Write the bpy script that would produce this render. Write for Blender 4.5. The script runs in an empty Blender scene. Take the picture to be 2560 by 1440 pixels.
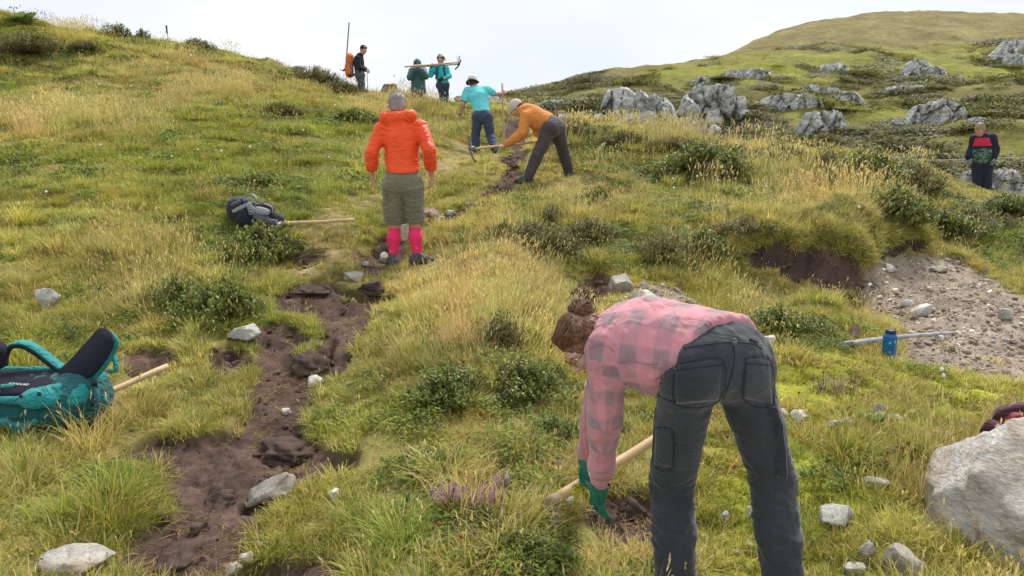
import bpy, bmesh, math, random
import numpy as np
from mathutils import Vector, Matrix, Euler
from mathutils.bvhtree import BVHTree

random.seed(7)
RNG = np.random.default_rng(7)
SC = bpy.context.scene
COL = SC.collection

# ---------------------------------------------------------------- camera
CAM_Z = 1.6
PITCH = math.radians(10.0)
FPX = 1849.0                      # focal length in photograph pixels (2560 wide) = 26 mm
cam_data = bpy.data.cameras.new('camera')
cam_data.sensor_width = 36.0
cam_data.lens = 36.0 * FPX / 2560.0
cam_data.clip_start = 0.05
cam_data.clip_end = 3000.0
cam = bpy.data.objects.new('camera', cam_data)
COL.objects.link(cam)
cam.location = (0, 0, CAM_Z)
cam.rotation_euler = (math.radians(90) - PITCH, 0, 0)
SC.camera = cam

# ---------------------------------------------------------------- sky and sun
SUN_EL, SUN_AZ = math.radians(54), math.radians(28)     # azimuth measured from +Y (view direction) towards +X
world = bpy.data.worlds.new('World')
SC.world = world
world.use_nodes = True
wn, wl = world.node_tree.nodes, world.node_tree.links
wn.clear()
w_out = wn.new('ShaderNodeOutputWorld')
w_bg = wn.new('ShaderNodeBackground')
w_sky = wn.new('ShaderNodeTexSky')
w_sky.sky_type = 'NISHITA'
w_sky.sun_disc = False
w_sky.sun_elevation = SUN_EL
w_sky.sun_rotation = SUN_AZ
w_sky.altitude = 2000
w_tc = wn.new('ShaderNodeTexCoord')
w_map = wn.new('ShaderNodeMapping')
w_map.inputs['Scale'].default_value = (1.0, 1.0, 2.2)
w_n1 = wn.new('ShaderNodeTexNoise')
w_n1.inputs['Scale'].default_value = 2.3
w_n1.inputs['Detail'].default_value = 5
w_n1.inputs['Roughness'].default_value = 0.45
w_ramp = wn.new('ShaderNodeValToRGB')
w_ramp.color_ramp.elements[0].position = 0.36
w_ramp.color_ramp.elements[0].color = (7.9, 8.4, 9.1, 1)
w_ramp.color_ramp.elements[1].position = 0.62
w_ramp.color_ramp.elements[1].color = (9.8, 9.95, 10.1, 1)
w_mix = wn.new('ShaderNodeMixRGB')
w_mix.inputs['Fac'].default_value = 0.9              # nearly closed cloud cover over the clear-sky model
wl.new(w_tc.outputs['Generated'], w_map.inputs['Vector'])
wl.new(w_map.outputs['Vector'], w_n1.inputs['Vector'])
wl.new(w_n1.outputs['Fac'], w_ramp.inputs['Fac'])
wl.new(w_sky.outputs['Color'], w_mix.inputs['Color1'])
wl.new(w_ramp.outputs['Color'], w_mix.inputs['Color2'])
wl.new(w_mix.outputs['Color'], w_bg.inputs['Color'])
w_bg.inputs['Strength'].default_value = 0.037
wl.new(w_bg.outputs['Background'], w_out.inputs['Surface'])

sun_data = bpy.data.lights.new('sun', 'SUN')
sun_data.energy = 1.5
sun_data.angle = math.radians(13)
sun_data.color = (1.0, 0.95, 0.87)
sun = bpy.data.objects.new('sun', sun_data)
COL.objects.link(sun)
sd = Vector((math.sin(SUN_AZ) * math.cos(SUN_EL), math.cos(SUN_AZ) * math.cos(SUN_EL), math.sin(SUN_EL)))
sun.rotation_euler = sd.to_track_quat('Z', 'Y').to_euler()
sun.location = sd * 50

SC.view_settings.view_transform = 'Standard'
SC.view_settings.look = 'None'
SC.view_settings.exposure = 1.6
SC.view_settings.gamma = 1.0
SC.view_settings.use_curve_mapping = False
SC.cycles.use_denoising = True
SC.cycles.max_bounces = 4
SC.cycles.diffuse_bounces = 2
SC.cycles.use_adaptive_sampling = True
SC.cycles.adaptive_threshold = 0.03
SC.cycles.transparent_max_bounces = 6

# ---------------------------------------------------------------- helpers
CP, SP = math.cos(PITCH), math.sin(PITCH)

def ray(px, py):
    """direction through a photograph pixel, scaled so that its Y component is 1"""
    u, v = (px - 1280.0) / FPX, (720.0 - py) / FPX
    yd = CP + v * SP
    return np.array([u / yd, 1.0, (-SP + v * CP) / yd])

def P(px, py, Y):
    d = ray(px, py)
    return np.array([d[0] * Y, Y, CAM_Z + d[2] * Y])

# numpy gradient noise
_perm = RNG.permutation(256)
_perm = np.concatenate([_perm, _perm, _perm])
_g3 = RNG.normal(size=(256, 3)); _g3 /= np.linalg.norm(_g3, axis=1)[:, None]

def perlin(x, y, z=None):
    x = np.asarray(x, float); y = np.asarray(y, float)
    z = np.zeros_like(x) + 0.37 if z is None else np.asarray(z, float)
    xi, yi, zi = np.floor(x).astype(int), np.floor(y).astype(int), np.floor(z).astype(int)
    xf, yf, zf = x - xi, y - yi, z - zi
    xi &= 255; yi &= 255; zi &= 255
    f = lambda t: t * t * t * (t * (t * 6 - 15) + 10)
    u, v, w = f(xf), f(yf), f(zf)
    r = np.zeros_like(xf)
    for i in (0, 1):
        for j in (0, 1):
            for k in (0, 1):
                h = _perm[_perm[_perm[xi + i] + yi + j] + zi + k]
                g = _g3[h]
                d = g[..., 0] * (xf - i) + g[..., 1] * (yf - j) + g[..., 2] * (zf - k)
                r = r + d * (u if i else 1 - u) * (v if j else 1 - v) * (w if k else 1 - w)
    return r * 1.5

def fbm(x, y, z=None, octaves=4, gain=0.5):
    s, a = 0.0, 1.0
    for o in range(octaves):
        f = 2.03 ** o
        s = s + a * perlin(x * f + 17.1 * o, y * f + 5.3 * o, None if z is None else z * f)
        a *= gain
    return s

def sstep(e0, e1, x):
    t = np.clip((x - e0) / (e1 - e0), 0, 1)
    return t * t * (3 - 2 * t)

# ---- object helpers
def link(o, parent=None):
    COL.objects.link(o)
    if parent is not None:
        o.parent = parent
    return o

def empty(name, loc=(0, 0, 0)):
    o = bpy.data.objects.new(name, None)
    o.location = loc
    o.empty_display_size = 0.1
    COL.objects.link(o)
    return o

def tag(o, label=None, cat=None, group=None, kind=None):
    if label: o['label'] = label
    if cat: o['category'] = cat
    if group: o['group'] = group
    if kind: o['kind'] = kind
    return o

def mesh_obj(name, verts, faces, mat, parent=None, smooth=True):
    """verts in world coordinates; a part is stored relative to its (unrotated) parent"""
    me = bpy.data.meshes.new(name)
    v = np.asarray(verts, float)
    if parent is not None:
        v = v - np.array(parent.location)
    me.from_pydata([tuple(p) for p in v], [], [tuple(int(i) for i in f) for f in faces])
    me.validate(clean_customdata=False)
    if smooth:
        me.polygons.foreach_set('use_smooth', [True] * len(me.polygons))
    if mat is not None:
        for m in (mat if isinstance(mat, (list, tuple)) else [mat]):
            me.materials.append(m)
    me.update()
    o = bpy.data.objects.new(name, me)
    return link(o, parent)

def fast_mesh(name, verts, quads):
    """large quad meshes from numpy arrays"""
    me = bpy.data.meshes.new(name)
    verts = np.asarray(verts, np.float32); quads = np.asarray(quads, np.int32)
    n = quads.shape[1]
    me.vertices.add(len(verts)); me.vertices.foreach_set('co', verts.ravel())
    me.loops.add(quads.size); me.loops.foreach_set('vertex_index', quads.ravel())
    me.polygons.add(len(quads))
    me.polygons.foreach_set('loop_start', np.arange(0, quads.size, n, dtype=np.int32))
    me.polygons.foreach_set('use_smooth', np.ones(len(quads), bool))
    me.update(calc_edges=True)
    return me

def set_attr(me, name, data, kind='FLOAT'):
    a = me.attributes.new(name, kind, 'POINT')
    d = np.asarray(data, np.float32)
    if kind == 'FLOAT': a.data.foreach_set('value', d.ravel())
    elif kind == 'FLOAT_VECTOR': a.data.foreach_set('vector', d.ravel())
    elif kind == 'FLOAT_COLOR':
        if d.shape[1] == 3: d = np.concatenate([d, np.ones((len(d), 1), np.float32)], 1)
        a.data.foreach_set('color', d.ravel())
    elif kind == 'INT': a.data.foreach_set('value', np.asarray(data, np.int32).ravel())

# ---- materials
def new_mat(name):
    m = bpy.data.materials.new(name)
    m.use_nodes = True
    nt = m.node_tree
    b = nt.nodes['Principled BSDF']
    return m, nt, b

class NT:
    """tiny node helper"""
    def __init__(s, nt): s.nt, s.n, s.l = nt, nt.nodes, nt.links
    def add(s, t, **kw):
        n = s.n.new(t)
        for k, v in kw.items():
            if k in n.inputs.keys() if not hasattr(n, k) else False: n.inputs[k].default_value = v
            else: setattr(n, k, v)
        return n
    def set(s, n, k, v):
        if hasattr(v, 'is_linked') or hasattr(v, 'links'): s.l.new(v, n.inputs[k])
        else: n.inputs[k].default_value = v
    def coord(s, kind='Object'): return s.add('ShaderNodeTexCoord').outputs[kind]
    def mapping(s, vec, scale=(1, 1, 1), rot=(0, 0, 0), loc=(0, 0, 0)):
        n = s.add('ShaderNodeMapping'); s.l.new(vec, n.inputs['Vector'])
        n.inputs['Scale'].default_value = scale; n.inputs['Rotation'].default_value = rot; n.inputs['Location'].default_value = loc
        return n.outputs[0]
    def noise(s, vec, scale=5, detail=4, rough=0.55, dist=0.0):
        n = s.add('ShaderNodeTexNoise'); s.l.new(vec, n.inputs['Vector'])
        n.inputs['Scale'].default_value = scale; n.inputs['Detail'].default_value = detail
        n.inputs['Roughness'].default_value = rough; n.inputs['Distortion'].default_value = dist
        return n.outputs['Fac']
    def voronoi(s, vec, scale=5, feature='F1', out='Distance'):
        n = s.add('ShaderNodeTexVoronoi', feature=feature); s.l.new(vec, n.inputs['Vector'])
        n.inputs['Scale'].default_value = scale
        return n.outputs[out]
    def ramp(s, fac, stops):
        n = s.add('ShaderNodeValToRGB'); s.l.new(fac, n.inputs['Fac'])
        e = n.color_ramp.elements
        while len(e) < len(stops): e.new(0.5)
        for el, (p, c) in zip(e, stops):
            el.position = p
            el.color = (c, c, c, 1) if isinstance(c, (int, float)) else (*c[:3], 1)
        return n.outputs['Color']
    def mix(s, fac, a, b, mode='MIX'):
        n = s.add('ShaderNodeMixRGB', blend_type=mode)
        for k, v in (('Fac', fac), ('Color1', a), ('Color2', b)):
            if isinstance(v, bpy.types.NodeSocket): s.l.new(v, n.inputs[k])
            elif isinstance(v, (int, float)) and k == 'Fac': n.inputs[k].default_value = v
            else: n.inputs[k].default_value = (*v[:3], 1) if not isinstance(v, (int, float)) else (v, v, v, 1)
        return n.outputs[0]
    def math(s, op, a, b=0.0):
        n = s.add('ShaderNodeMath', operation=op)
        for i, v in enumerate((a, b)):
            if isinstance(v, bpy.types.NodeSocket): s.l.new(v, n.inputs[i])
            else: n.inputs[i].default_value = v
        return n.outputs[0]
    def attr(s, name, kind='GEOMETRY', out='Fac'):
        n = s.add('ShaderNodeAttribute', attribute_type=kind, attribute_name=name)
        return n.outputs[out]
    def bump(s, height, strength=0.3, dist=0.01):
        n = s.add('ShaderNodeBump'); s.l.new(height, n.inputs['Height'])
        n.inputs['Strength'].default_value = strength; n.inputs['Distance'].default_value = dist
        return n.outputs[0]

def simple_mat(name, col, rough=0.7, var=0.15, scale=20, bump=0.0, bscale=60, bdist=0.003, metal=0.0, spec=0.3, sheen=0.0, coord='Object'):
    """base colour with mottling and fine relief"""
    m, nt, b = new_mat(name); N = NT(nt)
    c = N.coord(coord)
    f = N.noise(c, scale, 4, 0.6)
    lo = tuple(x * (1 - var) for x in col); hi = tuple(min(1, x * (1 + var)) for x in col)
    nt.links.new(N.ramp(f, [(0.3, lo), (0.7, hi)]), b.inputs['Base Color'])
    b.inputs['Roughness'].default_value = rough
    b.inputs['Metallic'].default_value = metal
    b.inputs['Specular IOR Level'].default_value = spec
    if sheen: b.inputs['Sheen Weight'].default_value = sheen
    if bump:
        nt.links.new(N.bump(N.noise(c, bscale, 3, 0.6), bump, bdist), b.inputs['Normal'])
    return m
# ---------------------------------------------------------------- terrain: one height function for the whole mountainside
_ctl = []
def _c(px, py, Y): _ctl.append((ray(px, py)[0], math.log(Y), P(px, py, Y)[2], Y))
def _w(px, z, Y): _ctl.append((ray(px, 720)[0], math.log(Y), z, Y))
for t in [
    # foreground
    (0, 1440, 2.5), (500, 1440, 2.62), (1000, 1440, 2.6), (1700, 1440, 2.72), (2200, 1440, 2.72), (2560, 1440, 2.72),
    (0, 1240, 3.1), (600, 1240, 3.25), (1100, 1240, 3.15), (1600, 1260, 3.2), (2100, 1260, 3.25), (2560, 1250, 3.3),
    (0, 1070, 4.0), (600, 1100, 3.9), (1100, 1070, 3.8), (1350, 1070, 3.9), (1650, 1100, 4.0), (2000, 1060, 4.1), (2300, 1050, 4.15), (2560, 1050, 4.15),
    (0, 890, 5.0), (400, 890, 5.1), (740, 890, 5.2), (1000, 890, 4.9), (1200, 880, 4.75), (1500, 890, 5.25), (1900, 890, 5.3), (2221, 893, 5.4), (2560, 900, 5.4),
    (100, 770, 5.9), (450, 740, 6.2), (700, 750, 6.3), (900, 740, 6.35), (1150, 740, 6.0), (1330, 745, 6.2), (1500, 750, 6.6), (1800, 760, 6.7), (2050, 760, 6.8), (2400, 740, 7.0), (2560, 740, 7.0),
    (0, 640, 6.8), (400, 640, 7.0), (700, 650, 7.4), (1010, 668, 7.7), (1250, 650, 7.2), (1430, 690, 7.3), (1550, 640, 7.8), (1780, 660, 7.9), (1890, 672, 7.92), (1980, 698, 7.95), (2060, 724, 7.9), (2140, 738, 7.85), (1880, 602, 8.2), (1960, 580, 8.25), (2060, 578, 8.25), (2140, 600, 8.2), (2000, 530, 9.2), (2250, 660, 8.3), (2420, 640, 8.7), (2560, 650, 8.8),
    (100, 560, 7.7), (400, 560, 7.75), (640, 558, 7.85), (860, 560, 8.2), (1020, 580, 8.6), (1200, 540, 9.0), (1420, 560, 8.7), (1650, 570, 8.6),
    (0, 470, 9.2), (500, 460, 9.6), (900, 470, 9.9), (1100, 480, 10.4), (1310, 458, 11.0), (1430, 440, 11.3), (1600, 460, 10.8), (1800, 470, 10.6), (2150, 480, 10.2), (2400, 528, 10.2), (2560, 540, 10.0),
    (0, 380, 11.2), (300, 380, 11.3), (600, 380, 11.8), (900, 380, 12.8), (1060, 380, 13.5), (1210, 388, 15.4), (1265, 380, 15.8),
    (1420, 330, 13.8), (1500, 320, 13.8), (1700, 350, 13.2), (1900, 365, 13.0), (2200, 395, 12.6), (2350, 440, 12.4), (2460, 484, 12.0), (2560, 496, 12.0), (2700, 505, 12.0),
    (0, 300, 13.2), (300, 300, 13.5), (600, 300, 14), (900, 300, 16), (1100, 310, 18), (1300, 300, 18.5),
    (0, 150, 18.5), (300, 170, 18.5), (500, 190, 18.8), (700, 220, 19), (850, 250, 20), (1000, 262, 20.5),
    (0, 32, 22), (100, 62, 22), (300, 95, 22), (500, 122, 22), (700, 168, 22), (800, 200, 22), (910, 231, 21.8), (1000, 243, 21.5), (1100, 260, 21), (1200, 270, 21), (1300, 280, 21),
    # far hill with the crags
    (1500, 300, 48), (1700, 345, 45), (1850, 335, 45), (1600, 232, 58), (1850, 240, 58), (2100, 330, 42), (2300, 350, 40), (2560, 340, 38),
    (1950, 260, 55), (2250, 250, 55), (2560, 240, 52), (1700, 195, 75), (1900, 185, 74), (2200, 200, 68), (2500, 190, 66), (1400, 245, 70),
    (2000, 135, 98), (2300, 130, 98), (2560, 100, 100), (1650, 180, 95), (1780, 152, 115), (1960, 82, 170), (2140, 50, 210), (2300, 52, 220), (2450, 60, 230), (2560, 52, 250), (2800, 40, 250),
    (1500, 197, 110), (1400, 222, 105), (1300, 242, 100), (1200, 264, 100), (1850, 118, 140), (2060, 60, 195),
    (2140, 80, 330), (1650, 222, 160), (1300, 280, 180), (2560, 80, 380), (1960, 125, 280), (1500, 240, 190), (1780, 200, 200), (2800, 80, 380),
    (600, 270, 60), (0, 220, 60), (600, 300, 200), (0, 280, 200), (-700, 250, 200), (-700, 150, 60), (1000, 300, 90), (900, 310, 380), (0, 300, 400),
    # outside the frame
    (-700, 1440, 2.4), (-700, 1070, 3.9), (-700, 770, 5.6), (-700, 560, 7.4), (-700, 380, 11), (-700, 150, 16), (-700, -60, 22),
    (3200, 1440, 2.75), (3200, 1050, 4.2), (3200, 900, 5.5), (3200, 740, 7.1), (3200, 640, 9), (3200, 520, 10.5), (3200, 480, 12.5), (3200, 340, 40), (3200, 220, 70), (3200, 80, 130), (3200, 20, 250)]:
    _c(*t)
for t in [(-700, 0.05, 1.0), (600, 0.0, 1.0), (1280, 0.0, 1.0), (2000, -0.03, 1.0), (3200, -0.03, 1.0), (1280, 0, 0.5), (0, .03, .5), (2500, 0, .5),
          (0, 4.6, 27), (300, 4.1, 27), (700, 3.3, 27), (1000, 2.2, 27), (1150, 1.9, 27), (1300, 1.7, 27), (1450, 0.9, 20),
          (1700, 0.6, 17.5), (2000, 0.5, 17), (2300, 0.5, 16), (2455, 0.56, 15), (2700, 0.5, 15.5), (3200, .5, 16),
          (1700, 0.3, 28), (2200, 0.0, 25), (2560, 0.0, 25), (3200, 0, 25), (1400, 1.0, 30), (-700, 5.0, 29)]:
    _w(*t)
_ctl = np.array(_ctl)
_CA, _CL, _CZ, _CY = _ctl.T
_SA, _SL = 1.15, 0.62                       # anisotropy of the interpolation plane
def _tps(r2): return np.where(r2 > 1e-12, 0.5 * r2 * np.log(np.maximum(r2, 1e-12)), 0.0)
_n = len(_ctl)
_q = np.stack([_CA * _SA, _CL * _SL], 1)
_K = _tps(((_q[:, None] - _q[None]) ** 2).sum(-1)) + np.eye(_n) * 6e-5
_Pm = np.concatenate([np.ones((_n, 1)), _q], 1)
_M = np.zeros((_n + 3, _n + 3)); _M[:_n, :_n] = _K; _M[:_n, _n:] = _Pm; _M[_n:, :_n] = _Pm.T
_rhs = np.zeros(_n + 3); _rhs[:_n] = _CZ / (_CY + 4)
_W = np.linalg.solve(_M, _rhs)

def base_h(x, y):
    x = np.asarray(x, float); y = np.asarray(y, float)
    yy = np.maximum(y, 0.5)
    shp = np.broadcast(x, yy).shape
    a = np.clip(x / yy, -1.9, 1.9).ravel() * _SA; l = np.log(yy).ravel() * _SL
    out = np.empty(a.size)
    for s in range(0, a.size, 40000):
        e = s + 40000
        r2 = (a[s:e, None] - _q[None, :, 0]) ** 2 + (l[s:e, None] - _q[None, :, 1]) ** 2
        out[s:e] = _tps(r2) @ _W[:_n] + _W[_n] + _W[_n + 1] * a[s:e] + _W[_n + 2] * l[s:e]
    return (out * (yy.ravel() + 4)).reshape(shp)

def ground_hit(hfun, px, py, y0=1.5, y1=420.0, n=900):
    """first meeting of the view ray through (px,py) with a height function -> world point"""
    d = ray(px, py)
    ys = np.exp(np.linspace(math.log(y0), math.log(y1), n))
    f = CAM_Z + d[2] * ys - hfun(d[0] * ys, ys)
    i = np.argmax(f < 0)
    if not (f < 0).any():
        i = len(ys) - 1; Y = ys[np.argmin(f)]
    elif i == 0: Y = ys[0]
    else:
        Y = ys[i - 1] + (ys[i] - ys[i - 1]) * f[i - 1] / (f[i - 1] - f[i])
    return np.array([d[0] * Y, Y, CAM_Z + d[2] * Y])

def poly_world(pts):
    return np.array([ground_hit(base_h, *p)[:2] for p in pts])

def poly_sd(poly, x, y):
    """signed distance (negative inside) to a polygon in the ground plane"""
    x = np.asarray(x, float); y = np.asarray(y, float)
    best = np.full(x.shape, 1e9); inside = np.zeros(x.shape, bool)
    n = len(poly)
    for i in range(n):
        ax, ay = poly[i]; bx, by = poly[(i + 1) % n]
        ex, ey = bx - ax, by - ay
        t = np.clip(((x - ax) * ex + (y - ay) * ey) / (ex * ex + ey * ey + 1e-12), 0, 1)
        best = np.minimum(best, (x - ax - t * ex) ** 2 + (y - ay - t * ey) ** 2)
        c = ((ay > y) != (by > y)) & (x < (bx - ax) * (y - ay) / (by - ay + 1e-12) + ax)
        inside ^= c
    d = np.sqrt(best)
    return np.where(inside, -d, d)

def Z8(*pts): return [(260 + x / 2.482, 860 + y / 2.482) for x, y in pts]
def Z4(*pts): return [(640 + x / 3.272, 560 + y / 3.272) for x, y in pts]
# bare peat of the worn path, traced as ground outlines
DIRT = [poly_world(p) for p in [
    Z8((450, 840), (560, 740), (330, 690), (210, 650), (330, 600), (620, 575), (860, 560), (1150, 560), (1300, 580), (1370, 660), (1500, 690), (1480, 740), (1290, 780), (1180, 850),
       (900, 1030), (850, 1110), (820, 1190), (640, 1340), (600, 1420), (380, 1420), (280, 1340), (240, 1220), (340, 1090), (600, 960)),
    Z8((880, 1470), (980, 1395), (1270, 1350), (1400, 1390), (1420, 1470)),
    Z8((1040, -20), (1170, 0), (1140, 120), (1180, 150), (1300, 160), (1390, 90), (1400, -20), (1480, -20), (1460, 100), (1400, 160), (1250, 240), (1190, 330), (1160, 440), (1170, 520), (1150, 565), (860, 565), (900, 470), (960, 380), (970, 260), (1030, 200)),
    Z4((270, 700), (230, 620), (330, 490), (560, 480), (690, 580), (830, 640), (880, 560), (1000, 550), (1060, 600), (900, 665), (840, 710), (890, 770), (880, 820), (780, 890), (720, 1000), (600, 1090), (540, 1000), (620, 890), (600, 810), (520, 740)),
    Z4((160, 850), (250, 850), (310, 960), (280, 1060), (240, 1110), (300, 1190), (110, 1190), (100, 950)),
    Z4((340, 280), (480, 250), (520, 320), (380, 340)),
    Z4((830, 260), (1000, 240), (1110, 280), (1100, 350), (930, 370), (860, 330)),
    [(1165, 518), (1205, 488), (1258, 465), (1262, 476), (1200, 512), (1175, 526)],
    [(1252, 398), (1270, 385), (1300, 372), (1310, 400), (1280, 412), (1258, 410)],
    [(1285, 372), (1262, 340), (1272, 300), (1305, 300), (1316, 345), (1310, 372)],
    [(905, 668), (945, 640), (955, 606), (1000, 594), (1008, 612), (980, 655), (930, 684)],
    [(1040, 566), (1100, 540), (1168, 514), (1182, 526), (1112, 556), (1060, 576)],
    [(1240, 468), (1262, 440), (1285, 408), (1304, 412), (1284, 446), (1264, 478)],
    [(335, 905), (350, 880), (390, 872), (425, 895), (400, 925), (355, 925)],
    [(540, 895), (570, 885), (598, 905), (570, 925), (545, 920)],
    [(1500, 1290), (1530, 1235), (1600, 1225), (1660, 1260), (1660, 1330), (1560, 1330)],
    [(1430, 745), (1450, 700), (1500, 680), (1535, 700), (1500, 730), (1450, 760)],
    [(1480, 1060), (1520, 1050), (1560, 1070), (1520, 1085)],
]]
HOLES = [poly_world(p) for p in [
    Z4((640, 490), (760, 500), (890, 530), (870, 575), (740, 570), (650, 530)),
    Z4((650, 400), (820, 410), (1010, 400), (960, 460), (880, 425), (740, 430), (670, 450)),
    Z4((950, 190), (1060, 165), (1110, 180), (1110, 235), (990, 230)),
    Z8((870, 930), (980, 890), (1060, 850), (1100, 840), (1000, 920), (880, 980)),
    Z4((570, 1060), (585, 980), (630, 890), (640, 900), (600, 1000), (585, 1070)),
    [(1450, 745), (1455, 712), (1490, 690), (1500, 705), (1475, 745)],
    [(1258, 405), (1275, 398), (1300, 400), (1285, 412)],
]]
GRAVEL = poly_world([(2165, 660), (2210, 625), (2330, 640), (2400, 655), (2490, 700), (2580, 760), (3000, 800), (3000, 980), (2560, 955), (2400, 922), (2245, 900), (2265, 850), (2235, 800), (2150, 735)])
MOSS = [poly_world(p) for p in [
    [(1900, 915), (2100, 880), (2230, 893), (2400, 925), (2560, 960), (3000, 985), (3000, 1080), (2560, 1060), (2380, 1090), (2200, 1100), (2030, 1060), (1930, 1010)],
    [(1720, 1150), (1800, 1090), (1960, 1085), (2100, 1130), (2260, 1230), (2290, 1350), (2200, 1420), (2150, 1500), (1740, 1500), (1730, 1300)],
    [(2440, 690), (2560, 690), (2640, 730), (2560, 750), (2490, 740)],
    [(1980, 1190), (2080, 1180), (2100, 1290), (2000, 1290)],
]]
TROD = [poly_world(p) for p in [      # pale trampled turf of the side path
    [(700, 690), (760, 640), (790, 590), (740, 570), (790, 540), (860, 500), (960, 478), (960, 500), (900, 520), (880, 560), (850, 620), (900, 660), (820, 700)],
    [(1060, 440), (1100, 400), (1130, 360), (1180, 360), (1180, 400), (1120, 430)],
]]
STONY = poly_world([(1545, 755), (1600, 700), (1690, 715), (1760, 750), (1730, 790), (1560, 790)])
SCAR_LINE = poly_world([(1830, 640), (1880, 612), (1960, 590), (2060, 590), (2130, 610), (2165, 660), (2150, 720), (2060, 720), (1980, 690), (1890, 665)])
SCAR2 = poly_world([(2190, 605), (2240, 590), (2330, 600), (2330, 628), (2250, 628), (2195, 625)])

def region(polys, x, y):
    d = np.full(np.shape(x), 1e9)
    for p in polys:
        (x0, y0), (x1, y1) = p.min(0) - .6, p.max(0) + .6
        k = (x > x0) & (x < x1) & (y > y0) & (y < y1)
        if k.any(): d[k] = np.minimum(d[k], poly_sd(p, x[k], y[k]))
    return d

def masks(x, y):
    """surface cover at ground points: dirt, hole, gravel, moss, trodden, scar (0..1)"""
    x = np.asarray(x, float); y = np.asarray(y, float)
    near = (y < 22) & (np.abs(x) < 16)
    out = {k: np.zeros(x.shape) for k in ('dirt', 'hole', 'gravel', 'moss', 'trod', 'scar', 'stony')}
    if not near.any(): return out
    xn, yn = x[near], y[near]
    wob = fbm(xn * 7, yn * 7, octaves=3) * (0.012 + 0.006 * yn)
    def put(k, polys, soft, off=0.0):
        d = region(polys, xn, yn) + wob + off
        out[k][near] = 1 - sstep(-soft, soft, d)
    put('dirt', DIRT, 0.035, -0.085)
    put('hole', HOLES, 0.035)
    put('gravel', [GRAVEL], 0.12)
    put('moss', MOSS, 0.12)
    put('trod', TROD, 0.14)
    put('scar', [SCAR_LINE, SCAR2], 0.05)
    put('stony', [STONY], 0.10)
    return out

# ground under the feet: photograph pixel of the sole and its distance
FEET = [P(*t) for t in ((983, 664, 7.70), (1044, 661, 7.70), (1312, 460, 10.9), (1425, 443, 11.35), (1190, 389, 15.55), (1237, 388, 15.4))]
def H(x, y, m=None):
    """final ground height"""
    x = np.asarray(x, float); y = np.asarray(y, float)
    shp = np.broadcast(x, y).shape; x = np.broadcast_to(x, shp).ravel(); y = np.broadcast_to(y, shp).ravel()
    z = base_h(x, y)
    far = sstep(24, 34, y)
    def at(sel, fn):                     # evaluate a relief term only where it counts
        out = np.zeros(len(x))
        if sel.any(): out[sel] = fn(x[sel], y[sel])
        return out
    hum = at(far < 1, lambda x, y: 0.055 * fbm(x * 1.1, y * 1.1, octaves=3) + 0.022 * fbm(x * 3.7 + 9, y * 3.7, octaves=3))
    amp_n = sstep(1.5, 7, y) * 0.9 + 0.35
    big = at(y > 24, lambda x, y: 1.3 * fbm(x * 0.055, y * 0.055, octaves=4) * sstep(26, 45, y) + 0.35 * fbm(x * 0.3, y * 0.3, octaves=3) * sstep(24, 34, y))
    z = z + hum * amp_n * (1 - far) + big * (1 + 0.4 * sstep(60, 200, y)) * (1 - 0.5 * sstep(80, 160, y))
    m = masks(x, y) if m is None else {k: np.asarray(v).ravel() for k, v in m.items()}
    z = z - m['dirt'] * at(m['dirt'] > 0, lambda x, y: 0.062 + 0.030 * fbm(x * 9, y * 9, octaves=4) + 0.030 * np.round(2.2 * fbm(x * 2.6 + 4, y * 2.6, octaves=3)) / 2.2) - m['hole'] * 0.16
    z = z + m['gravel'] * (at(m['gravel'] > 0, lambda x, y: 0.012 * fbm(x * 14, y * 14, octaves=3)) - hum * 0.5) - m['scar'] * at(m['scar'] > 0, lambda x, y: 0.09 - 0.05 * fbm(x * 10, y * 10, octaves=3))
    z = z + m['moss'] * at(m['moss'] > 0, lambda x, y: 0.018 * fbm(x * 8, y * 8, octaves=3))
    for q in FEET:
        w = np.exp(-((x - q[0]) ** 2 + (y - q[1]) ** 2) / (.20 + .010 * q[1]) ** 2)
        z = z * (1 - w) + q[2] * w
    return z.reshape(shp)

def hit(px, py, **k): return ground_hit(H, px, py, **k)
def on_ground(x, y): return float(H(np.array([x]), np.array([y]))[0])
# ---------------------------------------------------------------- ground cover colours
C_GREEN = np.array([0.195, 0.245, 0.036]); C_YEL = np.array([0.355, 0.335, 0.060]); C_STRAW = np.array([0.57, 0.465, 0.190])
C_DARK = np.array([0.060, 0.092, 0.020]); C_PEAT = np.array([0.085, 0.056, 0.046]); C_GRAV = np.array([0.27, 0.22, 0.172])
C_MOSS = np.array([0.27, 0.275, 0.036]); C_TROD = np.array([0.31, 0.255, 0.135]); C_HEATH = np.array([0.070, 0.068, 0.026])

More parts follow.
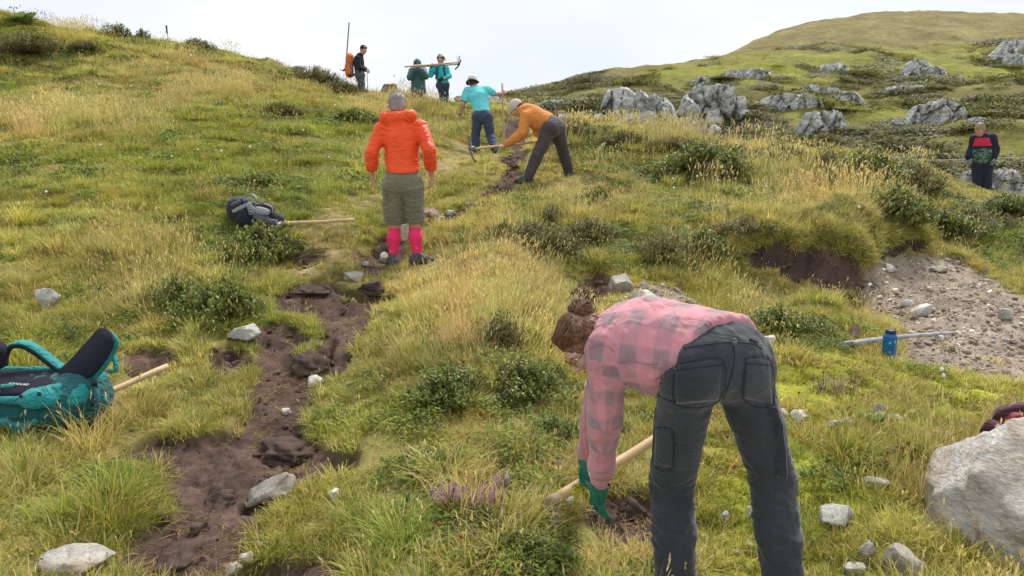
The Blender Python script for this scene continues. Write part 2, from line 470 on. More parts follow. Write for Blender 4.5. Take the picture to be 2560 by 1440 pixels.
# hand-placed colour patches of the near turf: (px, py, radius in px, kind, strength)
PATCH = [(1220, 720, 170, 'straw', 1.0), (1080, 640, 90, 'straw', .8), (1300, 660, 90, 'straw', .7), (1090, 1010, 130, 'yel', .9), (1060, 1200, 120, 'straw', .8), (1180, 830, 130, 'straw', .6),
         (240, 240, 230, 'straw', .7), (430, 260, 180, 'straw', .6), (900, 250, 90, 'straw', .6), (1000, 250, 80, 'straw', .5), (620, 280, 120, 'yel', .6),
         (1700, 600, 170, 'yel', .9), (1900, 480, 220, 'straw', .7), (1650, 400, 150, 'yel', .9), (2050, 560, 160, 'straw', .6), (1480, 470, 120, 'straw', .7), (1880, 370, 200, 'straw', .6),
         (420, 330, 200, 'green', .5), (750, 350, 200, 'green', .6), (500, 440, 140, 'green', .5), (200, 1260, 150, 'green', .9), (880, 1010, 100, 'green', .8), (600, 760, 130, 'green', .7), (600, 600, 100, 'green', .7),
         (200, 1130, 90, 'straw', .5), (430, 700, 160, 'straw', .5), (120, 640, 160, 'straw', .5), (60, 480, 150, 'yel', .5), (1430, 1240, 100, 'yel', .6), (1560, 1400, 100, 'straw', .8), (1350, 1200, 90, 'straw', .5),
         (1000, 1330, 130, 'green', .5), (850, 1250, 120, 'yel', .6), (300, 1000, 150, 'straw', .5), (450, 860, 120, 'straw', .4), (760, 480, 120, 'green', .5), (2320, 1180, 90, 'straw', .8), (2050, 830, 160, 'green', .5),
         (1900, 730, 200, 'yel', .5), (2000, 1080, 120, 'yel', .6), (2280, 700, 60, 'green', .4), (1150, 500, 120, 'yel', .5), (2050, 1200, 160, 'green', .9), (1850, 1250, 120, 'green', .9), (2250, 1120, 120, 'green', .6), (1980, 1350, 120, 'green', .8), (300, 520, 260, 'yel', .6), (550, 330, 260, 'yel', .5), (150, 350, 200, 'yel', .5)]
_pt = []
for (px, py, r, k, s) in PATCH:
    c = ground_hit(base_h, px, py); e = ground_hit(base_h, px + r, py); f = ground_hit(base_h, px, py - r * .6); g = ground_hit(base_h, px, min(py + r * .6, 1439))
    _pt.append((c[0], c[1], max(abs(e[0] - c[0]), .1), max((f[1] - g[1]) * .5, .15), k, s))

def turf_weights(x, y):
    """relative weights of green / yellow / straw / dark turf at ground points"""
    n1 = fbm(x * 0.55 + 3, y * 0.55, octaves=4, gain=.6); n2 = fbm(x * 1.7 + 31, y * 1.7 + 4, octaves=3); n3 = fbm(x * 0.8 - 11, y * 0.8 + 41, octaves=4, gain=.6)
    g = 0.72 + 0.7 * n1 + .3 * n2; ye = 1.05 - 0.2 * n1 + 0.4 * n3; st = 0.40 + 0.75 * n3 - .3 * n1 + .3 * n2; dk = 0.15 + 0.5 * n2 - 0.4 * n3
    for (cx, cy, rx, ry, k, s) in _pt:
        w = s * np.exp(-(((x - cx) / rx) ** 2 + ((y - cy) / ry) ** 2))
        if k == 'straw': st = st + 1.3 * w; dk = dk - w
        elif k == 'yel': ye = ye + 1.3 * w; st = st + .25 * w
        elif k == 'green': g = g + 1.4 * w; st = st - 0.7 * w
    W = np.stack([g, ye, st, dk], -1)
    W = np.clip(W, 0.02, None) ** 2.0
    return W / W.sum(-1, keepdims=True)

def turf_colour(x, y):
    W = turf_weights(x, y)
    return W @ np.stack([C_GREEN, C_YEL, C_STRAW, C_DARK])

def far_colour(x, y, z):
    px = x / np.maximum(y, 1)
    n1 = fbm(x * 0.05, y * 0.028 + 7, octaves=4, gain=.6); n2 = fbm(x * 0.22, y * 0.11, octaves=4, gain=.6); n3 = fbm(x * .09 + 40, y * .05, octaves=4, gain=.6)
    green = np.array([0.215, 0.220, 0.036]); olive = np.array([0.175, 0.160, 0.048]); heath = np.array([0.115, 0.115, 0.034]); dry = np.array([0.215, 0.180, 0.075]); brown = np.array([0.125, 0.095, 0.042])
    t = sstep(70, 130, y)[..., None]
    wg = np.clip(.55 + 1.1 * n1, 0.05, None) ** 2; wo = np.clip(.55 - .6 * n1 + .3 * n2, .05, None) ** 2; wh = np.clip(.28 + .9 * n2 - .7 * n1, 0.02, None) ** 2; wb = np.clip(.15 + .9 * n3, .02, None) ** 2
    s = (wg + wo + wh + wb)[..., None]
    near = (wg[..., None] * green + wo[..., None] * olive + wh[..., None] * heath + wb[..., None] * brown) / s
    wd = np.clip(1.0 + .5 * n3, .05, None) ** 2; wg2 = np.clip(.3 + .7 * n1, .02, None) ** 2; wb2 = np.clip(.3 + .8 * n2, .02, None) ** 2
    s2 = (wd + wg2 + wb2)[..., None]
    farc = (wd[..., None] * dry + wg2[..., None] * olive + wb2[..., None] * brown) / s2
    return near * (1 - t) + farc * t

# ---------------------------------------------------------------- ground sheets
def _cols():
    inner = np.linspace(-0.78, 0.78, 520); o = np.linspace(0.80, 1.7, 40)
    return np.concatenate([-o[::-1], inner, o])
A_COLS = _cols()
ROWS_NEAR = np.concatenate([np.linspace(0.6, 2.1, 24, endpoint=False), np.exp(np.linspace(math.log(2.1), math.log(27.0), 540))])
ROWS_FAR = np.exp(np.linspace(math.log(27.0), math.log(430.0), 230))

def ground_sheet(name, rows, mat):
    A, Y = np.meshgrid(A_COLS, rows)
    X = A * Y
    m = masks(X, Y)
    Z = H(X, Y, m)
    v = np.stack([X, Y, Z], -1).reshape(-1, 3)
    nr, nc = X.shape
    idx = np.arange(nr * nc).reshape(nr, nc)
    q = np.stack([idx[:-1, :-1], idx[:-1, 1:], idx[1:, 1:], idx[1:, :-1]], -1).reshape(-1, 4)
    me = fast_mesh(name, v, q)
    if rows[0] < 20:
        x, y = X.ravel(), Y.ravel()
        c = turf_colour(x, y) * 0.34 + np.array([0.105, 0.080, 0.036]) * .62
        M = {k: a.ravel()[:, None] for k, a in m.items()}
        def nz(sel, fn):
            out = np.zeros(len(x)); k_ = sel[:, 0] > 0
            if k_.any(): out[k_] = fn(x[k_], y[k_])
            return out[:, None]
        SOIL = M['dirt'] + M['scar'] + M['hole']; GR = M['gravel'] + M['stony']
        peat = C_PEAT[None] * (1 + 0.35 * nz(SOIL, lambda x, y: fbm(x * 5, y * 5, octaves=4))) + np.array([.05, .032, .022]) * nz(SOIL, lambda x, y: np.clip(fbm(x * 1.6, y * 1.6 + 3, octaves=3), 0, 1))
        grav = C_GRAV[None] * (1 + 0.3 * nz(GR, lambda x, y: fbm(x * 6, y * 6, octaves=4)))
        brown_g = nz(GR, lambda x, y: sstep(.0, .5, fbm(x * 1.3 + 5, y * 1.3, octaves=3)))
        grav = grav * (1 - .5 * brown_g) + np.array([.15, .11, .08]) * .5 * brown_g
        mo = C_MOSS[None] * (1 + 0.35 * nz(M['moss'], lambda x, y: fbm(x * 4, y * 4, octaves=4)))
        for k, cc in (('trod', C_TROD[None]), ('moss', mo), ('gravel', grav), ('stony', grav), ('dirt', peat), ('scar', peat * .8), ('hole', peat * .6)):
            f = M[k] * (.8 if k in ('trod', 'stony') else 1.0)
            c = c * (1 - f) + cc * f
        set_attr(me, 'soil', (M['dirt'] + M['gravel'] + M['scar'] + M['hole'])[:, 0].clip(0, 1))
    else:
        c = far_colour(X.ravel(), Y.ravel(), Z.ravel())
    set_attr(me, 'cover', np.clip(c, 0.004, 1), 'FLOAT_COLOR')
    me.materials.append(mat)
    o = bpy.data.objects.new(name, me)
    tag(o, kind='structure')
    return link(o)

def ground_mat(name, s1, s2, bdist):
    m, nt, b = new_mat(name); N = NT(nt)
    c = N.coord('Object')
    col = N.attr('cover', out='Color')
    f1 = N.noise(c, s1, 6, 0.65); f2 = N.noise(c, s2, 4, 0.6)
    k = N.math('MULTIPLY', N.ramp(f1, [(0.25, 0.62), (0.75, 1.38)]), N.ramp(f2, [(0.3, 0.72), (0.7, 1.28)]))
    col = N.mix(1.0, col, k, 'MULTIPLY'); col = N.mix(1.0, col, N.ramp(N.noise(N.mapping(c, (1, .5, 1)), s1 * .16, 5, .65), [(.3, .68), (.7, 1.30)]), 'MULTIPLY')
    nt.links.new(col, b.inputs['Base Color'])
    b.inputs['Roughness'].default_value = 0.95
    b.inputs['Specular IOR Level'].default_value = 0.12
    h = N.math('ADD', f1, N.math('MULTIPLY', f2, 0.4))
    nt.links.new(N.bump(h, 0.7, bdist), b.inputs['Normal'])
    return m
M_GROUND = ground_mat('turf_and_peat', 26, 140, 0.012)
M_FAR = ground_mat('far_heath', 1.3, 6.5, 0.35)
hill = ground_sheet('hillside', ROWS_NEAR, M_GROUND)
far_hill = ground_sheet('far_hill', ROWS_FAR, M_FAR)
# ---------------------------------------------------------------- plant materials
def rgb(c, k=1.0): return tuple(float(x) * k for x in c)

def blade_mat(name, trans=0.42, rough=0.6):
    """each blade takes the colour of one grass species; the instance's weights (mixw) say how common each is there"""
    m, nt, b = new_mat(name); N = NT(nt)
    w = N.add('ShaderNodeSeparateColor'); nt.links.new(N.attr('mixw', 'INSTANCER', 'Color'), w.inputs[0])
    br = N.attr('br'); bt = N.attr('bt'); bv = N.attr('bv')
    g1 = w.outputs[0]; g2 = N.math('ADD', g1, w.outputs[1]); g3 = N.math('ADD', g2, w.outputs[2])
    col = N.mix(N.math('GREATER_THAN', br, g1), rgb(C_GREEN, 1.25), rgb(C_YEL, 1.2))
    col = N.mix(N.math('GREATER_THAN', br, g2), col, rgb(C_STRAW, 1.1))
    col = N.mix(N.math('GREATER_THAN', br, g3), col, rgb(C_DARK, 1.3))
    col = N.mix(1.0, col, N.ramp(bv, [(0.0, 0.62), (0.5, 1.0), (1.0, 1.4)]), 'MULTIPLY')
    col = N.mix(1.0, col, N.attr('tint', 'INSTANCER', 'Color'), 'MULTIPLY')
    tip = N.math('MULTIPLY', N.ramp(bt, [(0.55, 0.0), (1.0, 1.0)]), N.ramp(bv, [(0.3, 0.0), (0.9, 0.55)]))
    col = N.mix(tip, col, rgb(C_STRAW))
    nt.links.new(col, b.inputs['Base Color'])
    b.inputs['Roughness'].default_value = rough
    b.inputs['Specular IOR Level'].default_value = 0.22
    tr = N.add('ShaderNodeBsdfTranslucent'); nt.links.new(col, tr.inputs['Color'])
    mx = N.add('ShaderNodeMixShader'); mx.inputs[0].default_value = trans
    nt.links.new(b.outputs[0], mx.inputs[1]); nt.links.new(tr.outputs[0], mx.inputs[2])
    nt.links.new(mx.outputs[0], nt.nodes['Material Output'].inputs['Surface'])
    return m

def leaf_mat(name, col, col2, dry=(0.30, 0.17, 0.05), dry_at=0.93, rough=0.45, trans=0.36):
    m, nt, b = new_mat(name); N = NT(nt)
    br = N.attr('br')
    c = N.ramp(br, [(0.0, tuple(x * .6 for x in col)), (0.45, col), (0.85, col2), (dry_at, col2), (min(1.0, dry_at + .03), dry)])
    nt.links.new(c, b.inputs['Base Color'])
    b.inputs['Roughness'].default_value = rough
    b.inputs['Specular IOR Level'].default_value = 0.4
    tr = N.add('ShaderNodeBsdfTranslucent'); nt.links.new(c, tr.inputs['Color'])
    mx = N.add('ShaderNodeMixShader'); mx.inputs[0].default_value = trans
    nt.links.new(b.outputs[0], mx.inputs[1]); nt.links.new(tr.outputs[0], mx.inputs[2])
    nt.links.new(mx.outputs[0], nt.nodes['Material Output'].inputs['Surface'])
    return m

M_BLADE = blade_mat('grass_blades')
M_LEAF = leaf_mat('alpenrose_leaves', (0.150, 0.195, 0.036), (0.27, 0.31, 0.070))
M_LEAF_OLIVE = leaf_mat('dwarf_shrub_leaves', (0.170, 0.172, 0.048), (0.30, 0.28, 0.095), dry=(0.26, 0.14, 0.06), dry_at=.88, rough=.5)
M_TWIG = simple_mat('twig_bark', (0.10, 0.075, 0.055), 0.85, .3, 60)

# ---------------------------------------------------------------- plant prototypes (pieces scattered by geometry nodes)
class Blades:
    """collects many blades at once (numpy)"""
    def __init__(s): s.V, s.F, s.T, s.BT, s.BR, s.BV, s.n = [], [], [], [], [], [], 0
    def add(s, root, az, lean, bend, L, w, seg=3, br=None):
        k = len(az); root = np.asarray(root, float)
        br = RNG.random(k) if br is None else br; bv = RNG.random(k)
        tw = az + RNG.uniform(-.7, .7, k)
        d = np.stack([np.cos(az), np.sin(az), np.zeros(k)], 1); side = np.stack([-np.sin(tw), np.cos(tw), np.zeros(k)], 1)
        p = root.copy(); ang = lean.copy(); rows = []
        for i in range(seg + 1):
            t = i / seg; ww = (w * (1 - t ** 1.7) * .5)[:, None]
            if i == seg: rows.append(p[:, None])
            else: rows.append(np.stack([p - side * ww, p + side * ww], 1))
            p = p + (d * np.sin(ang)[:, None] + np.array([0, 0, 1.0]) * np.cos(ang)[:, None]) * (L / seg)[:, None]
            ang = ang + bend / seg
        v = np.concatenate(rows, 1); nv = 2 * seg + 1
        bt = np.concatenate([np.repeat(np.arange(seg) / seg, 2), [1.0]])
        base = s.n + np.arange(k)[:, None] * nv
        for i in range(seg - 1): s.F.append(base + np.array([[2 * i, 2 * i + 1, 2 * i + 3, 2 * i + 2]]))
        s.T.append(base + np.array([[2 * seg - 2, 2 * seg - 1, 2 * seg]]))
        s.V.append(v.reshape(-1, 3)); s.BT.append(np.tile(bt, k)); s.BR.append(np.repeat(br, nv)); s.BV.append(np.repeat(bv, nv)); s.n += k * nv
    def leaves(s, p, d, L, w, br=None, curl=.15):
        k = len(p); d = d / (np.linalg.norm(d, axis=1, keepdims=True) + 1e-9)
        sd_ = np.cross(d, [0, 0, 1.0]); sd_ /= np.linalg.norm(sd_, axis=1, keepdims=True) + 1e-9; nn = np.cross(sd_, d)
        L, w = np.asarray(L)[:, None], np.asarray(w)[:, None]
        v = np.stack([p, p + d * L * .3 - sd_ * w * .46 + nn * L * curl, p + d * L * .72 - sd_ * w * .36 + nn * L * curl * .7, p + d * L - nn * L * curl * .3, p + d * L * .72 + sd_ * w * .36 + nn * L * curl * .7, p + d * L * .3 + sd_ * w * .46 + nn * L * curl], 1)
        base = s.n + np.arange(k)[:, None] * 6
        s.F.append(base + np.array([[0, 1, 4, 5]]) if False else base + np.array([[1, 2, 4, 5]])); s.T.append(base + np.array([[0, 1, 5]])); s.T.append(base + np.array([[2, 3, 4]]))
        br = RNG.random(k) if br is None else br
        s.V.append(v.reshape(-1, 3)); s.BT.append(np.tile([0, .15, .35, .5, .35, .15], k)); s.BR.append(np.repeat(br, 6)); s.BV.append(np.repeat(RNG.random(k), 6)); s.n += k * 6
    def mesh(s, name, mat):
        V = np.concatenate(s.V).astype(np.float32)
        Q = np.concatenate(s.F).astype(np.int32) if s.F else np.zeros((0, 4), np.int32); T = np.concatenate(s.T).astype(np.int32)
        me = bpy.data.meshes.new(name)
        me.vertices.add(len(V)); me.vertices.foreach_set('co', V.ravel())
        loops = np.concatenate([Q.ravel(), T.ravel()])
        me.loops.add(len(loops)); me.loops.foreach_set('vertex_index', loops)
        me.polygons.add(len(Q) + len(T))
        me.polygons.foreach_set('loop_start', np.concatenate([np.arange(len(Q)) * 4, len(Q) * 4 + np.arange(len(T)) * 3]).astype(np.int32))
        me.update(calc_edges=True)
        set_attr(me, 'bt', np.concatenate(s.BT)); set_attr(me, 'br', np.concatenate(s.BR)); set_attr(me, 'bv', np.concatenate(s.BV))
        me.materials.append(mat)
        return me

def U(a, b, k): return RNG.uniform(a, b, k)

def patch_grass(name, size, n, L, lean, bend, w, seg=3, stalks=0, SL=(.2, .35), clump=0.06, round_=False, straw_tall=False, herbs=0, LL=.03):
    B = Blades()
    # blades gathered in clumps so that gaps and tufts form
    nc = max(1, int(size * size / (clump * clump)))
    cc = U(-size / 2, size / 2, (nc, 2)); ch = U(.65, 1.25, nc); ca = U(0, 6.283, nc)
    ci = RNG.integers(0, nc, n)
    off = RNG.normal(0, clump * .42, (n, 2))
    xy = cc[ci] + off
    if round_: xy = off * (size / clump) * .7; ci[:] = 0
    az = np.arctan2(off[:, 1], off[:, 0]) + RNG.normal(0, .8, n)
    Ln = U(*L, n) * ch[ci]
    br = RNG.random(n)
    B.add(np.column_stack([xy, np.full(n, -.012)]), az, np.abs(RNG.normal(lean[0], lean[1], n)), U(*bend, n), Ln, w * U(.6, 1.3, n), seg, br)
    if stalks:
        k = stalks; ci = RNG.integers(0, nc, k); xy = cc[ci] + RNG.normal(0, clump * .5, (k, 2))
        if round_: xy = RNG.normal(0, size * .25, (k, 2))
        az = U(0, 6.283, k); ln = np.abs(RNG.normal(.1, .14, k)); l = U(*SL, k)
        B.add(np.column_stack([xy, np.full(k, -.01)]), az, ln, U(.1, .5, k), l, w * .6 * np.ones(k), 3, U(.80, .93, k))
        d = np.stack([np.cos(az) * np.sin(ln + .2), np.sin(az) * np.sin(ln + .2), np.cos(ln + .2)], 1)
        top = np.column_stack([xy, np.zeros(k)]) + d * l[:, None] * .93
        for q in range(3):
            B.leaves(top - d * (l * .04 * q)[:, None], d + RNG.normal(0, .25, (k, 3)), l * .10, w * 1.4 * np.ones(k), U(.80, .93, k), 0)
    if herbs:
        xy = U(-size / 2, size / 2, (herbs, 2)); a = U(0, 6.283, herbs)
        p = np.column_stack([xy, U(.015, .06, herbs)])
        B.leaves(p, np.stack([np.cos(a), np.sin(a), U(-.1, .8, herbs)], 1), U(.6, 1.2, herbs) * LL, U(.3, .5, herbs) * LL, np.where(RNG.random(herbs) < .45, 2.0, 0.0))
    return B.mesh(name, M_BLADE)

def patch_litter(name, R, n, L, w):
    B = Blades(); a = U(0, 6.283, n); r = R * np.sqrt(RNG.random(n))
    B.add(np.stack([r * np.cos(a), r * np.sin(a), U(.003, .018, n)], 1), U(0, 6.283, n), U(1.3, 1.6, n), U(-.3, .45, n), U(*L, n), w * U(.6, 1.2, n), 3, U(.4, .9, n))
    return B.mesh(name, M_BLADE)

PROTO = bpy.data.collections.new('plant_pieces'); PIDX = {}
def add_proto(key, me):
    PIDX.setdefault(key, []).append(len(PROTO.objects))
    PROTO.objects.link(bpy.data.objects.new('p%03d' % len(PROTO.objects), me))
for v in range(4):
    add_proto('S', patch_grass('turf', .27, 720, (.035, .085), (.65, .4), (.4, 1.8), .0050, herbs=40, LL=.022))
    add_proto('M', patch_grass('turf', .27, 660, (.055, .125), (.5, .35), (.4, 1.7), .0050, 3, 4, (.12, .22), .07, herbs=25, LL=.025))
for v in range(3):
    add_proto('K', patch_grass('tussock', .20, 300, (.10, .24), (.42, .28), (.6, 1.9), .0050, 4, 5, (.18, .30), round_=True))
    add_proto('fK', patch_grass('tussock', .34, 220, (.14, .30), (.42, .28), (.6, 1.8), .0090, 3, 8, (.22, .36), round_=True))
    add_proto('T', patch_grass('turf', .27, 520, (.085, .18), (.38, .3), (.3, 1.4), .0046, 4, 26, (.20, .36), .07))
    add_proto('H', patch_grass('turf', .27, 380, (.04, .10), (.6, .4), (.4, 1.7), .0042, 3, 0, herbs=330, LL=.030))
    add_proto('fS', patch_grass('turf', .56, 900, (.05, .11), (.6, .4), (.4, 1.6), .0085, 2, 0, clump=.12, herbs=40, LL=.05))
    add_proto('fM', patch_grass('turf', .56, 800, (.08, .18), (.5, .35), (.4, 1.5), .0085, 3, 10, (.18, .3), .13, herbs=30, LL=.05))
    add_proto('fT', patch_grass('turf', .56, 560, (.11, .24), (.38, .3), (.3, 1.3), .0080, 3, 70, (.25, .46), .13))
    add_proto('fH', patch_grass('turf', .56, 380, (.06, .13), (.6, .4), (.4, 1.6), .0085, 2, 0, clump=.13, herbs=330, LL=.06))
    add_proto('t', patch_grass('tuft', .07, 55, (.035, .09), (.65, .4), (.5, 1.7), .0042, 3, round_=True))
    add_proto('t', patch_grass('tuft', .09, 60, (.06, .13), (.5, .35), (.5, 1.7), .0042, 3, 1, (.1, .2), round_=True))
    add_proto('ft', patch_grass('tuft', .13, 50, (.05, .12), (.6, .4), (.5, 1.6), .0080, 2, round_=True))
    add_proto('moss', patch_grass('moss', .20, 620, (.014, .036), (.6, .45), (.1, 1.0), .0085, 2, 0, clump=.035))
    add_proto('lit', patch_litter('litter', .12, 40, (.05, .14), .0034))

def scatter(name, pts, rot, scl, kind, tint, mixw, label, cat, coll=PROTO, kindname='stuff'):
    """one object whose pieces are instanced on points"""
    me = bpy.data.meshes.new(name)
    me.vertices.add(len(pts)); me.vertices.foreach_set('co', np.asarray(pts, np.float32).ravel())
    set_attr(me, 'rot', rot, 'FLOAT_VECTOR'); set_attr(me, 'scl', scl, 'FLOAT_VECTOR'); set_attr(me, 'kind', kind, 'INT')
    set_attr(me, 'tint', tint, 'FLOAT_COLOR'); set_attr(me, 'mixw', mixw, 'FLOAT_COLOR')
    o = bpy.data.objects.new(name, me); link(o)
    g = bpy.data.node_groups.new(name + '_scatter', 'GeometryNodeTree')
    g.interface.new_socket('Geometry', in_out='INPUT', socket_type='NodeSocketGeometry')
    g.interface.new_socket('Geometry', in_out='OUTPUT', socket_type='NodeSocketGeometry')
    n, l = g.nodes, g.links
    gi, go = n.new('NodeGroupInput'), n.new('NodeGroupOutput')
    ci = n.new('GeometryNodeCollectionInfo'); ci.inputs['Collection'].default_value = coll
    ci.inputs['Separate Children'].default_value = True; ci.inputs['Reset Children'].default_value = True
    io = n.new('GeometryNodeInstanceOnPoints'); io.inputs['Pick Instance'].default_value = True
    def na(nm, t):
        a = n.new('GeometryNodeInputNamedAttribute'); a.data_type = t; a.inputs['Name'].default_value = nm
        return a.outputs['Attribute']
    l.new(gi.outputs[0], io.inputs['Points']); l.new(ci.outputs[0], io.inputs['Instance'])
    l.new(na('kind', 'INT'), io.inputs['Instance Index']); l.new(na('scl', 'FLOAT_VECTOR'), io.inputs['Scale'])
    er = n.new('FunctionNodeEulerToRotation'); l.new(na('rot', 'FLOAT_VECTOR'), er.inputs[0]); l.new(er.outputs[0], io.inputs['Rotation'])
    l.new(io.outputs[0], go.inputs[0])
    md = o.modifiers.new('scatter', 'NODES'); md.node_group = g
    tag(o, label, cat, None, kindname)
    return o

def slope_rot(X, Y, Z, spin, d=.12, k=.8):
    """euler angles that lay a patch on the slope and spin it"""
    gx = (H(X + d, Y) - Z) / d * k; gy = (H(X, Y + d) - Z) / d * k
    out = np.zeros((len(X), 3))
    for i in range(len(X)):
        n = Vector((-gx[i], -gy[i], 1)).normalized()
        q = n.to_track_quat('Z', 'Y') if False else Vector((0, 0, 1)).rotation_difference(n)
        out[i] = (q @ Euler((0, 0, spin[i])).to_quaternion()).to_euler()
    return out

SHORT = [(q[0], q[1] - .02 * q[1], .35 + .03 * q[1]) for q in FEET] + [(P(2460, 470, 12)[0], 12.0, 1.7), (P(2455, 480, 13.4)[0], 13.4, 1.5), (P(1005, 700, 7.2)[0], 7.2, .45), (P(1330, 480, 10.4)[0], 10.4, .8), (P(1420, 450, 10.9)[0], 10.9, .8), (P(1200, 400, 15)[0], 15.0, 1.0), (P(2000, 745, 7.3)[0], 7.35, .5), (P(2100, 750, 7.3)[0], 7.35, .5), (P(660, 1290, 3.1)[0], 3.1, .3), (P(760, 1270, 3.2)[0], 3.2, .25)]   # trampled turf
SHRUBS = []            # (x, y, radius) of the shrubs, ringed by leafy herbs
KEEP_OFF = []          # (x, y, radius): places where grass stays away (feet, bags, bottle ...)

def pick_proto(keys):
    return np.array([PIDX[k][i % len(PIDX[k])] for k, i in zip(keys, RNG.integers(0, 99, len(keys)))])

def jgrid(y0, y1, sp, amax=.84, jit=.45):
    ys = np.arange(y0, y1, sp); xs = np.arange(-amax * y1, amax * y1 + sp, sp)
    X, Y = np.meshgrid(xs, ys); X = X.ravel(); Y = Y.ravel()
    X = X + U(-jit, jit, len(X)) * sp; Y = Y + U(-jit, jit, len(X)) * sp
    k = np.abs(X) < amax * Y + .3
    return X[k], Y[k]

def near_off(X, Y, grow=0.0):
    off = np.zeros(len(X), bool)
    for (x, y, r) in KEEP_OFF: off |= np.hypot(X - x, Y - y) < r + grow
    return off

def bare_of(m): return np.maximum.reduce([m['dirt'], m['hole'], m['scar'], m['gravel'], m['stony'], m['trod'] * .9])

def build_grass():
    S = dict(p=[], r=[], s=[], k=[], t=[], w=[])
    def put(X, Y, Z, rot, sc, kind, tint=None, mixw=None):
        W = turf_weights(X, Y) if mixw is None else mixw
        n = len(X)
        tt = np.exp(RNG.normal(0, .10, (n, 1))) * (1 + RNG.normal(0, .05, (n, 3))) * (1 + .22 * fbm(X * .9 + 50, Y * .9, octaves=3))[:, None] if tint is None else tint
        S['p'].append(np.stack([X, Y, Z], 1)); S['r'].append(rot); S['s'].append(np.stack([sc * U(.9, 1.15, n), sc * U(.9, 1.15, n), sc * U(.75, 1.2, n)], 1))
        S['k'].append(kind); S['t'].append(tt); S['w'].append(W[:, :3])
    for (y0, y1, sp, pre, foot, amax) in ((1.9, 9.6, .20, '', .13, .84), (9.3, 26.0, .40, 'f', .24, .80)):
        X, Y = jgrid(y0, y1, sp, amax)
        b = bare_of(masks(X, Y))
        for dx, dy in ((foot, 0), (-foot, 0), (0, foot), (0, -foot)): b = np.maximum(b, bare_of(masks(X + dx, Y + dy)))
        full = (b < .3) & ~near_off(X, Y, foot * .8)
        edge = ~full
        mo = masks(X, Y)['moss']
        Xf, Yf, mf = X[full], Y[full], mo[full]
        Z = H(Xf, Yf); W = turf_weights(Xf, Yf)
        short = 1 - .55 * (1 - sstep(.05, .55, region(DIRT + TROD, Xf, Yf)))
        for (sx, sy, sr) in SHORT: short = np.minimum(short, 1 - .6 * np.exp(-((Xf - sx) ** 2 + (Yf - sy) ** 2) / sr ** 2))
        tall = .30 + .9 * fbm(Xf * .5 + 20, Yf * .5, octaves=3) + .9 * (W[:, 2] - .25) - .5 * (W[:, 0] - .3) - 1.4 * (1 - short) - .6 * mf
        nearsh = np.zeros(len(Xf))
        for (sx, sy, sr) in SHRUBS: nearsh = np.maximum(nearsh, np.exp(-((Xf - sx) ** 2 + (Yf - sy) ** 2) / (1.5 * sr) ** 2))
        herb = .10 + .65 * nearsh + .9 * W[:, 3] + .55 * fbm(Xf * .8 - 20, Yf * .8, octaves=3) * (W[:, 0] + W[:, 3])
        r = RNG.random(len(Xf))
        keys = np.where(r < herb, pre + 'H', np.where(tall + U(-.2, .2, len(r)) > .72, pre + 'T', np.where(tall + U(-.2, .2, len(r)) > .34, pre + 'M', pre + 'S')))
        thin = (mf > .4) & (RNG.random(len(r)) < .78)
        keep = ~thin
        put(Xf[keep], Yf[keep], Z[keep] - .004, slope_rot(Xf[keep], Yf[keep], Z[keep], U(0, 6.283, keep.sum())), U(.85, 1.15, keep.sum()) * (.35 + .65 * short[keep]), pick_proto(keys[keep]))
        # tussocks standing out of the turf
        n_k = int((760 if not pre else 900)); Xk = U(-.8, .8, n_k); Yk = np.sqrt(U(y0 ** 2, y1 ** 2, n_k)); Xk = Xk * Yk
        mk = masks(Xk, Yk); sh = np.ones(n_k)
        for (sx, sy, sr) in SHORT: sh = np.minimum(sh, 1 - np.exp(-((Xk - sx) ** 2 + (Yk - sy) ** 2) / (sr * 1.2) ** 2))
        k = (bare_of(mk) < .1) & (mk['moss'] < .6) & (region(DIRT + TROD, Xk, Yk) > .12) & ~near_off(Xk, Yk, .08) & (sh > .55) & (fbm(Xk * .8 + 5, Yk * .8, octaves=2) > -.35); Xk, Yk = Xk[k], Yk[k]; Zk = H(Xk, Yk)
        put(Xk, Yk, Zk - .006, slope_rot(Xk, Yk, Zk, U(0, 6.283, len(Xk)), k=.4), U(.55, 1.05, len(Xk)), pick_proto([pre + 'K'] * len(Xk)))
        # single tufts along the edges of bare ground and round things
        Xe, Ye = X[edge], Y[edge]
        per = 16 if not pre else 14
        Xe = np.repeat(Xe, per) + U(-.7, .7, len(Xe) * per) * sp; Ye = np.repeat(Ye, per) + U(-.7, .7, len(Ye) * per) * sp
        me_ = masks(Xe, Ye); be = bare_of(me_)
        prob = np.where(me_['trod'] > .5, .55, 1 - be) * np.where((me_['gravel'] > .5), .10, 1)
        k = (RNG.random(len(Xe)) < np.maximum(prob, .012 * (me_['hole'] < .3))) & ~near_off(Xe, Ye)
        Xe, Ye, be = Xe[k], Ye[k], be[k]
        Ze = H(Xe, Ye)
        put(Xe, Ye, Ze - .004, np.stack([RNG.normal(0, .15, len(Xe)), RNG.normal(0, .15, len(Xe)), U(0, 6.283, len(Xe))], 1), U(.7, 1.25, len(Xe)) * (1 - .35 * be), pick_proto([pre + 't'] * len(Xe)))
    # turf hanging over the lip of the eroded bank
    lip = poly_world([(1825, 640), (1880, 606), (1960, 584), (2060, 582), (2135, 602), (2172, 655)]); lip2 = poly_world([(2185, 600), (2240, 584), (2335, 594)])
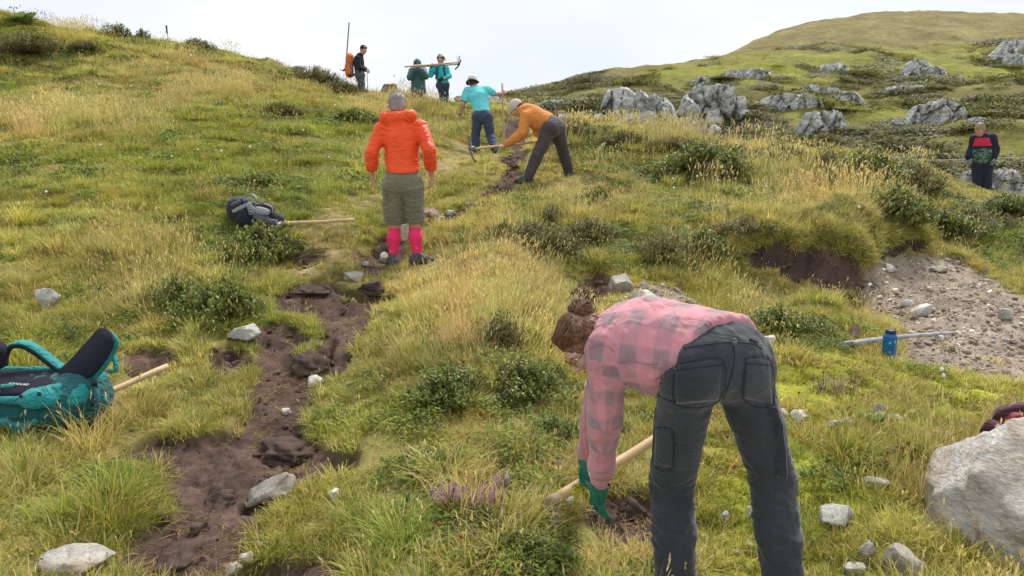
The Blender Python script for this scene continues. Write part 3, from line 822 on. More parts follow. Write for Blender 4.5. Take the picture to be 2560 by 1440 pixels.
    for L_, m_ in ((lip, 260), (lip2, 90)):
        t = np.sort(RNG.random(m_)) * (len(L_) - 1.001); i = t.astype(int); q = L_[i] + (L_[i + 1] - L_[i]) * (t - i)[:, None]; q = q + RNG.normal(0, .035, q.shape)
        put(q[:, 0], q[:, 1], H(q[:, 0], q[:, 1] + .05) + .01, np.stack([U(.5, 1.5, m_), RNG.normal(0, .3, m_), U(-.5, .5, m_)], 1), U(.9, 1.6, m_), pick_proto(['t'] * m_), mixw=np.tile([.25, .4, .35], (m_, 1)))
    cat = {k: np.concatenate(v) for k, v in S.items()}
    scatter('grass', cat['p'], cat['r'], cat['s'], cat['k'], np.clip(cat['t'], .3, 2), cat['w'], 'short green and straw coloured alpine grass covering the slope', 'grass')
    # moss carpet
    X, Y = jgrid(2.0, 9.0, .13, .84)
    mo = masks(X, Y); k = (mo['moss'] > RNG.random(len(X)) * .9 + .05) & (mo['gravel'] < .6) & (fbm(X * 2.2, Y * 2.2 + 3, octaves=3) > -.22) & ~near_off(X, Y, .03); X, Y = X[k], Y[k]; Z = H(X, Y); n = len(X)
    tm = C_MOSS / (C_YEL * 1.2); tm = tm[None] * np.exp(RNG.normal(0, .16, (n, 1))) * (1 + .45 * fbm(X * 2.5, Y * 2.5, octaves=3))[:, None]
    sc = U(.8, 1.25, n)
    scatter('moss', np.stack([X, Y, Z - .003], 1), slope_rot(X, Y, Z, U(0, 6.28, n)), np.stack([sc, sc, sc], 1), pick_proto(['moss'] * n), tm, np.tile([0.0, 1.0, 0.0], (n, 1)), 'bright yellow green moss carpet on the damp ground at right', 'moss')
    # dry roots and straw lying on the bare peat
    X, Y = jgrid(2.0, 20, .10, .72)
    m = masks(X, Y); d = np.maximum(m['dirt'], m['trod'])
    s = (d > .25) & (m['hole'] < .5) & (RNG.random(len(X)) < .85 * np.clip(.5 + 1.3 * fbm(X * 2.1, Y * 2.1 + 9, octaves=3) + .5 * m['trod'], .2, 1)) & ~near_off(X, Y, -.05)
    X, Y, tr = X[s], Y[s], m['trod'][s]; Z = H(X, Y); k = len(X); sc = U(.45, .95, k)
    tint = np.where(tr[:, None] > .4, np.array([.95, .9, .9]), np.array([.48, .40, .42])) * np.exp(RNG.normal(0, .3, (k, 1)))
    scatter('straw_litter', np.stack([X, Y, Z + .003], 1), np.stack([RNG.normal(0, .1, k), RNG.normal(0, .1, k), U(0, 6.28, k)], 1), np.stack([sc, sc, sc * .8], 1),
            pick_proto(['lit'] * k), tint, np.tile([0.0, 0.0, 1.0], (k, 1)), 'dry roots and straw bits lying on the bare peat of the path', 'straw')

def build_far_heath():
    """heath and grass hummocks of the far slope, too many and too far to count"""
    X, Y = [], []
    for (y0, y1, sp) in ((27, 60, .95), (60, 105, 1.7)):
        x, y = jgrid(y0, y1, sp, .80, .5); X.append(x); Y.append(y)
    X = np.concatenate(X); Y = np.concatenate(Y)
    k = (X / Y > -.06); X, Y = X[k], Y[k]
    n2 = fbm(X * 0.22, Y * 0.11, octaves=4, gain=.6) - .7 * fbm(X * 0.05, Y * 0.028 + 7, octaves=4, gain=.6)
    k = RNG.random(len(X)) < np.clip(.16 + .9 * n2, .07, .8); X, Y, n2 = X[k], Y[k], n2[k]
    cg = np.zeros(len(X))
    if CRAGS:                                      # heath hugging the crags
        ex = []
        for (x, y, rx, ry) in CRAGS:
            m_ = int(np.clip(rx * 7, 8, 46)); a = U(0, 6.283, m_); f = U(.95, 1.45, m_); ex.append(np.stack([x + np.cos(a) * rx * f, y + np.sin(a) * ry * f * 1.3], 1))
        ex = np.concatenate(ex); X = np.concatenate([X, ex[:, 0]]); Y = np.concatenate([Y, ex[:, 1]]); n2 = np.concatenate([n2, np.full(len(ex), .35)]); cg = np.concatenate([cg, np.ones(len(ex))])
    Z = H(X, Y); n = len(X)
    c = far_colour(X, Y, Z); dark = np.clip(.2 + 1.2 * n2, 0, 1)[:, None] * (1 - .6 * sstep(80, 140, Y))[:, None]
    c = c * (1 - dark * .75) + np.array([.185, .178, .056]) * dark * .65
    tint = c * np.exp(RNG.normal(0, .18, (n, 1))) / (C_GREEN * 1.25) * 1.35
    sc = U(1.6, 3.2, n) * (1 + Y / 120) * np.where(n2 > .25, 1.1, .8) * np.where(cg > 0, .62, 1)
    scatter('far_heath', np.stack([X, Y, Z - .05], 1), slope_rot(X, Y, Z, U(0, 6.28, n), .8), np.stack([sc * 1.3, sc * 1.3, sc * U(.6, 1.1, n)], 1), pick_proto(np.where(n2 > .12, 'fH', 'fS')), tint, np.tile([1.0, 0.0, 0.0], (n, 1)), 'heath and grass hummocks covering the far hill', 'heath')
# ---------------------------------------------------------------- rocks
def rock_mat(name, base, dark, light, scale=3.0, band=0.0, lichen=None, bdist=.02, rust=None, crack=.5):
    m, nt, b = new_mat(name); N = NT(nt)
    c = N.coord('Object')
    cs = N.mapping(c, (1, 1, 1 + band), (.5, .3, .4))
    f = N.noise(cs, scale, 8, .68, .3); f2 = N.noise(cs, scale * 9, 5, .65); f3 = N.noise(c, scale * .45, 3, .5)
    col = N.ramp(f, [(.25, dark), (.48, base), (.72, light)])
    col = N.mix(1.0, col, N.ramp(f2, [(.28, .62), (.72, 1.35)]), 'MULTIPLY')
    if rust: col = N.mix(N.ramp(f3, [(.45, 0.0), (.68, .75)]), col, rust)
    if lichen:
        lf = N.noise(c, scale * 2.6, 6, .7)
        col = N.mix(N.ramp(lf, [(.57, 0.0), (.64, .8)]), col, lichen)
    v = N.voronoi(cs, scale * 1.6, 'DISTANCE_TO_EDGE')
    ck = N.ramp(v, [(0.0, 1 - crack), (.035, 1.0)])
    col = N.mix(1.0, col, ck, 'MULTIPLY')
    nt.links.new(col, b.inputs['Base Color'])
    b.inputs['Roughness'].default_value = .88; b.inputs['Specular IOR Level'].default_value = .25
    h = N.math('ADD', N.math('MULTIPLY', f, 1.0), N.math('ADD', N.math('MULTIPLY', f2, .35), N.math('MULTIPLY', ck, .35)))
    nt.links.new(N.bump(h, .8, bdist), b.inputs['Normal'])
    return m
M_STONE = rock_mat('pale_stone', (.34, .32, .285), (.16, .15, .135), (.50, .475, .43), 9, .5, None, .008, (.30, .22, .14), .15)
M_STONE_W = rock_mat('quartz_stone', (.50, .48, .43), (.27, .25, .21), (.68, .66, .61), 8, .3, None, .006, None, .1)
M_STONE_B = rock_mat('brown_stone', (.25, .17, .13), (.13, .09, .07), (.36, .28, .22), 9, .5, None, .008, None, .1)
M_STONE_L = rock_mat('lichened_stone', (.36, .36, .33), (.20, .21, .19), (.50, .50, .46), 8, .4, (.42, .43, .24), .008, None, .1)
M_BOULDER = rock_mat('gneiss_boulder', (.48, .435, .385), (.22, .185, .15), (.70, .66, .61), 4.0, 1.3, (.46, .50, .53), .06, (.36, .26, .17), .0)
M_CRAG = rock_mat('crag_rock', (.54, .54, .51), (.24, .24, .22), (.74, .74, .71), .75, .6, None, .22, None, .55)

def ico(sub):
    bm = bmesh.new(); bmesh.ops.create_icosphere(bm, subdivisions=sub, radius=1.0)
    v = np.array([x.co[:] for x in bm.verts]); f = [tuple(q.index for q in p.verts) for p in bm.faces]; bm.free()
    return v, f
_ICO = {s: ico(s) for s in (2, 3, 4, 5)}

def rock_shape(sub, seed, cuts=12, rough=.12, boxy=1.0):
    """angular stone: a sphere cut by random planes, then roughened"""
    r = np.random.default_rng(seed); v = _ICO[sub][0].copy(); v = np.sign(v) * np.abs(v) ** boxy
    for i in range(cuts):
        n = r.normal(size=3); n /= np.linalg.norm(n); d = r.uniform(.52, .88)
        over = np.clip(v @ n - d, 0, None); v -= over[:, None] * n * .93
    o = r.uniform(0, 50, 3)
    k = fbm(v[:, 0] * 1.7 + o[0], v[:, 1] * 1.7 + o[1], v[:, 2] * 1.7 + o[2], 5, .55)
    k2 = 1 - 2 * np.abs(fbm(v[:, 0] * 4 + o[1], v[:, 1] * 4 + o[2], v[:, 2] * 5 + o[0], 3, .6))
    v = v * (1 + rough * k + rough * .22 * k2)[:, None]
    return v

def fractured(sub, seed, nb=26, depth=.20):
    """outcrop: blocks with their own offsets, divided by clefts"""
    r = np.random.default_rng(seed); v = _ICO[sub][0].copy()
    v = np.sign(v) * np.abs(v) ** .55; v /= np.maximum(np.linalg.norm(v, axis=1, keepdims=True) ** .55, .1)
    s = r.normal(size=(nb, 3)); s /= np.linalg.norm(s, axis=1)[:, None]; s *= r.uniform(.8, 1.1, (nb, 1))
    st = np.array([1.7, 1.0, .55])
    d = np.linalg.norm((v[:, None] - s[None]) * st, axis=2)
    d = d + .10 * fbm(v[:, 0] * 3 + seed, v[:, 1] * 3, v[:, 2] * 3, 3)[:, None]
    i = np.argsort(d, axis=1); d1 = np.take_along_axis(d, i[:, :1], 1)[:, 0]; d2 = np.take_along_axis(d, i[:, 1:2], 1)[:, 0]
    off = r.uniform(-depth, depth, nb)[i[:, 0]]
    tilt = (v * r.normal(0, .28, (nb, 3))[i[:, 0]]).sum(1) * .5
    cl = np.clip(1 - (d2 - d1) / .10, 0, 1) * .20
    rr = fbm(v[:, 0] * 2.2 + seed, v[:, 1] * 2.2, v[:, 2] * 2.2, 5, .6) * .16
    return v * (1 + off + tilt - cl + rr)[:, None]

def rotz(v, a):
    c, s = math.cos(a), math.sin(a); return v @ np.array([[c, s, 0], [-s, c, 0], [0, 0, 1.0]])
def rotm(v, e): return v @ np.array(Euler(e).to_matrix()).T

def stone(px, py, w, h, label, mat=None, sub=3, seed=None, dep=.8, rot=(0, 0, 0), name='stone', group=None, sink=.30, cuts=11, cat='stone', lift=0.0, rough=.12, boxy=1.0):
    """a stone whose lower edge shows at (px, py) in the photograph, w x h photograph pixels large"""
    g = hit(px, py)
    dist = g[1]; k = dist / FPX / CP
    rx = w * k / 2; rz = h * k / 2 / .95
    seed = int(px * 7 + py) if seed is None else seed
    v = rock_shape(sub, seed, cuts, rough, boxy) * np.array([rx, rx * dep, max(rz, .012) * (1 + sink)])
    v = rotm(v, rot)
    base = np.array([g[0], g[1] + rx * dep * .55, 0.0]); base[2] = on_ground(base[0], base[1])
    o = empty(name, base) if False else None
    me_v = v + base + np.array([0, 0, rz * (1 - sink) + lift])
    me = bpy.data.meshes.new(name)
    me.from_pydata([tuple(p) for p in (me_v - base)], [], _ICO[sub][1])
    me.polygons.foreach_set('use_smooth', [sub > 3] * len(me.polygons))
    me.materials.append(mat or M_STONE)
    o = bpy.data.objects.new(name, me); o.location = base; link(o)
    tag(o, label, cat, group)
    KEEP_OFF.append((base[0], base[1], rx * .75))
    return o

W_, B_, L_ = M_STONE_W, M_STONE_B, M_STONE_L
for (px, py, w, h, label, mat, rot) in [
    (833, 1252, 44, 26, 'small white stone in the grass right of the pale slab', W_, (0, 0, .3)),
    (787, 966, 50, 24, 'white flat stone where the narrow path bends above the pits', W_, (.1, 0, 0)),
    (712, 1038, 28, 16, 'small cream stone on the bare path below the white flat stone', W_, (0, 0, 0)),
    (180, 1436, 200, 58, 'wide grey flat rock in the bottom left corner', M_STONE, (.1, .05, .1)),
    (617, 1414, 46, 26, 'pale angular stone at the bottom of the path', W_, (0, .2, 0)),
    (578, 1434, 60, 18, 'flat stone half buried at the lower edge of the picture', M_STONE, (0, 0, .2)),
    (652, 1368, 36, 12, 'thin flat stone beside the lowest peat pit', M_STONE, (0, 0, 0)),
    (114, 776, 58, 56, 'round lichen spotted stone standing in the grass at far left', L_, (0, 0, .4)),
    (1011, 604, 26, 44, 'upright white stone seen between the pink socks', W_, (0, 0, .2)),
    (1076, 552, 62, 26, 'brown rock in the turf right of the green shorts', B_, (0, 0, 0)),
    (1092, 558, 46, 14, 'pale flat stone in front of the brown rock', M_STONE, (0, 0, 0)),
    (1126, 540, 34, 12, 'small white stone beside the brown rock', W_, (0, 0, 0)),
    (962, 656, 28, 24, 'striped light stone at the heel of the left pink sock', W_, (0, .2, .3)),
    (914, 668, 24, 12, 'little grey stone on the peat left of the pink socks', M_STONE, (0, 0, 0)),
    (884, 704, 66, 20, 'straw covered stone bridging the two dark holes', M_STONE, (0, 0, 0)),
    (604, 856, 92, 34, 'slanting flat slab half hidden in the turf left of the path', L_, (0, -.35, -.2)),
    (1555, 728, 78, 42, 'blocky pale stone at the top of the little gully', M_STONE, (0, 0, .4)),
    (1606, 764, 76, 40, 'rounded whitish stone just above the plaid shirt', W_, (0, -.1, .2)),
    (1614, 728, 26, 18, 'small grey stone between the two stones above the plaid shirt', M_STONE, (0, 0, 0)),
    (1467, 1164, 44, 54, 'grey veined stone behind the plaid sleeve', M_STONE, (0, .2, 0)),
    (1400, 1178, 28, 30, 'small upright stone left of the plaid sleeve', L_, (0, 0, 0)),
    (1416, 1270, 46, 32, 'speckled stone under the end of the mattock handle', M_STONE, (0, 0, .5)),
    (1918, 878, 54, 40, 'pale stone beside the belt of the bending person', W_, (0, 0, .2)),
    (1958, 1056, 46, 32, 'pinkish stone right of the bending thighs', M_STONE, (0, .1, 0)),
    (2000, 1060, 48, 32, 'whitish stone next to the pinkish stone', W_, (0, -.1, 0)),
    (2086, 1080, 46, 32, 'tan stone in the moss left of the broad leaved plant', M_STONE, (0, .3, 0)),
    (2118, 1068, 44, 24, 'slanted white stone in front of the heather tuft', W_, (0, -.4, 0)),
    (2240, 1050, 48, 12, 'thin white stone lying flat in the moss', W_, (0, 0, 0)),
    (2204, 1038, 40, 34, 'pale broken stone behind the broad leaved plant', M_STONE, (0, .3, .2)),
    (2234, 1140, 28, 24, 'small bluish stone among the brown seed heads', M_STONE, (0, .3, 0)),
    (2368, 1094, 34, 20, 'small grey stone left of the big boulder top', M_STONE, (0, 0, 0)),
    (2420, 1062, 30, 10, 'little white stone in the moss before the maroon bag', W_, (0, 0, 0)),
    (2098, 1330, 138, 56, 'flat bluish grey slab beside the right trouser leg', L_, (.1, 0, .15)),
    (2196, 1226, 66, 28, 'mossy stone sunk in the grass left of the boulder', L_, (0, 0, 0)),
    (2166, 1404, 42, 54, 'narrow pale stone above the lower edge, left of dry grass', M_STONE, (0, .3, 0)),
    (2268, 1450, 104, 84, 'blocky grey rock at the foot of the big boulder', M_STONE, (0, 0, .3)),
    (2140, 1440, 66, 34, 'dark grey stone cut by the lower picture edge', L_, (0, 0, 0)),
    (1878, 1292, 28, 36, 'white pointed stone between the trouser legs', W_, (0, .2, 0)),
    (1812, 1310, 30, 32, 'grey stone between the trouser legs left of the white one', L_, (0, 0, 0)),
    (1876, 1370, 22, 14, 'oval white pebble low between the trouser legs', W_, (0, 0, 0)),
    (1846, 1388, 22, 16, 'cream pebble low between the trouser legs', M_STONE, (0, 0, 0)),
    (2312, 792, 78, 34, 'large white quartz stone on the gravel', W_, (0, 0, .1)),
    (2226, 684, 38, 16, 'oblong white stone on the upper gravel', W_, (0, .2, 0)),
    (2350, 684, 44, 14, 'flat tan stone on the upper gravel at right', M_STONE, (0, 0, 0)),
    (2140, 850, 36, 40, 'brown tilted stone at the turf edge behind the grey pole', B_, (0, .4, 0)),
    (2355, 852, 24, 14, 'white pebble touching the far end of the grey pole', W_, (0, 0, 0)),
    (2520, 802, 38, 26, 'dark rounded stone on the gravel at the right edge', L_, (0, 0, 0)),
    (2275, 764, 40, 16, 'small white stone behind the large quartz stone', W_, (0, 0, 0)),
    (971, 232, 40, 32, 'brown boulder on the ridge between the standing people', B_, (0, .15, .3)),
    (1158, 262, 46, 26, 'mossy brown rock on the skyline left of the turquoise shirt', B_, (0, 0, .3)),
    (740, 168, 52, 20, 'flat grey rock lying on the left skyline', L_, (0, -.2, .1)),
]:
    stone(px, py, w, h, label, mat, rot=rot, sub=4 if w > 34 else 3, cuts=15, boxy=.8)

s_ = stone(668, 1262, 158, 34, 'long pale slab of stone leaning in the middle of the dug path', M_STONE, 4, rot=(.35, -.50, -.25), dep=.42, lift=.055, boxy=.5, cuts=6)
# big gneiss boulder at lower right
def big_boulder():
    c = P(2640, 1400, 2.96); c[2] = on_ground(c[0], c[1])
    r = np.random.default_rng(11); v = _ICO[5][0].copy()
    for n, d in (((-.35, -.55, .75), .62), ((.1, -.25, .97), .66), ((-.85, -.4, .2), .70), ((-.3, -.95, .1), .66), ((-.75, .2, .62), .74), ((.5, -.6, .6), .8), ((0, .6, .8), .75), ((-.95, .3, .1), .8)):
        n = np.array(n) / np.linalg.norm(n); over = np.clip(v @ n - d, 0, None); v -= over[:, None] * n * .97
    k = fbm(v[:, 0] * 2 + 3, v[:, 1] * 2, v[:, 2] * 2, 5, .55)
    k2 = fbm(v[:, 0] * 3 + v[:, 2] * 5, v[:, 1] * 3 + v[:, 2] * 3, v[:, 2] * 11 - v[:, 0] * 7, 4, .6)
    k3 = 1 - 2 * np.abs(fbm(v[:, 0] * 5 + v[:, 2] * 6, v[:, 1] * 6, v[:, 2] * 14 - v[:, 0] * 8, 4, .6)); v = v * (1 + .05 * k + .030 * k2 + .020 * k3)[:, None]
    v = v * np.array([.68, .48, .57])
    o = mesh_obj('boulder', v, _ICO[5][1], M_BOULDER); o.location = c + np.array([0.03, 0.03, .06])
    tag(o, 'big banded grey and tan boulder in the lower right corner', 'boulder')
    KEEP_OFF.append((c[0], c[1], .40))
    return o
boulder = big_boulder()

CRAGS = []
def crag_mesh(W, Ht, seed, nx, nz):
    """outcrop bedded in the slope: a jointed front face of columns and slabs, then a top that runs back under the turf"""
    r = np.random.default_rng(seed); nt = max(5, nz // 2); rows = nz + nt
    x = np.linspace(-.5, .5, nx + 1); X = np.tile(x, (rows + 1, 1)); Tm = np.linspace(0, 1, rows + 1)[:, None] * np.ones((1, nx + 1)); fr = nz / rows
    env = np.clip(1 - (np.abs(x) * 2) ** 3.2, 0, 1) ** .5
    bl = np.round((fbm(x * 5 + seed, np.full_like(x, seed * .7), octaves=3) * .5 + .5) * 5) / 5           # stepped skyline
    top = Ht * env * np.clip(.80 + .25 * bl, .6, 1.05)
    t1 = np.clip(Tm / fr, 0, 1); t2 = np.clip((Tm - fr) / (1 - fr), 0, 1)
    Z = -.35 * Ht + (top[None] + .35 * Ht) * t1 + t2 * Ht * .10 - t2 ** 2 * Ht * .45
    Y = t1 * Ht * .32 + t2 * Ht * 1.7 + (1 - env[None]) * Ht * .5
    XX = X * W * (1 - .10 * t1) + .10 * Ht * fbm(X * 4 + seed, t1 * 3, octaves=3)
    # joints: steep cells, each with its own set-back and tilt
    q = np.stack([XX.ravel() / Ht * 1.0, (Z.ravel() - .35 * XX.ravel()) / Ht * .62, Y.ravel() / Ht * .5], 1); q = q + .10 * np.stack([fbm(q[:, 0] * 2.3 + seed, q[:, 1] * 2.3, octaves=3), fbm(q[:, 0] * 2.3 + 9, q[:, 1] * 2.3 + seed, octaves=3), np.zeros(len(q))], 1)
    for cells, amp in ((3.2, .20), (7.5, .085)):
        m = int(np.clip(cells * cells * W / Ht * .9, 10, 160)); s_ = np.stack([r.uniform(q[:, 0].min(), q[:, 0].max(), m), r.uniform(q[:, 1].min(), q[:, 1].max(), m), r.uniform(0, q[:, 2].max(), m)], 1)
        d = np.linalg.norm(q[:, None] - s_[None], axis=2); i = np.argsort(d, axis=1)[:, :2]; d1 = np.take_along_axis(d, i[:, :1], 1)[:, 0]; d2 = np.take_along_axis(d, i[:, 1:2], 1)[:, 0]
        off = r.uniform(-1, 1, m)[i[:, 0]] + ((q - s_[i[:, 0]]) * r.normal(0, 2.0, (m, 3))[i[:, 0]]).sum(1); ck = np.clip(1 - (d2 - d1) * cells / .35, 0, 1)
        dy = (amp * off + amp * 1.1 * ck) * Ht; w_ = (.35 + .65 * np.sin(np.clip(t1, 0, 1) * 2.2)).ravel()
        Y = Y + (dy * w_).reshape(Y.shape); Z = Z - (amp * .22 * ck * Ht).reshape(Z.shape)
    Y = Y + .03 * Ht * fbm(XX / Ht * 9 + seed, Z / Ht * 9, octaves=3)
    V = np.stack([XX, Y, Z], -1).reshape(-1, 3); id_ = np.arange((rows + 1) * (nx + 1)).reshape(rows + 1, nx + 1)
    return V, np.stack([id_[:-1, :-1], id_[:-1, 1:], id_[1:, 1:], id_[1:, :-1]], -1).reshape(-1, 4)
# crags of the far hill
for n_, (px, py, w, h, label, sub, asp) in enumerate([
    (1548, 262, 90, 76, 'pale crag at the left end of the biggest rock band, leaning slab', 4, .7),
    (1600, 300, 130, 110, 'broad cracked crag left of the shrub gap on the far hill', 5, .6),
    (1780, 275, 150, 110, 'tall cracked crag in the middle of the far hill', 5, .6),
    (1675, 320, 90, 50, 'low crag foot between the two big crags', 4, .6),
    (1740, 330, 110, 40, 'pale rock foot below the tall middle crag', 4, .6),
    (1868, 185, 96, 26, 'long low outcrop high on the far hill below its shoulder', 4, .6),
    (2075, 172, 64, 26, 'small outcrop under the brown summit slope', 4, .6),
    (1975, 258, 130, 42, 'flat wide outcrop in the middle of the far green slope', 4, .6),
    (2115, 252, 56, 36, 'small square outcrop right of the wide flat outcrop', 4, .6),
    (2050, 312, 104, 60, 'white blocky outcrop low on the far slope', 4, .7),
    (2285, 172, 60, 40, 'grey outcrop high on the right part of far hill', 4, .6),
    (2318, 182, 60, 26, 'second grey outcrop touching the high right one', 4, .6),
    (2262, 226, 84, 24, 'low outcrop in the middle of the right slope', 4, .6),
    (2345, 286, 116, 58, 'rounded pale outcrop just above the man with gloves', 4, .7),
    (2248, 308, 40, 22, 'little outcrop left of the rounded pale outcrop', 3, .7),
    (2440, 302, 40, 18, 'little outcrop right of the rounded pale outcrop', 3, .7),
    (2510, 140, 60, 40, 'outcrop at the right picture edge, upper of three', 4, .6),
    (2540, 118, 70, 34, 'outcrop at the right picture edge, on the skyline knoll', 4, .6),
    (2535, 152, 50, 30, 'outcrop at the right picture edge, lower of three', 4, .6),
    (1385, 262, 60, 24, 'small crag far left on the hill above the orange hoodie', 4, .6),
    (1350, 268, 30, 18, 'tiny crag left of the one above the orange hoodie', 3, .6),
    (1850, 252, 20, 18, 'white boulder right of the tall middle crag', 3, .8),
    (1900, 262, 24, 14, 'tiny tan boulder left of the wide flat outcrop', 3, .8),
    (2030, 224, 40, 22, 'small pale outcrop above the wide flat one', 3, .7),
    (2075, 228, 36, 16, 'flat pale outcrop right above the wide flat one', 3, .7),
    (2000, 232, 30, 14, 'thin low outcrop at upper left of the wide flat one', 3, .7),
    (1765, 200, 60, 14, 'scattered pale rock line left of the long low outcrop', 3, .7),
    (1500, 300, 26, 26, 'single pale rock left of the leaning slab crag', 3, .7),
    (1412, 296, 34, 22, 'grey rock showing just above the dark trousers', 3, .7),
    (1242, 262, 56, 46, 'pale square rock behind the turquoise shirt', 4, .7),
    (2505, 446, 90, 44, 'heap of grey rocks behind the man with gloves', 4, .7),
    (2440, 440, 60, 30, 'grey rock at the legs of the man with gloves', 4, .7),
]):
    g = hit(px, min(py + h * .46, 460) if py < 400 else py, y0=(26 if py < 400 and px > 1300 else (22.5 if px < 1300 else 15.5)))
    if px == 1242: g = P(px, py, 26.0)
    if py > 400: g = P(px, py, 17.0)
    k = g[1] / FPX / CP; W_m, H_m = w * k * 1.34, h * k * 1.10; rx = W_m / 2
    v, f = crag_mesh(W_m, H_m, 100 + n_, max(10, int(w * .42)), max(8, int(h * .42)))
    o = mesh_obj('rock_outcrop', v, f, M_CRAG, smooth=False)
    o.location = (g[0], g[1], on_ground(g[0], g[1]) if py < 400 and px != 1242 else g[2] - H_m * .5); o.rotation_euler = (0, 0, -math.atan2(g[0], g[1]) + random.uniform(-.2, .2))
    tag(o, label, 'rock outcrop'); CRAGS.append((o.location.x, o.location.y, rx, rx * asp)) if py < 400 and px > 1300 else None

# gravel: pebbles of the wash-out, too many to count
PEB = bpy.data.collections.new('pebble_pieces')
for i in range(8):
    v = rock_shape(2, 900 + i, 9) * np.array([1, .8, .55])
    me = bpy.data.meshes.new('pebble'); me.from_pydata([tuple(p) for p in v], [], _ICO[2][1])
    m_, nt_, b_ = (None, None, None)
    PEB.objects.link(bpy.data.objects.new('q%02d' % i, me))
def pebble_mat():
    m, nt, b = new_mat('pebbles'); N = NT(nt)
    f = N.noise(N.coord('Object'), 2.0, 5, .65)
    col = N.mix(1.0, N.attr('tint', 'INSTANCER', 'Color'), N.ramp(f, [(.25, .6), (.75, 1.3)]), 'MULTIPLY')
    nt.links.new(col, b.inputs['Base Color']); b.inputs['Roughness'].default_value = .9; b.inputs['Specular IOR Level'].default_value = .2
    return m
M_PEB = pebble_mat()
for o in PEB.objects: o.data.materials.append(M_PEB)

def build_gravel():
    X, Y = jgrid(3.5, 9.5, .028, 1.0)
    k = X > .3; X, Y = X[k], Y[k]
    m = masks(X, Y); g = np.maximum(m['gravel'], m['stony'])
    k = (g > RNG.random(len(X)) * .8 + .1) & (RNG.random(len(X)) < np.clip(.55 + .6 * fbm(X * 2.5, Y * 2.5, octaves=3), .08, 1)); X, Y = X[k], Y[k]
    Z = H(X, Y); n = len(X)
    s = .006 * np.exp(np.abs(RNG.normal(0, .80, n))); s = np.clip(s, .004, .042)
    pal = np.array([[.33, .265, .21], [.40, .335, .27], [.23, .18, .145], [.64, .60, .54], [.30, .23, .18]])[RNG.choice(5, n, p=[.32, .25, .2, .08, .15])]
    t = pal * np.exp(RNG.normal(0, .15, (n, 1)))
    scatter('gravel', np.stack([X, Y, Z + s * .15], 1), np.stack([RNG.normal(0, .3, n), RNG.normal(0, .3, n), U(0, 6.28, n)], 1), np.stack([s, s, s], 1), RNG.integers(0, 8, n), t, t, 'grey brown gravel of the wash-out at right', 'gravel', PEB)
    # crumbs of peat along the dug path
    X, Y = jgrid(2.2, 16, .035, .70); m = masks(X, Y)
    dens = .42 * np.clip(.35 + 1.2 * fbm(X * 2.7 + 8, Y * 2.7, octaves=3), .05, 1)
    k = (np.maximum(m['dirt'], m['scar']) > .35) & (RNG.random(len(X)) < dens); X, Y = X[k], Y[k]; Z = H(X, Y); n = len(X)
    s = np.clip(.008 * np.exp(np.abs(RNG.normal(0, .8, n))), .005, .055)
    t = C_PEAT * np.exp(RNG.normal(0, .25, (n, 1)))
    scatter('peat_crumbs', np.stack([X, Y, Z + s * .15], 1), np.stack([RNG.normal(0, .5, n), RNG.normal(0, .5, n), U(0, 6.28, n)], 1), np.stack([s, s, s], 1), RNG.integers(0, 8, n), t, t, 'dark crumbs and clods of peat strewn over the dug path', 'peat', PEB)

M_PEATCLOD = rock_mat('peat_clod', tuple(C_PEAT * 1.0), tuple(C_PEAT * .6), tuple(C_PEAT * 1.6), 22, .6, None, .02, (.10, .066, .05), .0)
for (px, py, w, h, label, rot) in [
    (782, 922, 110, 40, 'big dug out peat sod beside the narrow path', (.1, .2, .3)), (445, 1418, 160, 34, 'broad heap of loose peat at the bottom of the path', (0, 0, .2)), (715, 1150, 150, 30, 'dark heap of loose peat in the wide pit', (0, .1, .4)),
    (545, 1262, 80, 26, 'flat peat sod at the edge of the lower pit', (0, -.1, .2)), (690, 1205, 80, 18, 'crumbly peat sod behind the pale slab', (0, .3, .2)), (930, 748, 66, 22, 'dark peat clod right of the upper path', (0, .2, 0)),
    (770, 742, 100, 18, 'rounded peat lump at the bend of the upper path', (0, 0, .1)), (1580, 1300, 90, 40, 'reddish peat clod between glove and trouser leg', (0, .1, 0)), (1290, 418, 44, 16, 'small peat clod beside the digging person', (0, 0, 0)), (1225, 492, 56, 14, 'small peat clod on the path below the digging person', (0, 0, .3))]:
    stone(px, py, w, h, label, M_PEATCLOD, 4, rot=rot, name='peat_clod', cat='peat clod', cuts=3, sink=.80, rough=.34, dep=1.0)
# ---------------------------------------------------------------- figures: signed distance shapes meshed as one continuous surface
def A(*p): return np.array(p, float)
def unit(v): v = np.asarray(v, float); return v / (np.linalg.norm(v) + 1e-12)

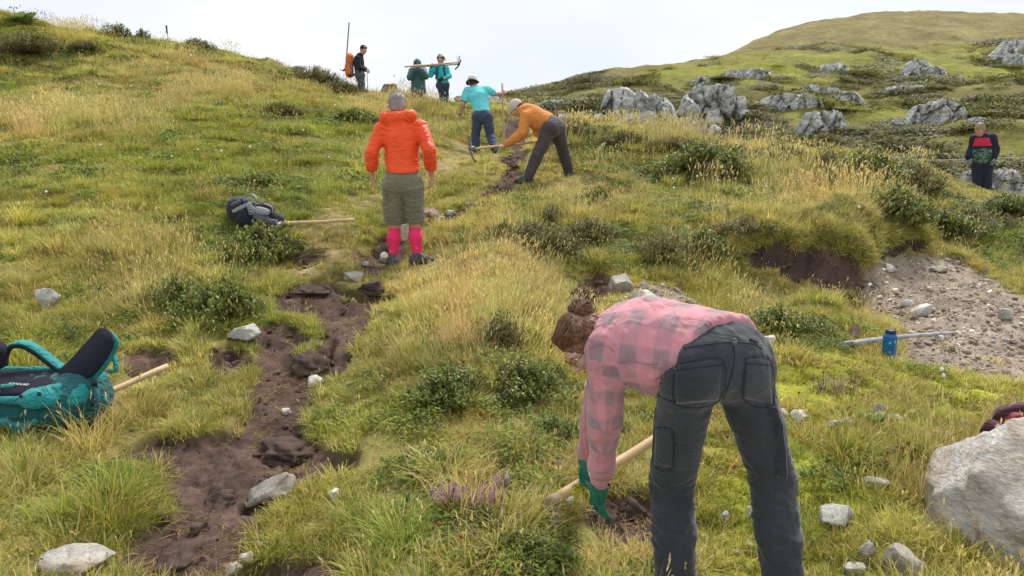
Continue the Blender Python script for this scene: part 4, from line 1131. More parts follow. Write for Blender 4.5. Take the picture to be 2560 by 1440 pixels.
class Shape:
    """collects rounded cones / ellipsoids with smooth unions, then meshes them"""
    def __init__(s): s.pr = []
    def cone(s, a, b, r0, r1, k=.03, flat=None, fs=1.0):
        s.pr.append(('cone', A(*a), A(*b), r0, r1, k, None if flat is None else unit(flat), fs)); return s
    def chain(s, pts, rad, k=.03, flat=None, fs=1.0):
        for i in range(len(pts) - 1): s.cone(pts[i], pts[i + 1], rad[i], rad[i + 1], k, flat, fs)
        return s
    def ell(s, c, r, axes=None, k=.03):
        s.pr.append(('ell', A(*c), A(*r), np.eye(3) if axes is None else np.array(axes, float), k)); return s
    def cut(s, p, n, rnd=.0):
        """remove everything on the +n side of the plane"""
        s.pr.append(('cut', A(*p), unit(n), rnd)); return s
    def cutball(s, c, r, axes=None, k=.01):
        s.pr.append(('cutell', A(*c), A(*r), np.eye(3) if axes is None else np.array(axes, float), k)); return s
    def cutbox(s, p, n, c, rad):
        """plane cut that only acts within a radius of c"""
        s.pr.append(('cutl', A(*p), unit(n), A(*c), rad)); return s
    def bounds(s):
        lo, hi = np.full(3, 1e9), np.full(3, -1e9)
        for q in s.pr:
            if q[0] == 'cone':
                r = max(q[3], q[4]) * max(1, q[7]) + q[5] * .3
                lo = np.minimum(lo, np.minimum(q[1], q[2]) - r); hi = np.maximum(hi, np.maximum(q[1], q[2]) + r)
            elif q[0] == 'ell':
                r = q[2].max() + q[4] * .3; lo = np.minimum(lo, q[1] - r); hi = np.maximum(hi, q[1] + r)
        return lo, hi
    def mesh(s, vox, smooth=1):
        lo, hi = s.bounds(); lo = lo - 3 * vox; hi = hi + 3 * vox
        n = np.ceil((hi - lo) / vox).astype(int) + 1
        D = np.full(n, .5, np.float32)
        ax = [lo[i] + vox * np.arange(n[i]) for i in range(3)]
        for q in s.pr:
            if q[0] in ('cone', 'ell'):
                if q[0] == 'cone': r = max(q[3], q[4]) * max(1, q[7]); a0, a1 = np.minimum(q[1], q[2]) - r, np.maximum(q[1], q[2]) + r; k = q[5]
                else: r = q[2].max(); a0, a1 = q[1] - r, q[1] + r; k = q[4]
                a0 = a0 - k - 2 * vox; a1 = a1 + k + 2 * vox
            elif q[0] == 'cut': a0, a1 = lo, hi
            elif q[0] == 'cutell': a0, a1 = q[1] - q[2].max() - .02, q[1] + q[2].max() + .02
            else: a0, a1 = q[3] - q[4], q[3] + q[4]
            i0 = np.clip(((a0 - lo) / vox).astype(int), 0, n - 1); i1 = np.clip(((a1 - lo) / vox).astype(int) + 2, 1, n)
            if (i1 <= i0).any(): continue
            sl = tuple(slice(i0[i], i1[i]) for i in range(3))
            X, Yg, Zg = np.meshgrid(*[ax[i][i0[i]:i1[i]].astype(np.float32) for i in range(3)], indexing='ij')
            p = np.stack([X, Yg, Zg], -1)
            if q[0] == 'cone':
                a, b = q[1], q[2]; pa = p - a.astype(np.float32); ba = (b - a)
                if q[6] is not None:
                    f = q[6]; g = (1 / q[7] - 1)
                    pa = pa + (pa @ f.astype(np.float32))[..., None] * (f * g).astype(np.float32); ba = ba + f * (ba @ f) * g
                h = np.clip((pa @ ba.astype(np.float32)) / (ba @ ba + 1e-9), 0, 1)
                d = np.linalg.norm(pa - h[..., None] * ba.astype(np.float32), axis=-1) - (q[3] + (q[4] - q[3]) * h)
                if q[6] is not None and q[7] < 1: d = d * (q[7] * .5 + .5)
            elif q[0] == 'ell':
                pl = (p - q[1].astype(np.float32)) @ q[3].T.astype(np.float32)
                kk = np.linalg.norm(pl / q[2].astype(np.float32), axis=-1); d = (kk - 1) * q[2].min()
            elif q[0] == 'cut':
                d = -((p - q[1].astype(np.float32)) @ q[2].astype(np.float32)); D[sl] = np.maximum(D[sl], -d); continue
            elif q[0] == 'cutell':
                pl = (p - q[1].astype(np.float32)) @ q[3].T.astype(np.float32)
                d = (np.linalg.norm(pl / q[2].astype(np.float32), axis=-1) - 1) * q[2].min(); D[sl] = np.maximum(D[sl], -d); continue
            else:
                d = ((p - q[1].astype(np.float32)) @ q[2].astype(np.float32)); inr = np.linalg.norm(p - q[3].astype(np.float32), axis=-1) < q[4]
                D[sl] = np.where(inr, np.maximum(D[sl], d), D[sl]); continue
            k = max(k, 1e-4); Ds = D[sl]
            h = np.clip(.5 + .5 * (Ds - d) / k, 0, 1)
            D[sl] = Ds * (1 - h) + d * h - k * h * (1 - h)
        return surface_nets(D, lo, vox, smooth)

def surface_nets(D, lo, vox, smooth=1):
    ins = D < 0
    c = [ins[i:D.shape[0] - 1 + i, j:D.shape[1] - 1 + j, k:D.shape[2] - 1 + k] for i in (0, 1) for j in (0, 1) for k in (0, 1)]
    s = sum(x.astype(np.int8) for x in c)
    act = np.argwhere((s > 0) & (s < 8))
    idx = np.full(s.shape, -1, np.int32); idx[tuple(act.T)] = np.arange(len(act))
    pos = np.zeros((len(act), 3)); cnt = np.zeros(len(act))
    corners = [np.array(o) for o in ((0, 0, 0), (1, 0, 0), (0, 1, 0), (1, 1, 0), (0, 0, 1), (1, 0, 1), (0, 1, 1), (1, 1, 1))]
    dv = [D[tuple((act + o).T)] for o in corners]
    for a in range(8):
        for bit in (1, 2, 4):
            b = a | bit
            if b == a: continue
            m = (dv[a] < 0) != (dv[b] < 0)
            t = np.where(m, dv[a] / (dv[a] - dv[b] + 1e-12), 0)
            e = corners[a] + (corners[b] - corners[a]) * t[:, None]
            pos += np.where(m[:, None], e, 0); cnt += m
    pos = pos / cnt[:, None] + act
    V = lo + pos * vox
    F = []
    for axis in range(3):
        o = [0, 0, 0]; o[axis] = 1
        a = ins[tuple(slice(0, D.shape[i] - o[i]) for i in range(3))]; b = ins[tuple(slice(o[i], None) for i in range(3))]
        e = np.argwhere(a != b)
        u, w = [(1, 2), (2, 0), (0, 1)][axis]
        e = e[(e[:, u] > 0) & (e[:, w] > 0) & (e[:, u] < s.shape[u]) & (e[:, w] < s.shape[w]) & (e[:, axis] < s.shape[axis])]
        du = np.zeros(3, int); du[u] = 1; dw = np.zeros(3, int); dw[w] = 1
        q = np.stack([idx[tuple((e - du - dw).T)], idx[tuple((e - dw).T)], idx[tuple(e.T)], idx[tuple((e - du).T)]], 1)
        flip = ~a[tuple(e.T)]
        q[flip] = q[flip][:, ::-1]
        F.append(q)
    F = np.concatenate(F); F = F[(F >= 0).all(1)]
    for _ in range(smooth):
        acc = np.zeros_like(V); n = np.zeros(len(V))
        for i in range(4):
            a, b = F[:, i], F[:, (i + 1) % 4]
            np.add.at(acc, a, V[b]); np.add.at(n, a, 1)
        V = V * .45 + acc / np.maximum(n, 1)[:, None] * .55
    return V, F

def vnormals(V, F):
    n = np.cross(V[F[:, 2]] - V[F[:, 0]], V[F[:, 3]] - V[F[:, 1]])
    N_ = np.zeros_like(V)
    for i in range(4): np.add.at(N_, F[:, i], n)
    return N_ / (np.linalg.norm(N_, axis=1, keepdims=True) + 1e-12)

def wrinkle(V, F, amp=.006, freq=9.0, axis=(0, 0, 1), stretch=2.6, seed=0, where=None):
    """cloth folds: ridged noise, stretched across the given axis"""
    ax = unit(axis); N_ = vnormals(V, F)
    along = V @ ax; q = V * freq / stretch + np.outer(along, ax) * freq * (1 - 1 / stretch)
    wv = .6 * fbm(V[:, 0] * 5 + seed, V[:, 1] * 5, V[:, 2] * 5, 2)
    r = 1 - 2 * np.abs(fbm(q[:, 0] + wv + seed, q[:, 1] + wv, q[:, 2] + wv * 1.3, 3))
    r2 = fbm(V[:, 0] * freq * .5 + seed * 3, V[:, 1] * freq * .5, V[:, 2] * freq * .5, 2)
    d = amp * (r * .7 + r2 * .6)
    if where is not None: d = d * where
    return V + N_ * d[:, None]

def part_mesh(name, V, F, mat, parent, attrs=None):
    V = np.asarray(V) - np.array(parent.location)
    me = fast_mesh(name, V, F)
    for m in (mat if isinstance(mat, (list, tuple)) else [mat]): me.materials.append(m)
    for k, v in (attrs or {}).items(): set_attr(me, k, v)
    o = bpy.data.objects.new(name, me); o.parent = parent; COL.objects.link(o)
    return o

# ---- small solid helpers
def tube(pts, rad, n=10, caps=True):
    """tube along a polyline -> verts, faces (quads, end fans as degenerate-free ngons)"""
    pts = [A(*p) for p in pts]; rad = rad if hasattr(rad, '__len__') else [rad] * len(pts)
    V, F = [], []
    t0 = unit(pts[1] - pts[0]); up = A(0, 0, 1) if abs(t0[2]) < .9 else A(1, 0, 0)
    u = unit(np.cross(t0, up))
    for i, p in enumerate(pts):
        t = unit(pts[min(i + 1, len(pts) - 1)] - pts[max(i - 1, 0)])
        u = unit(u - t * (u @ t)); w = np.cross(t, u)
        for j in range(n):
            a = 6.28318 * j / n; V.append(p + (u * math.cos(a) + w * math.sin(a)) * rad[i])
    for i in range(len(pts) - 1):
        for j in range(n):
            F.append((i * n + j, i * n + (j + 1) % n, (i + 1) * n + (j + 1) % n, (i + 1) * n + j))
    if caps: F.append(tuple(range(n))[::-1]); F.append(tuple(range((len(pts) - 1) * n, len(pts) * n)))
    return V, F

def ribbon(pts, side, w, th=.003):
    """flat strap of thickness th along a polyline; side = width direction(s)"""
    pts = [A(*p) for p in pts]; V, F = [], []; m = len(pts)
    for i, p in enumerate(pts):
        s_ = unit(side[i] if isinstance(side, list) else side); t = unit(pts[min(i + 1, m - 1)] - pts[max(i - 1, 0)]); n = unit(np.cross(t, s_))
        ww = (w[i] if hasattr(w, '__len__') else w) / 2
        V += [p - s_ * ww - n * th / 2, p + s_ * ww - n * th / 2, p + s_ * ww + n * th / 2, p - s_ * ww + n * th / 2]
    for i in range(m - 1):
        for j in range(4): F.append((4 * i + j, 4 * i + (j + 1) % 4, 4 * i + 4 + (j + 1) % 4, 4 * i + 4 + j))
    F.append((3, 2, 1, 0)); e = 4 * (m - 1); F.append((e, e + 1, e + 2, e + 3))
    return V, F

def catmull(pts, per=6):
    p = [A(*q) for q in pts]; p = [2 * p[0] - p[1]] + p + [2 * p[-1] - p[-2]]; out = []
    for i in range(1, len(p) - 2):
        for j in range(per):
            t = j / per
            out.append(.5 * ((2 * p[i]) + (-p[i - 1] + p[i + 1]) * t + (2 * p[i - 1] - 5 * p[i] + 4 * p[i + 1] - p[i + 2]) * t * t + (-p[i - 1] + 3 * p[i] - 3 * p[i + 1] + p[i + 2]) * t ** 3))
    out.append(p[-2]); return out

def join(*parts):
    V, F = [], []
    for v, f in parts:
        b = len(V); V += list(v); F += [tuple(i + b for i in q) for q in f]
    return V, F

# ---- hands
def hand(S, wrist, d, palm, thumb, size=1.0, curl=.5, r=.0095, spread=.12, k=.012, inf=0.0):
    """palm and five bent fingers. d: towards the fingers, palm: palm normal (fingers curl to it), thumb: side of the thumb"""
    d = unit(d); palm = unit(palm - d * (palm @ d)); th = unit(thumb - d * (thumb @ d) - palm * (thumb @ palm))
    kn = wrist + d * .095 * size
    S.cone(wrist - d * .02, wrist + d * .03 * size, .027 * size + inf, .028 * size + inf, .02, palm, .72)
    S.cone(wrist + d * .03 * size + th * .004, kn + th * .022 * size, .026 * size + inf, .017 * size + inf, k, palm, .6)
    S.cone(wrist + d * .03 * size - th * .004, kn - th * .024 * size, .024 * size + inf, .016 * size + inf, k, palm, .6)
    tips = []
    for i, (off, L) in enumerate(((.031, .078), (.0105, .088), (-.0105, .082), (-.031, .064))):
        p = kn + th * off * size - d * .006; a = curl * .55; dirf = d + th * spread * (1.5 - i) * .5
        for seg, (fr, rr) in enumerate(((.45, 1.0), (.31, .9), (.24, .78))):
            dd = unit(unit(dirf) * math.cos(a) + palm * math.sin(a)); q = p + dd * L * fr * size
            S.cone(p, q, r * rr * size * 1.02 + inf, r * (rr - .08) * size + inf, .004); p = q; a += curl * (.9 if seg == 0 else .6)
        tips.append(p)
    tb = wrist + d * .028 * size + th * .026 * size
    t1 = tb + unit(d * .7 + th * .75 + palm * .25) * .042 * size; t2 = t1 + unit(d * .9 + th * .15 + palm * .45 * (1 + curl)) * .030 * size; t3 = t2 + unit(d * .85 - th * .2 + palm * .5 * (1 + curl)) * .024 * size
    S.chain([tb, t1, t2, t3], [.0155 * size + inf, .0125 * size + inf, .0105 * size + inf, .0085 * size + inf], .008)
    return tips

# ---- heads
def head(S, c, f, u, s=1.0, ears=True):
    """skull, face and ears round the head centre c, looking along f with crown u"""
    f = unit(f); u = unit(u - f * (u @ f)); r = np.cross(f, u); ax = [r, f, u]
    L = lambda x, y, z: c + (r * x + f * y + u * z) * s
    S.ell(L(0, -.012, .028), A(.076, .096, .088) * s, ax, .02)
    S.ell(L(0, .018, -.035), A(.062, .072, .085) * s, ax, .03)
    S.ell(L(0, .050, -.088), A(.034, .030, .026) * s, ax, .03)
    S.cone(L(0, .090, .006), L(0, .108, -.030), .009 * s, .0135 * s, .012)
    S.ell(L(0, .082, .026), A(.052, .018, .012) * s, ax, .016)
    for e in (-1, 1):
        S.ell(L(.030 * e, .076, -.022), A(.024, .016, .018) * s, ax, .018)
        S.ell(L(.012 * e, .098, -.034), A(.009, .009, .008) * s, ax, .006)
        if ears:
            S.ell(L(.080 * e, -.006, -.005), A(.011, .019, .033) * s, ax, .006)
            S.cutball(L(.090 * e, .000, -.004), A(.006, .010, .019) * s, ax)
        S.cutball(L(.032 * e, .104, .006), A(.020, .018, .011) * s, ax)
    S.ell(L(0, .086, -.062), A(.024, .012, .006) * s, ax, .006)
    S.ell(L(0, .083, -.074), A(.021, .012, .007) * s, ax, .006)
    return L, ax

M_EYEW = simple_mat('eye_white', (.75, .73, .70), .3, .05); M_EYED = simple_mat('eye_dark', (.02, .015, .012), .2, .1)
M_LIP = simple_mat('lips', (.42, .16, .13), .5, .1)
def face_parts(L, ax, s, parent, brow=None, eyes=True):
    def blob(name, c, r, mat, n=2):
        v = (_ICO[n][0] * A(*r) * s) @ np.array(ax) + c
        return mesh_obj(name, v, _ICO[n][1], mat, parent)
    for e in (-1, 1):
        if eyes:
            eye = blob('eye', L(.032 * e, .079, .006), (.0125, .012, .0085), M_EYEW)
            pup = blob('pupil', L(.032 * e, .0875, .005), (.0055, .005, .0060), M_EYED)
            pup.parent = eye; pup.location = (0, 0, 0)
        if brow: blob('eyebrow', L(.033 * e, .094, .024), (.019, .006, .0042), brow)
    blob('mouth', L(0, .0925, -.068), (.022, .007, .0040), M_LIP)

# ---- skin
def skin_mat(name, col, redden=(.55, .22, .16), tattoo=0.0):
    m, nt, b = new_mat(name); N = NT(nt); c = N.coord('Object')
    f = N.noise(c, 14, 4, .6); f2 = N.noise(c, 90, 3, .6)
    cc = N.mix(N.ramp(f, [(.42, 0.0), (.75, .45)]), col, redden)
    cc = N.mix(1.0, cc, N.ramp(f2, [(.3, .9), (.7, 1.08)]), 'MULTIPLY')
    if tattoo: cc = N.mix(N.ramp(N.noise(c, 26, 5, .7, 1.5), [(.50, 0.0), (.56, tattoo)]), cc, (.10, .09, .10))
    nt.links.new(cc, b.inputs['Base Color']); b.inputs['Roughness'].default_value = .55; b.inputs['Specular IOR Level'].default_value = .35
    b.inputs['Subsurface Weight'].default_value = .08; b.inputs['Subsurface Radius'].default_value = (.01, .004, .002)
    return m
SKIN = skin_mat('skin', (.52, .31, .22)); SKIN_T = skin_mat('tattooed_skin', (.50, .30, .22), tattoo=.5); SKIN_R = skin_mat('ruddy_skin', (.55, .28, .20), (.58, .18, .13))

def cloth_mat(name, col, col2=None, rough=.75, fold=.5, fdist=.02, fscale=9, weave=320, var=.12, spec=.2, sheen=.15):
    m, nt, b = new_mat(name); N = NT(nt); c = N.coord('Object')
    f = N.noise(c, 3.5, 4, .6); fine = N.noise(c, weave, 2, .5)
    lo = tuple(x * (1 - var) for x in col); hi = tuple(min(1, x * (1 + var)) for x in (col2 or col))
    cc = N.ramp(f, [(.3, lo), (.7, hi)])
    cc = N.mix(1.0, cc, N.ramp(fine, [(.3, .88), (.7, 1.1)]), 'MULTIPLY')
    nt.links.new(cc, b.inputs['Base Color']); b.inputs['Roughness'].default_value = rough; b.inputs['Specular IOR Level'].default_value = spec
    b.inputs['Sheen Weight'].default_value = sheen
    cm = N.mapping(c, (1, 1, 2.2), (.3, .2, 0))
    n1 = N.noise(cm, fscale, 3, .5, .8); n1 = N.math('ABSOLUTE', N.math('SUBTRACT', n1, .5))
    h = N.math('ADD', N.math('MULTIPLY', n1, -2.0), N.math('MULTIPLY', fine, .02))
    nt.links.new(N.bump(h, fold, fdist), b.inputs['Normal'])
    return m
# ---------------------------------------------------------------- people
def frame_of(J):
    up = unit(J['neck'] - J['pelvis']); right = unit(J['shR'] - J['shL']); right = unit(right - up * (right @ up))
    return up, right, np.cross(up, right)

def torso(S, J, off=0.0, b=1.0, k=.05, waist=1.0):
    up, right, fwd = frame_of(J)
    pel, ch, nk = J['pelvis'], J['chest'], J['neck']
    hl, hr = J['hipL'], J['hipR']; hf = unit(np.cross(up, unit(hr - hl)))
    S.cone(hl * .62 + pel * .38, hr * .62 + pel * .38, .112 * b + off, .112 * b + off, k, hf, .92)
    mid = pel * .5 + ch * .5
    S.cone(pel, mid, .150 * b * waist + off, .142 * b * waist + off, k, fwd, .72)
    S.cone(mid, ch, .142 * b * waist + off, .165 * b + off, k, fwd, .74)
    S.cone(ch, ch * .4 + nk * .6, .165 * b + off, .10 * b + off, k, fwd, .74)
    S.cone(J['shL'] * .86 + J['shR'] * .14, J['shL'] * .14 + J['shR'] * .86, .062 * b + off, .062 * b + off, k)
    S.cone(ch * .25 + nk * .75, nk, .075 * b + off * .7, .056 * b + off * .5, .03)

def arm(S, J, sd, off=0.0, b=1.0, t1=1.0, r=(.056, .048, .046, .031), k=.035):
    a, e, w = J['sh' + sd], J['el' + sd], J['wr' + sd]
    if t1 <= .5: S.cone(a, a + (e - a) * t1 * 2, r[0] * b + off, r[1] * b + off * 1.2, k); return
    S.cone(a, e, r[0] * b + off, r[1] * b + off, k)
    q = w if t1 >= 1 else e + (w - e) * (t1 - .5) * 2
    m = e * .65 + w * .35
    S.cone(e, m, r[1] * b + off, r[2] * b + off, .02); S.cone(m, q, r[2] * b + off, r[3] * b + off, .02)

def leg(S, J, sd, off=0.0, b=1.0, t1=1.0, r=(.092, .064, .060, .042), k=.03, flare=0.0):
    h, kn, a = J['hip' + sd], J['kn' + sd], J['an' + sd]
    if t1 <= .5:
        q = h + (kn - h) * t1 * 2; S.cone(h, q, r[0] * b + off, (r[0] + (r[1] - r[0]) * t1 * 2) * b + off + flare, k); return
    S.cone(h, kn, r[0] * b + off, r[1] * b + off, k)
    m = kn * .68 + a * .32 - 0 * A(0, 1, 0)
    q = a if t1 >= 1 else kn + (a - kn) * (t1 - .5) * 2
    S.cone(kn, m, r[1] * b + off, r[2] * b + off, .02); S.cone(m, q, r[2] * b + off, r[3] * b + off + flare, .02)

def shoe(an, toe, sole=-.065, b=1.0, vox=.008):
    S = Shape(); f = unit((toe - an) * A(1, 1, 0)); z = A(0, 0, 1)
    heel = an - f * .045 + z * (sole + .035); t = A(toe[0], toe[1], an[2] + sole + .028 + (toe[2] - an[2] - sole) * .9 * 0 + 0)
    t = an + f * .175 + z * (sole + .030) + z * (toe[2] - (an[2] + sole)) * .8
    S.cone(heel, an + f * .07 + z * (sole + .040), .043 * b, .047 * b, .02).cone(an + f * .07 + z * (sole + .04), t, .047 * b, .034 * b, .02, z, .85)
    S.cone(heel + z * .01, an + z * .03, .042 * b, .045 * b, .02).cone(an + z * .02, an + f * .10 + z * (sole + .05), .042 * b, .04 * b, .03)
    n = unit(np.cross(t - heel, np.cross(z, f)))
    S.cut(heel - z * .036, -z if abs(toe[2] - an[2] - sole) < .01 else -unit(np.cross(np.cross(t - heel, z), t - heel)))
    return S.mesh(vox)

def make_root(J, name='person'):
    c = (J['anL'] + J['anR']) / 2
    return empty(name, (c[0], c[1], min(J['anL'][2], J['anR'][2]) - .07))

def body_mesh(J, root, skin, vox, hd, hands, b=1.0, hs=1.0, extra=None, bare=1.0):
    """the continuous skin surface: head, neck, trunk, limbs, hands"""
    S = Shape(); torso(S, J, -.006, b)
    for sd in 'LR': arm(S, J, sd, -.003, b); leg(S, J, sd, -.004, b)
    c, f, u = hd
    S.cone(J['neck'], c - unit(u) * .05 * hs - unit(f) * .012, .055 * b, .052 * b, .02)
    L, ax = head(S, c, f, u, hs)
    for h in hands: hand(S, *h[:4], **h[4])
    V, F = S.mesh(vox)
    part_mesh('body', V, F, skin, root)
    return L, ax

def hair_cap(L, ax, s, mat, root, seed=0, vox=.006, low=-.02, fr=.045, thick=.014, amp=.010, name='hair', fc=1.0):
    """hair shell over the skull, cut free of the face, with strand relief"""
    S = Shape(); t = thick
    S.ell(L(0, -.014, .030), (A(.076, .096, .088) + t) * s, ax, .01)
    S.ell(L(0, -.040, -.02), (A(.070, .066, .075) + t * .8) * s, ax, .02)
    r, f, u = ax
    S.cutball(L(0, .115, -.050), A(.078, .080, .100) * s * fc, ax)
    S.cut(L(0, .02, low - .06), unit(-u * 1.0 + f * .25))
    for e in (-1, 1): S.cutball(L(.088 * e, .018, -.02), A(.03, .030, .045) * s, ax)
    V, F = S.mesh(vox)
    N_ = vnormals(V, F); loc = (V - L(0, 0, 0)) @ np.array(ax).T / s
    ang = np.arctan2(loc[:, 0], loc[:, 1] + .02)
    st = fbm(ang * 9 + seed, loc[:, 2] * 14, ang * 3 + loc[:, 1] * 10, 3) + .6 * fbm(loc[:, 0] * 60 + seed, loc[:, 1] * 22, loc[:, 2] * 22, 2)
    V = V + N_ * (amp * st)[:, None]
    return part_mesh(name, V, F, mat, root)

def strands(name, roots, mat, root_obj, rad=.0016, parent=None):
    """loose locks: list of polylines"""
    parts = [tube(catmull(p, 4), [rad * (1 - .7 * i / (len(p) * 4 - 4)) for i in range((len(p) - 1) * 4 + 1)], 5) for p in roots]
    V, F = join(*parts)
    return mesh_obj(name, V, F, mat, parent or root_obj)

M_HAIR_GREY = simple_mat('grey_hair', (.30, .275, .255), .55, .8, 110, .6, 160, .004)
M_HAIR_BROWN = simple_mat('brown_hair', (.165, .082, .045), .42, .75, 75, .6, 140, .004)
M_HAIR_DARK = simple_mat('dark_hair', (.05, .025, .02), .5, .3, 60)
M_HAIR_SAND = simple_mat('sandy_grey_hair', (.30, .22, .15), .55, .35, 80, .5, 150, .004)
M_SHOE = simple_mat('shoe_grey', (.07, .075, .085), .7, .4, 40, .3, 90); M_SHOE_BR = simple_mat('boot_dark', (.06, .055, .06), .7, .3, 40, .3, 90)
M_WOOD = simple_mat('ash_wood', (.56, .40, .22), .6, .16, 12, .25, 60); M_STEEL = simple_mat('worn_steel', (.17, .17, .18), .5, .3, 20, .2, 80, metal=.6); M_STEEL_D = simple_mat('dark_steel', (.045, .045, .05), .5, .3, 20, metal=.4)
M_GREYPOLE = simple_mat('weathered_pole', (.22, .20, .18), .7, .2, 14, .2, 60)
M_YEL_TAPE = simple_mat('yellow_tape', (.62, .62, .03), .5, .06)

def joints(Y0, **kw):
    """joint positions from photograph pixels and depth offsets"""
    return {k: P(v[0], v[1], Y0 + v[2]) for k, v in kw.items()}

def shaft(name, a, b, r, mat, parent, n=12, taper=1.0):
    pts = [a + (b - a) * t for t in np.linspace(0, 1, 9)]
    pts = [p + A(0, 0, .003) * math.sin(i * 1.1) for i, p in enumerate(pts)]
    return mesh_obj(name, *tube(pts, [r * (1 + (taper - 1) * i / 8) for i in range(9)], n), mat, parent)

def slab(path, width_dir, w, th):
    return ribbon(catmull(path, 5), width_dir, w, th)

def relief(V, F, fn, root=None): return fn(V, F)
Zv = A(0, 0, 1)
# ================================================================ 1: bending person in the foreground
def plaid_mat():
    m, nt, b = new_mat('plaid_flannel'); N = NT(nt); c = N.coord('Object')
    wob = N.math('MULTIPLY', N.math('SUBTRACT', N.noise(c, 7, 3, .5), .5), .02)
    def stripe(at):
        t = N.math('FRACT', N.math('DIVIDE', N.math('ADD', N.attr(at), wob), .118))
        return N.ramp(N.math('ABSOLUTE', N.math('SUBTRACT', t, .5)), [(.22, 0.0), (.28, 1.0)])
    su, sv = stripe('pu'), stripe('pv')
    both = N.math('MULTIPLY', su, sv); one = N.math('SUBTRACT', N.math('ADD', su, sv), N.math('MULTIPLY', both, 2.0))
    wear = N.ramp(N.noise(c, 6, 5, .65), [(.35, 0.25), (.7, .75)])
    pink, mid, dark = (.58, .205, .245), (.43, .18, .21), (.185, .135, .16)
    col = N.mix(one, pink, mid); col = N.mix(both, col, dark)
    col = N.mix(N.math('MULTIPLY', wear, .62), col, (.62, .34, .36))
    fine = N.noise(c, 380, 2, .5)
    col = N.mix(1.0, col, N.ramp(fine, [(.3, .86), (.7, 1.1)]), 'MULTIPLY')
    nt.links.new(col, b.inputs['Base Color']); b.inputs['Roughness'].default_value = .9; b.inputs['Specular IOR Level'].default_value = .1; b.inputs['Sheen Weight'].default_value = .35
    n1 = N.math('ABSOLUTE', N.math('SUBTRACT', N.noise(N.mapping(c, (1.4, 1.4, .8)), 8, 3, .5, .9), .5))
    nt.links.new(N.bump(N.math('ADD', N.math('MULTIPLY', n1, -2.0), N.math('MULTIPLY', fine, .03)), .45, .016), b.inputs['Normal'])
    return m

def denim_mat():
    m, nt, b = new_mat('dark_grey_denim'); N = NT(nt); c = N.coord('Object')
    f = N.noise(c, 5, 5, .65); weave = N.noise(N.mapping(c, (1, 1, .35)), 520, 2, .5)
    col = N.ramp(f, [(.28, (.022, .025, .031)), (.55, (.038, .042, .050)), (.8, (.066, .071, .080))])
    col = N.mix(1.0, col, N.ramp(weave, [(.25, .72), (.75, 1.3)]), 'MULTIPLY')
    nt.links.new(col, b.inputs['Base Color']); b.inputs['Roughness'].default_value = .85; b.inputs['Specular IOR Level'].default_value = .15; b.inputs['Sheen Weight'].default_value = .25
    n1 = N.math('ABSOLUTE', N.math('SUBTRACT', N.noise(N.mapping(c, (.8, .8, 2.6)), 9, 3, .5, .7), .5))
    nt.links.new(N.bump(N.math('ADD', N.math('MULTIPLY', n1, -1.6), N.math('MULTIPLY', weave, .05)), .5, .014), b.inputs['Normal'])
    return m

def project_patch(bvh, outline, n=(10, 10), off=.004):
    """grid spanned by a pixel quadrilateral (tl, tr, br, bl), laid on a surface seen from the photograph's viewpoint"""
    V = []; cam_p = Vector((0, 0, CAM_Z)); last = None
    for j in range(n[1] + 1):
        for i in range(n[0] + 1):
            s, t = i / n[0], j / n[1]
            q = (np.array(outline[0]) * (1 - s) + np.array(outline[1]) * s) * (1 - t) + (np.array(outline[3]) * (1 - s) + np.array(outline[2]) * s) * t
            d = Vector(ray(*q)).normalized(); loc, nor, _, _ = bvh.ray_cast(cam_p, d)
            if loc is None: loc, nor, _, _ = bvh.find_nearest(Vector(P(q[0], q[1], 2.32))); V.append(A(*(loc + nor * off)))
            else: V.append(A(*(loc + (nor if nor.dot(d) < 0 else -nor) * off)))
    w = n[0] + 1
    F = [(j * w + i, j * w + i + 1, (j + 1) * w + i + 1, (j + 1) * w + i) for j in range(n[1]) for i in range(n[0])]
    return V, F

def project_line(bvh, pts, off=.003, per=5):
    out = []
    pp = catmull([(p[0], p[1], 0) for p in pts], per)
    for q in pp:
        d = Vector(ray(q[0], q[1])).normalized(); loc, nor, _, _ = bvh.ray_cast(Vector((0, 0, CAM_Z)), d)
        if loc is not None: out.append(A(*(loc + (nor if nor.dot(d) < 0 else -nor) * off)))
    return out

def thicken(V, F, th):
    """closed thin solid from a sheet"""
    V = [A(*v) for v in V]; N_ = np.zeros((len(V), 3)); Va = np.array(V)
    for f in F:
        n = np.cross(Va[f[1]] - Va[f[0]], Va[f[2]] - Va[f[0]])
        for i in f: N_[i] += n
    N_ /= np.linalg.norm(N_, axis=1, keepdims=True) + 1e-12
    tocam = np.array([0, 0, CAM_Z]) - Va
    N_ *= np.sign((N_ * tocam).sum(1))[:, None]
    k = len(V); out = list(Va) + list(Va - N_ * th)
    FF = [tuple(f) for f in F] + [tuple(i + k for i in f)[::-1] for f in F]
    ed = {}
    for f in F:
        for a, b in zip(f, f[1:] + f[:1]): ed[(a, b)] = ed.get((a, b), 0) + 1
    for (a, b) in list(ed):
        if (b, a) not in ed: FF.append((b, a, a + k, b + k))
    return out, FF

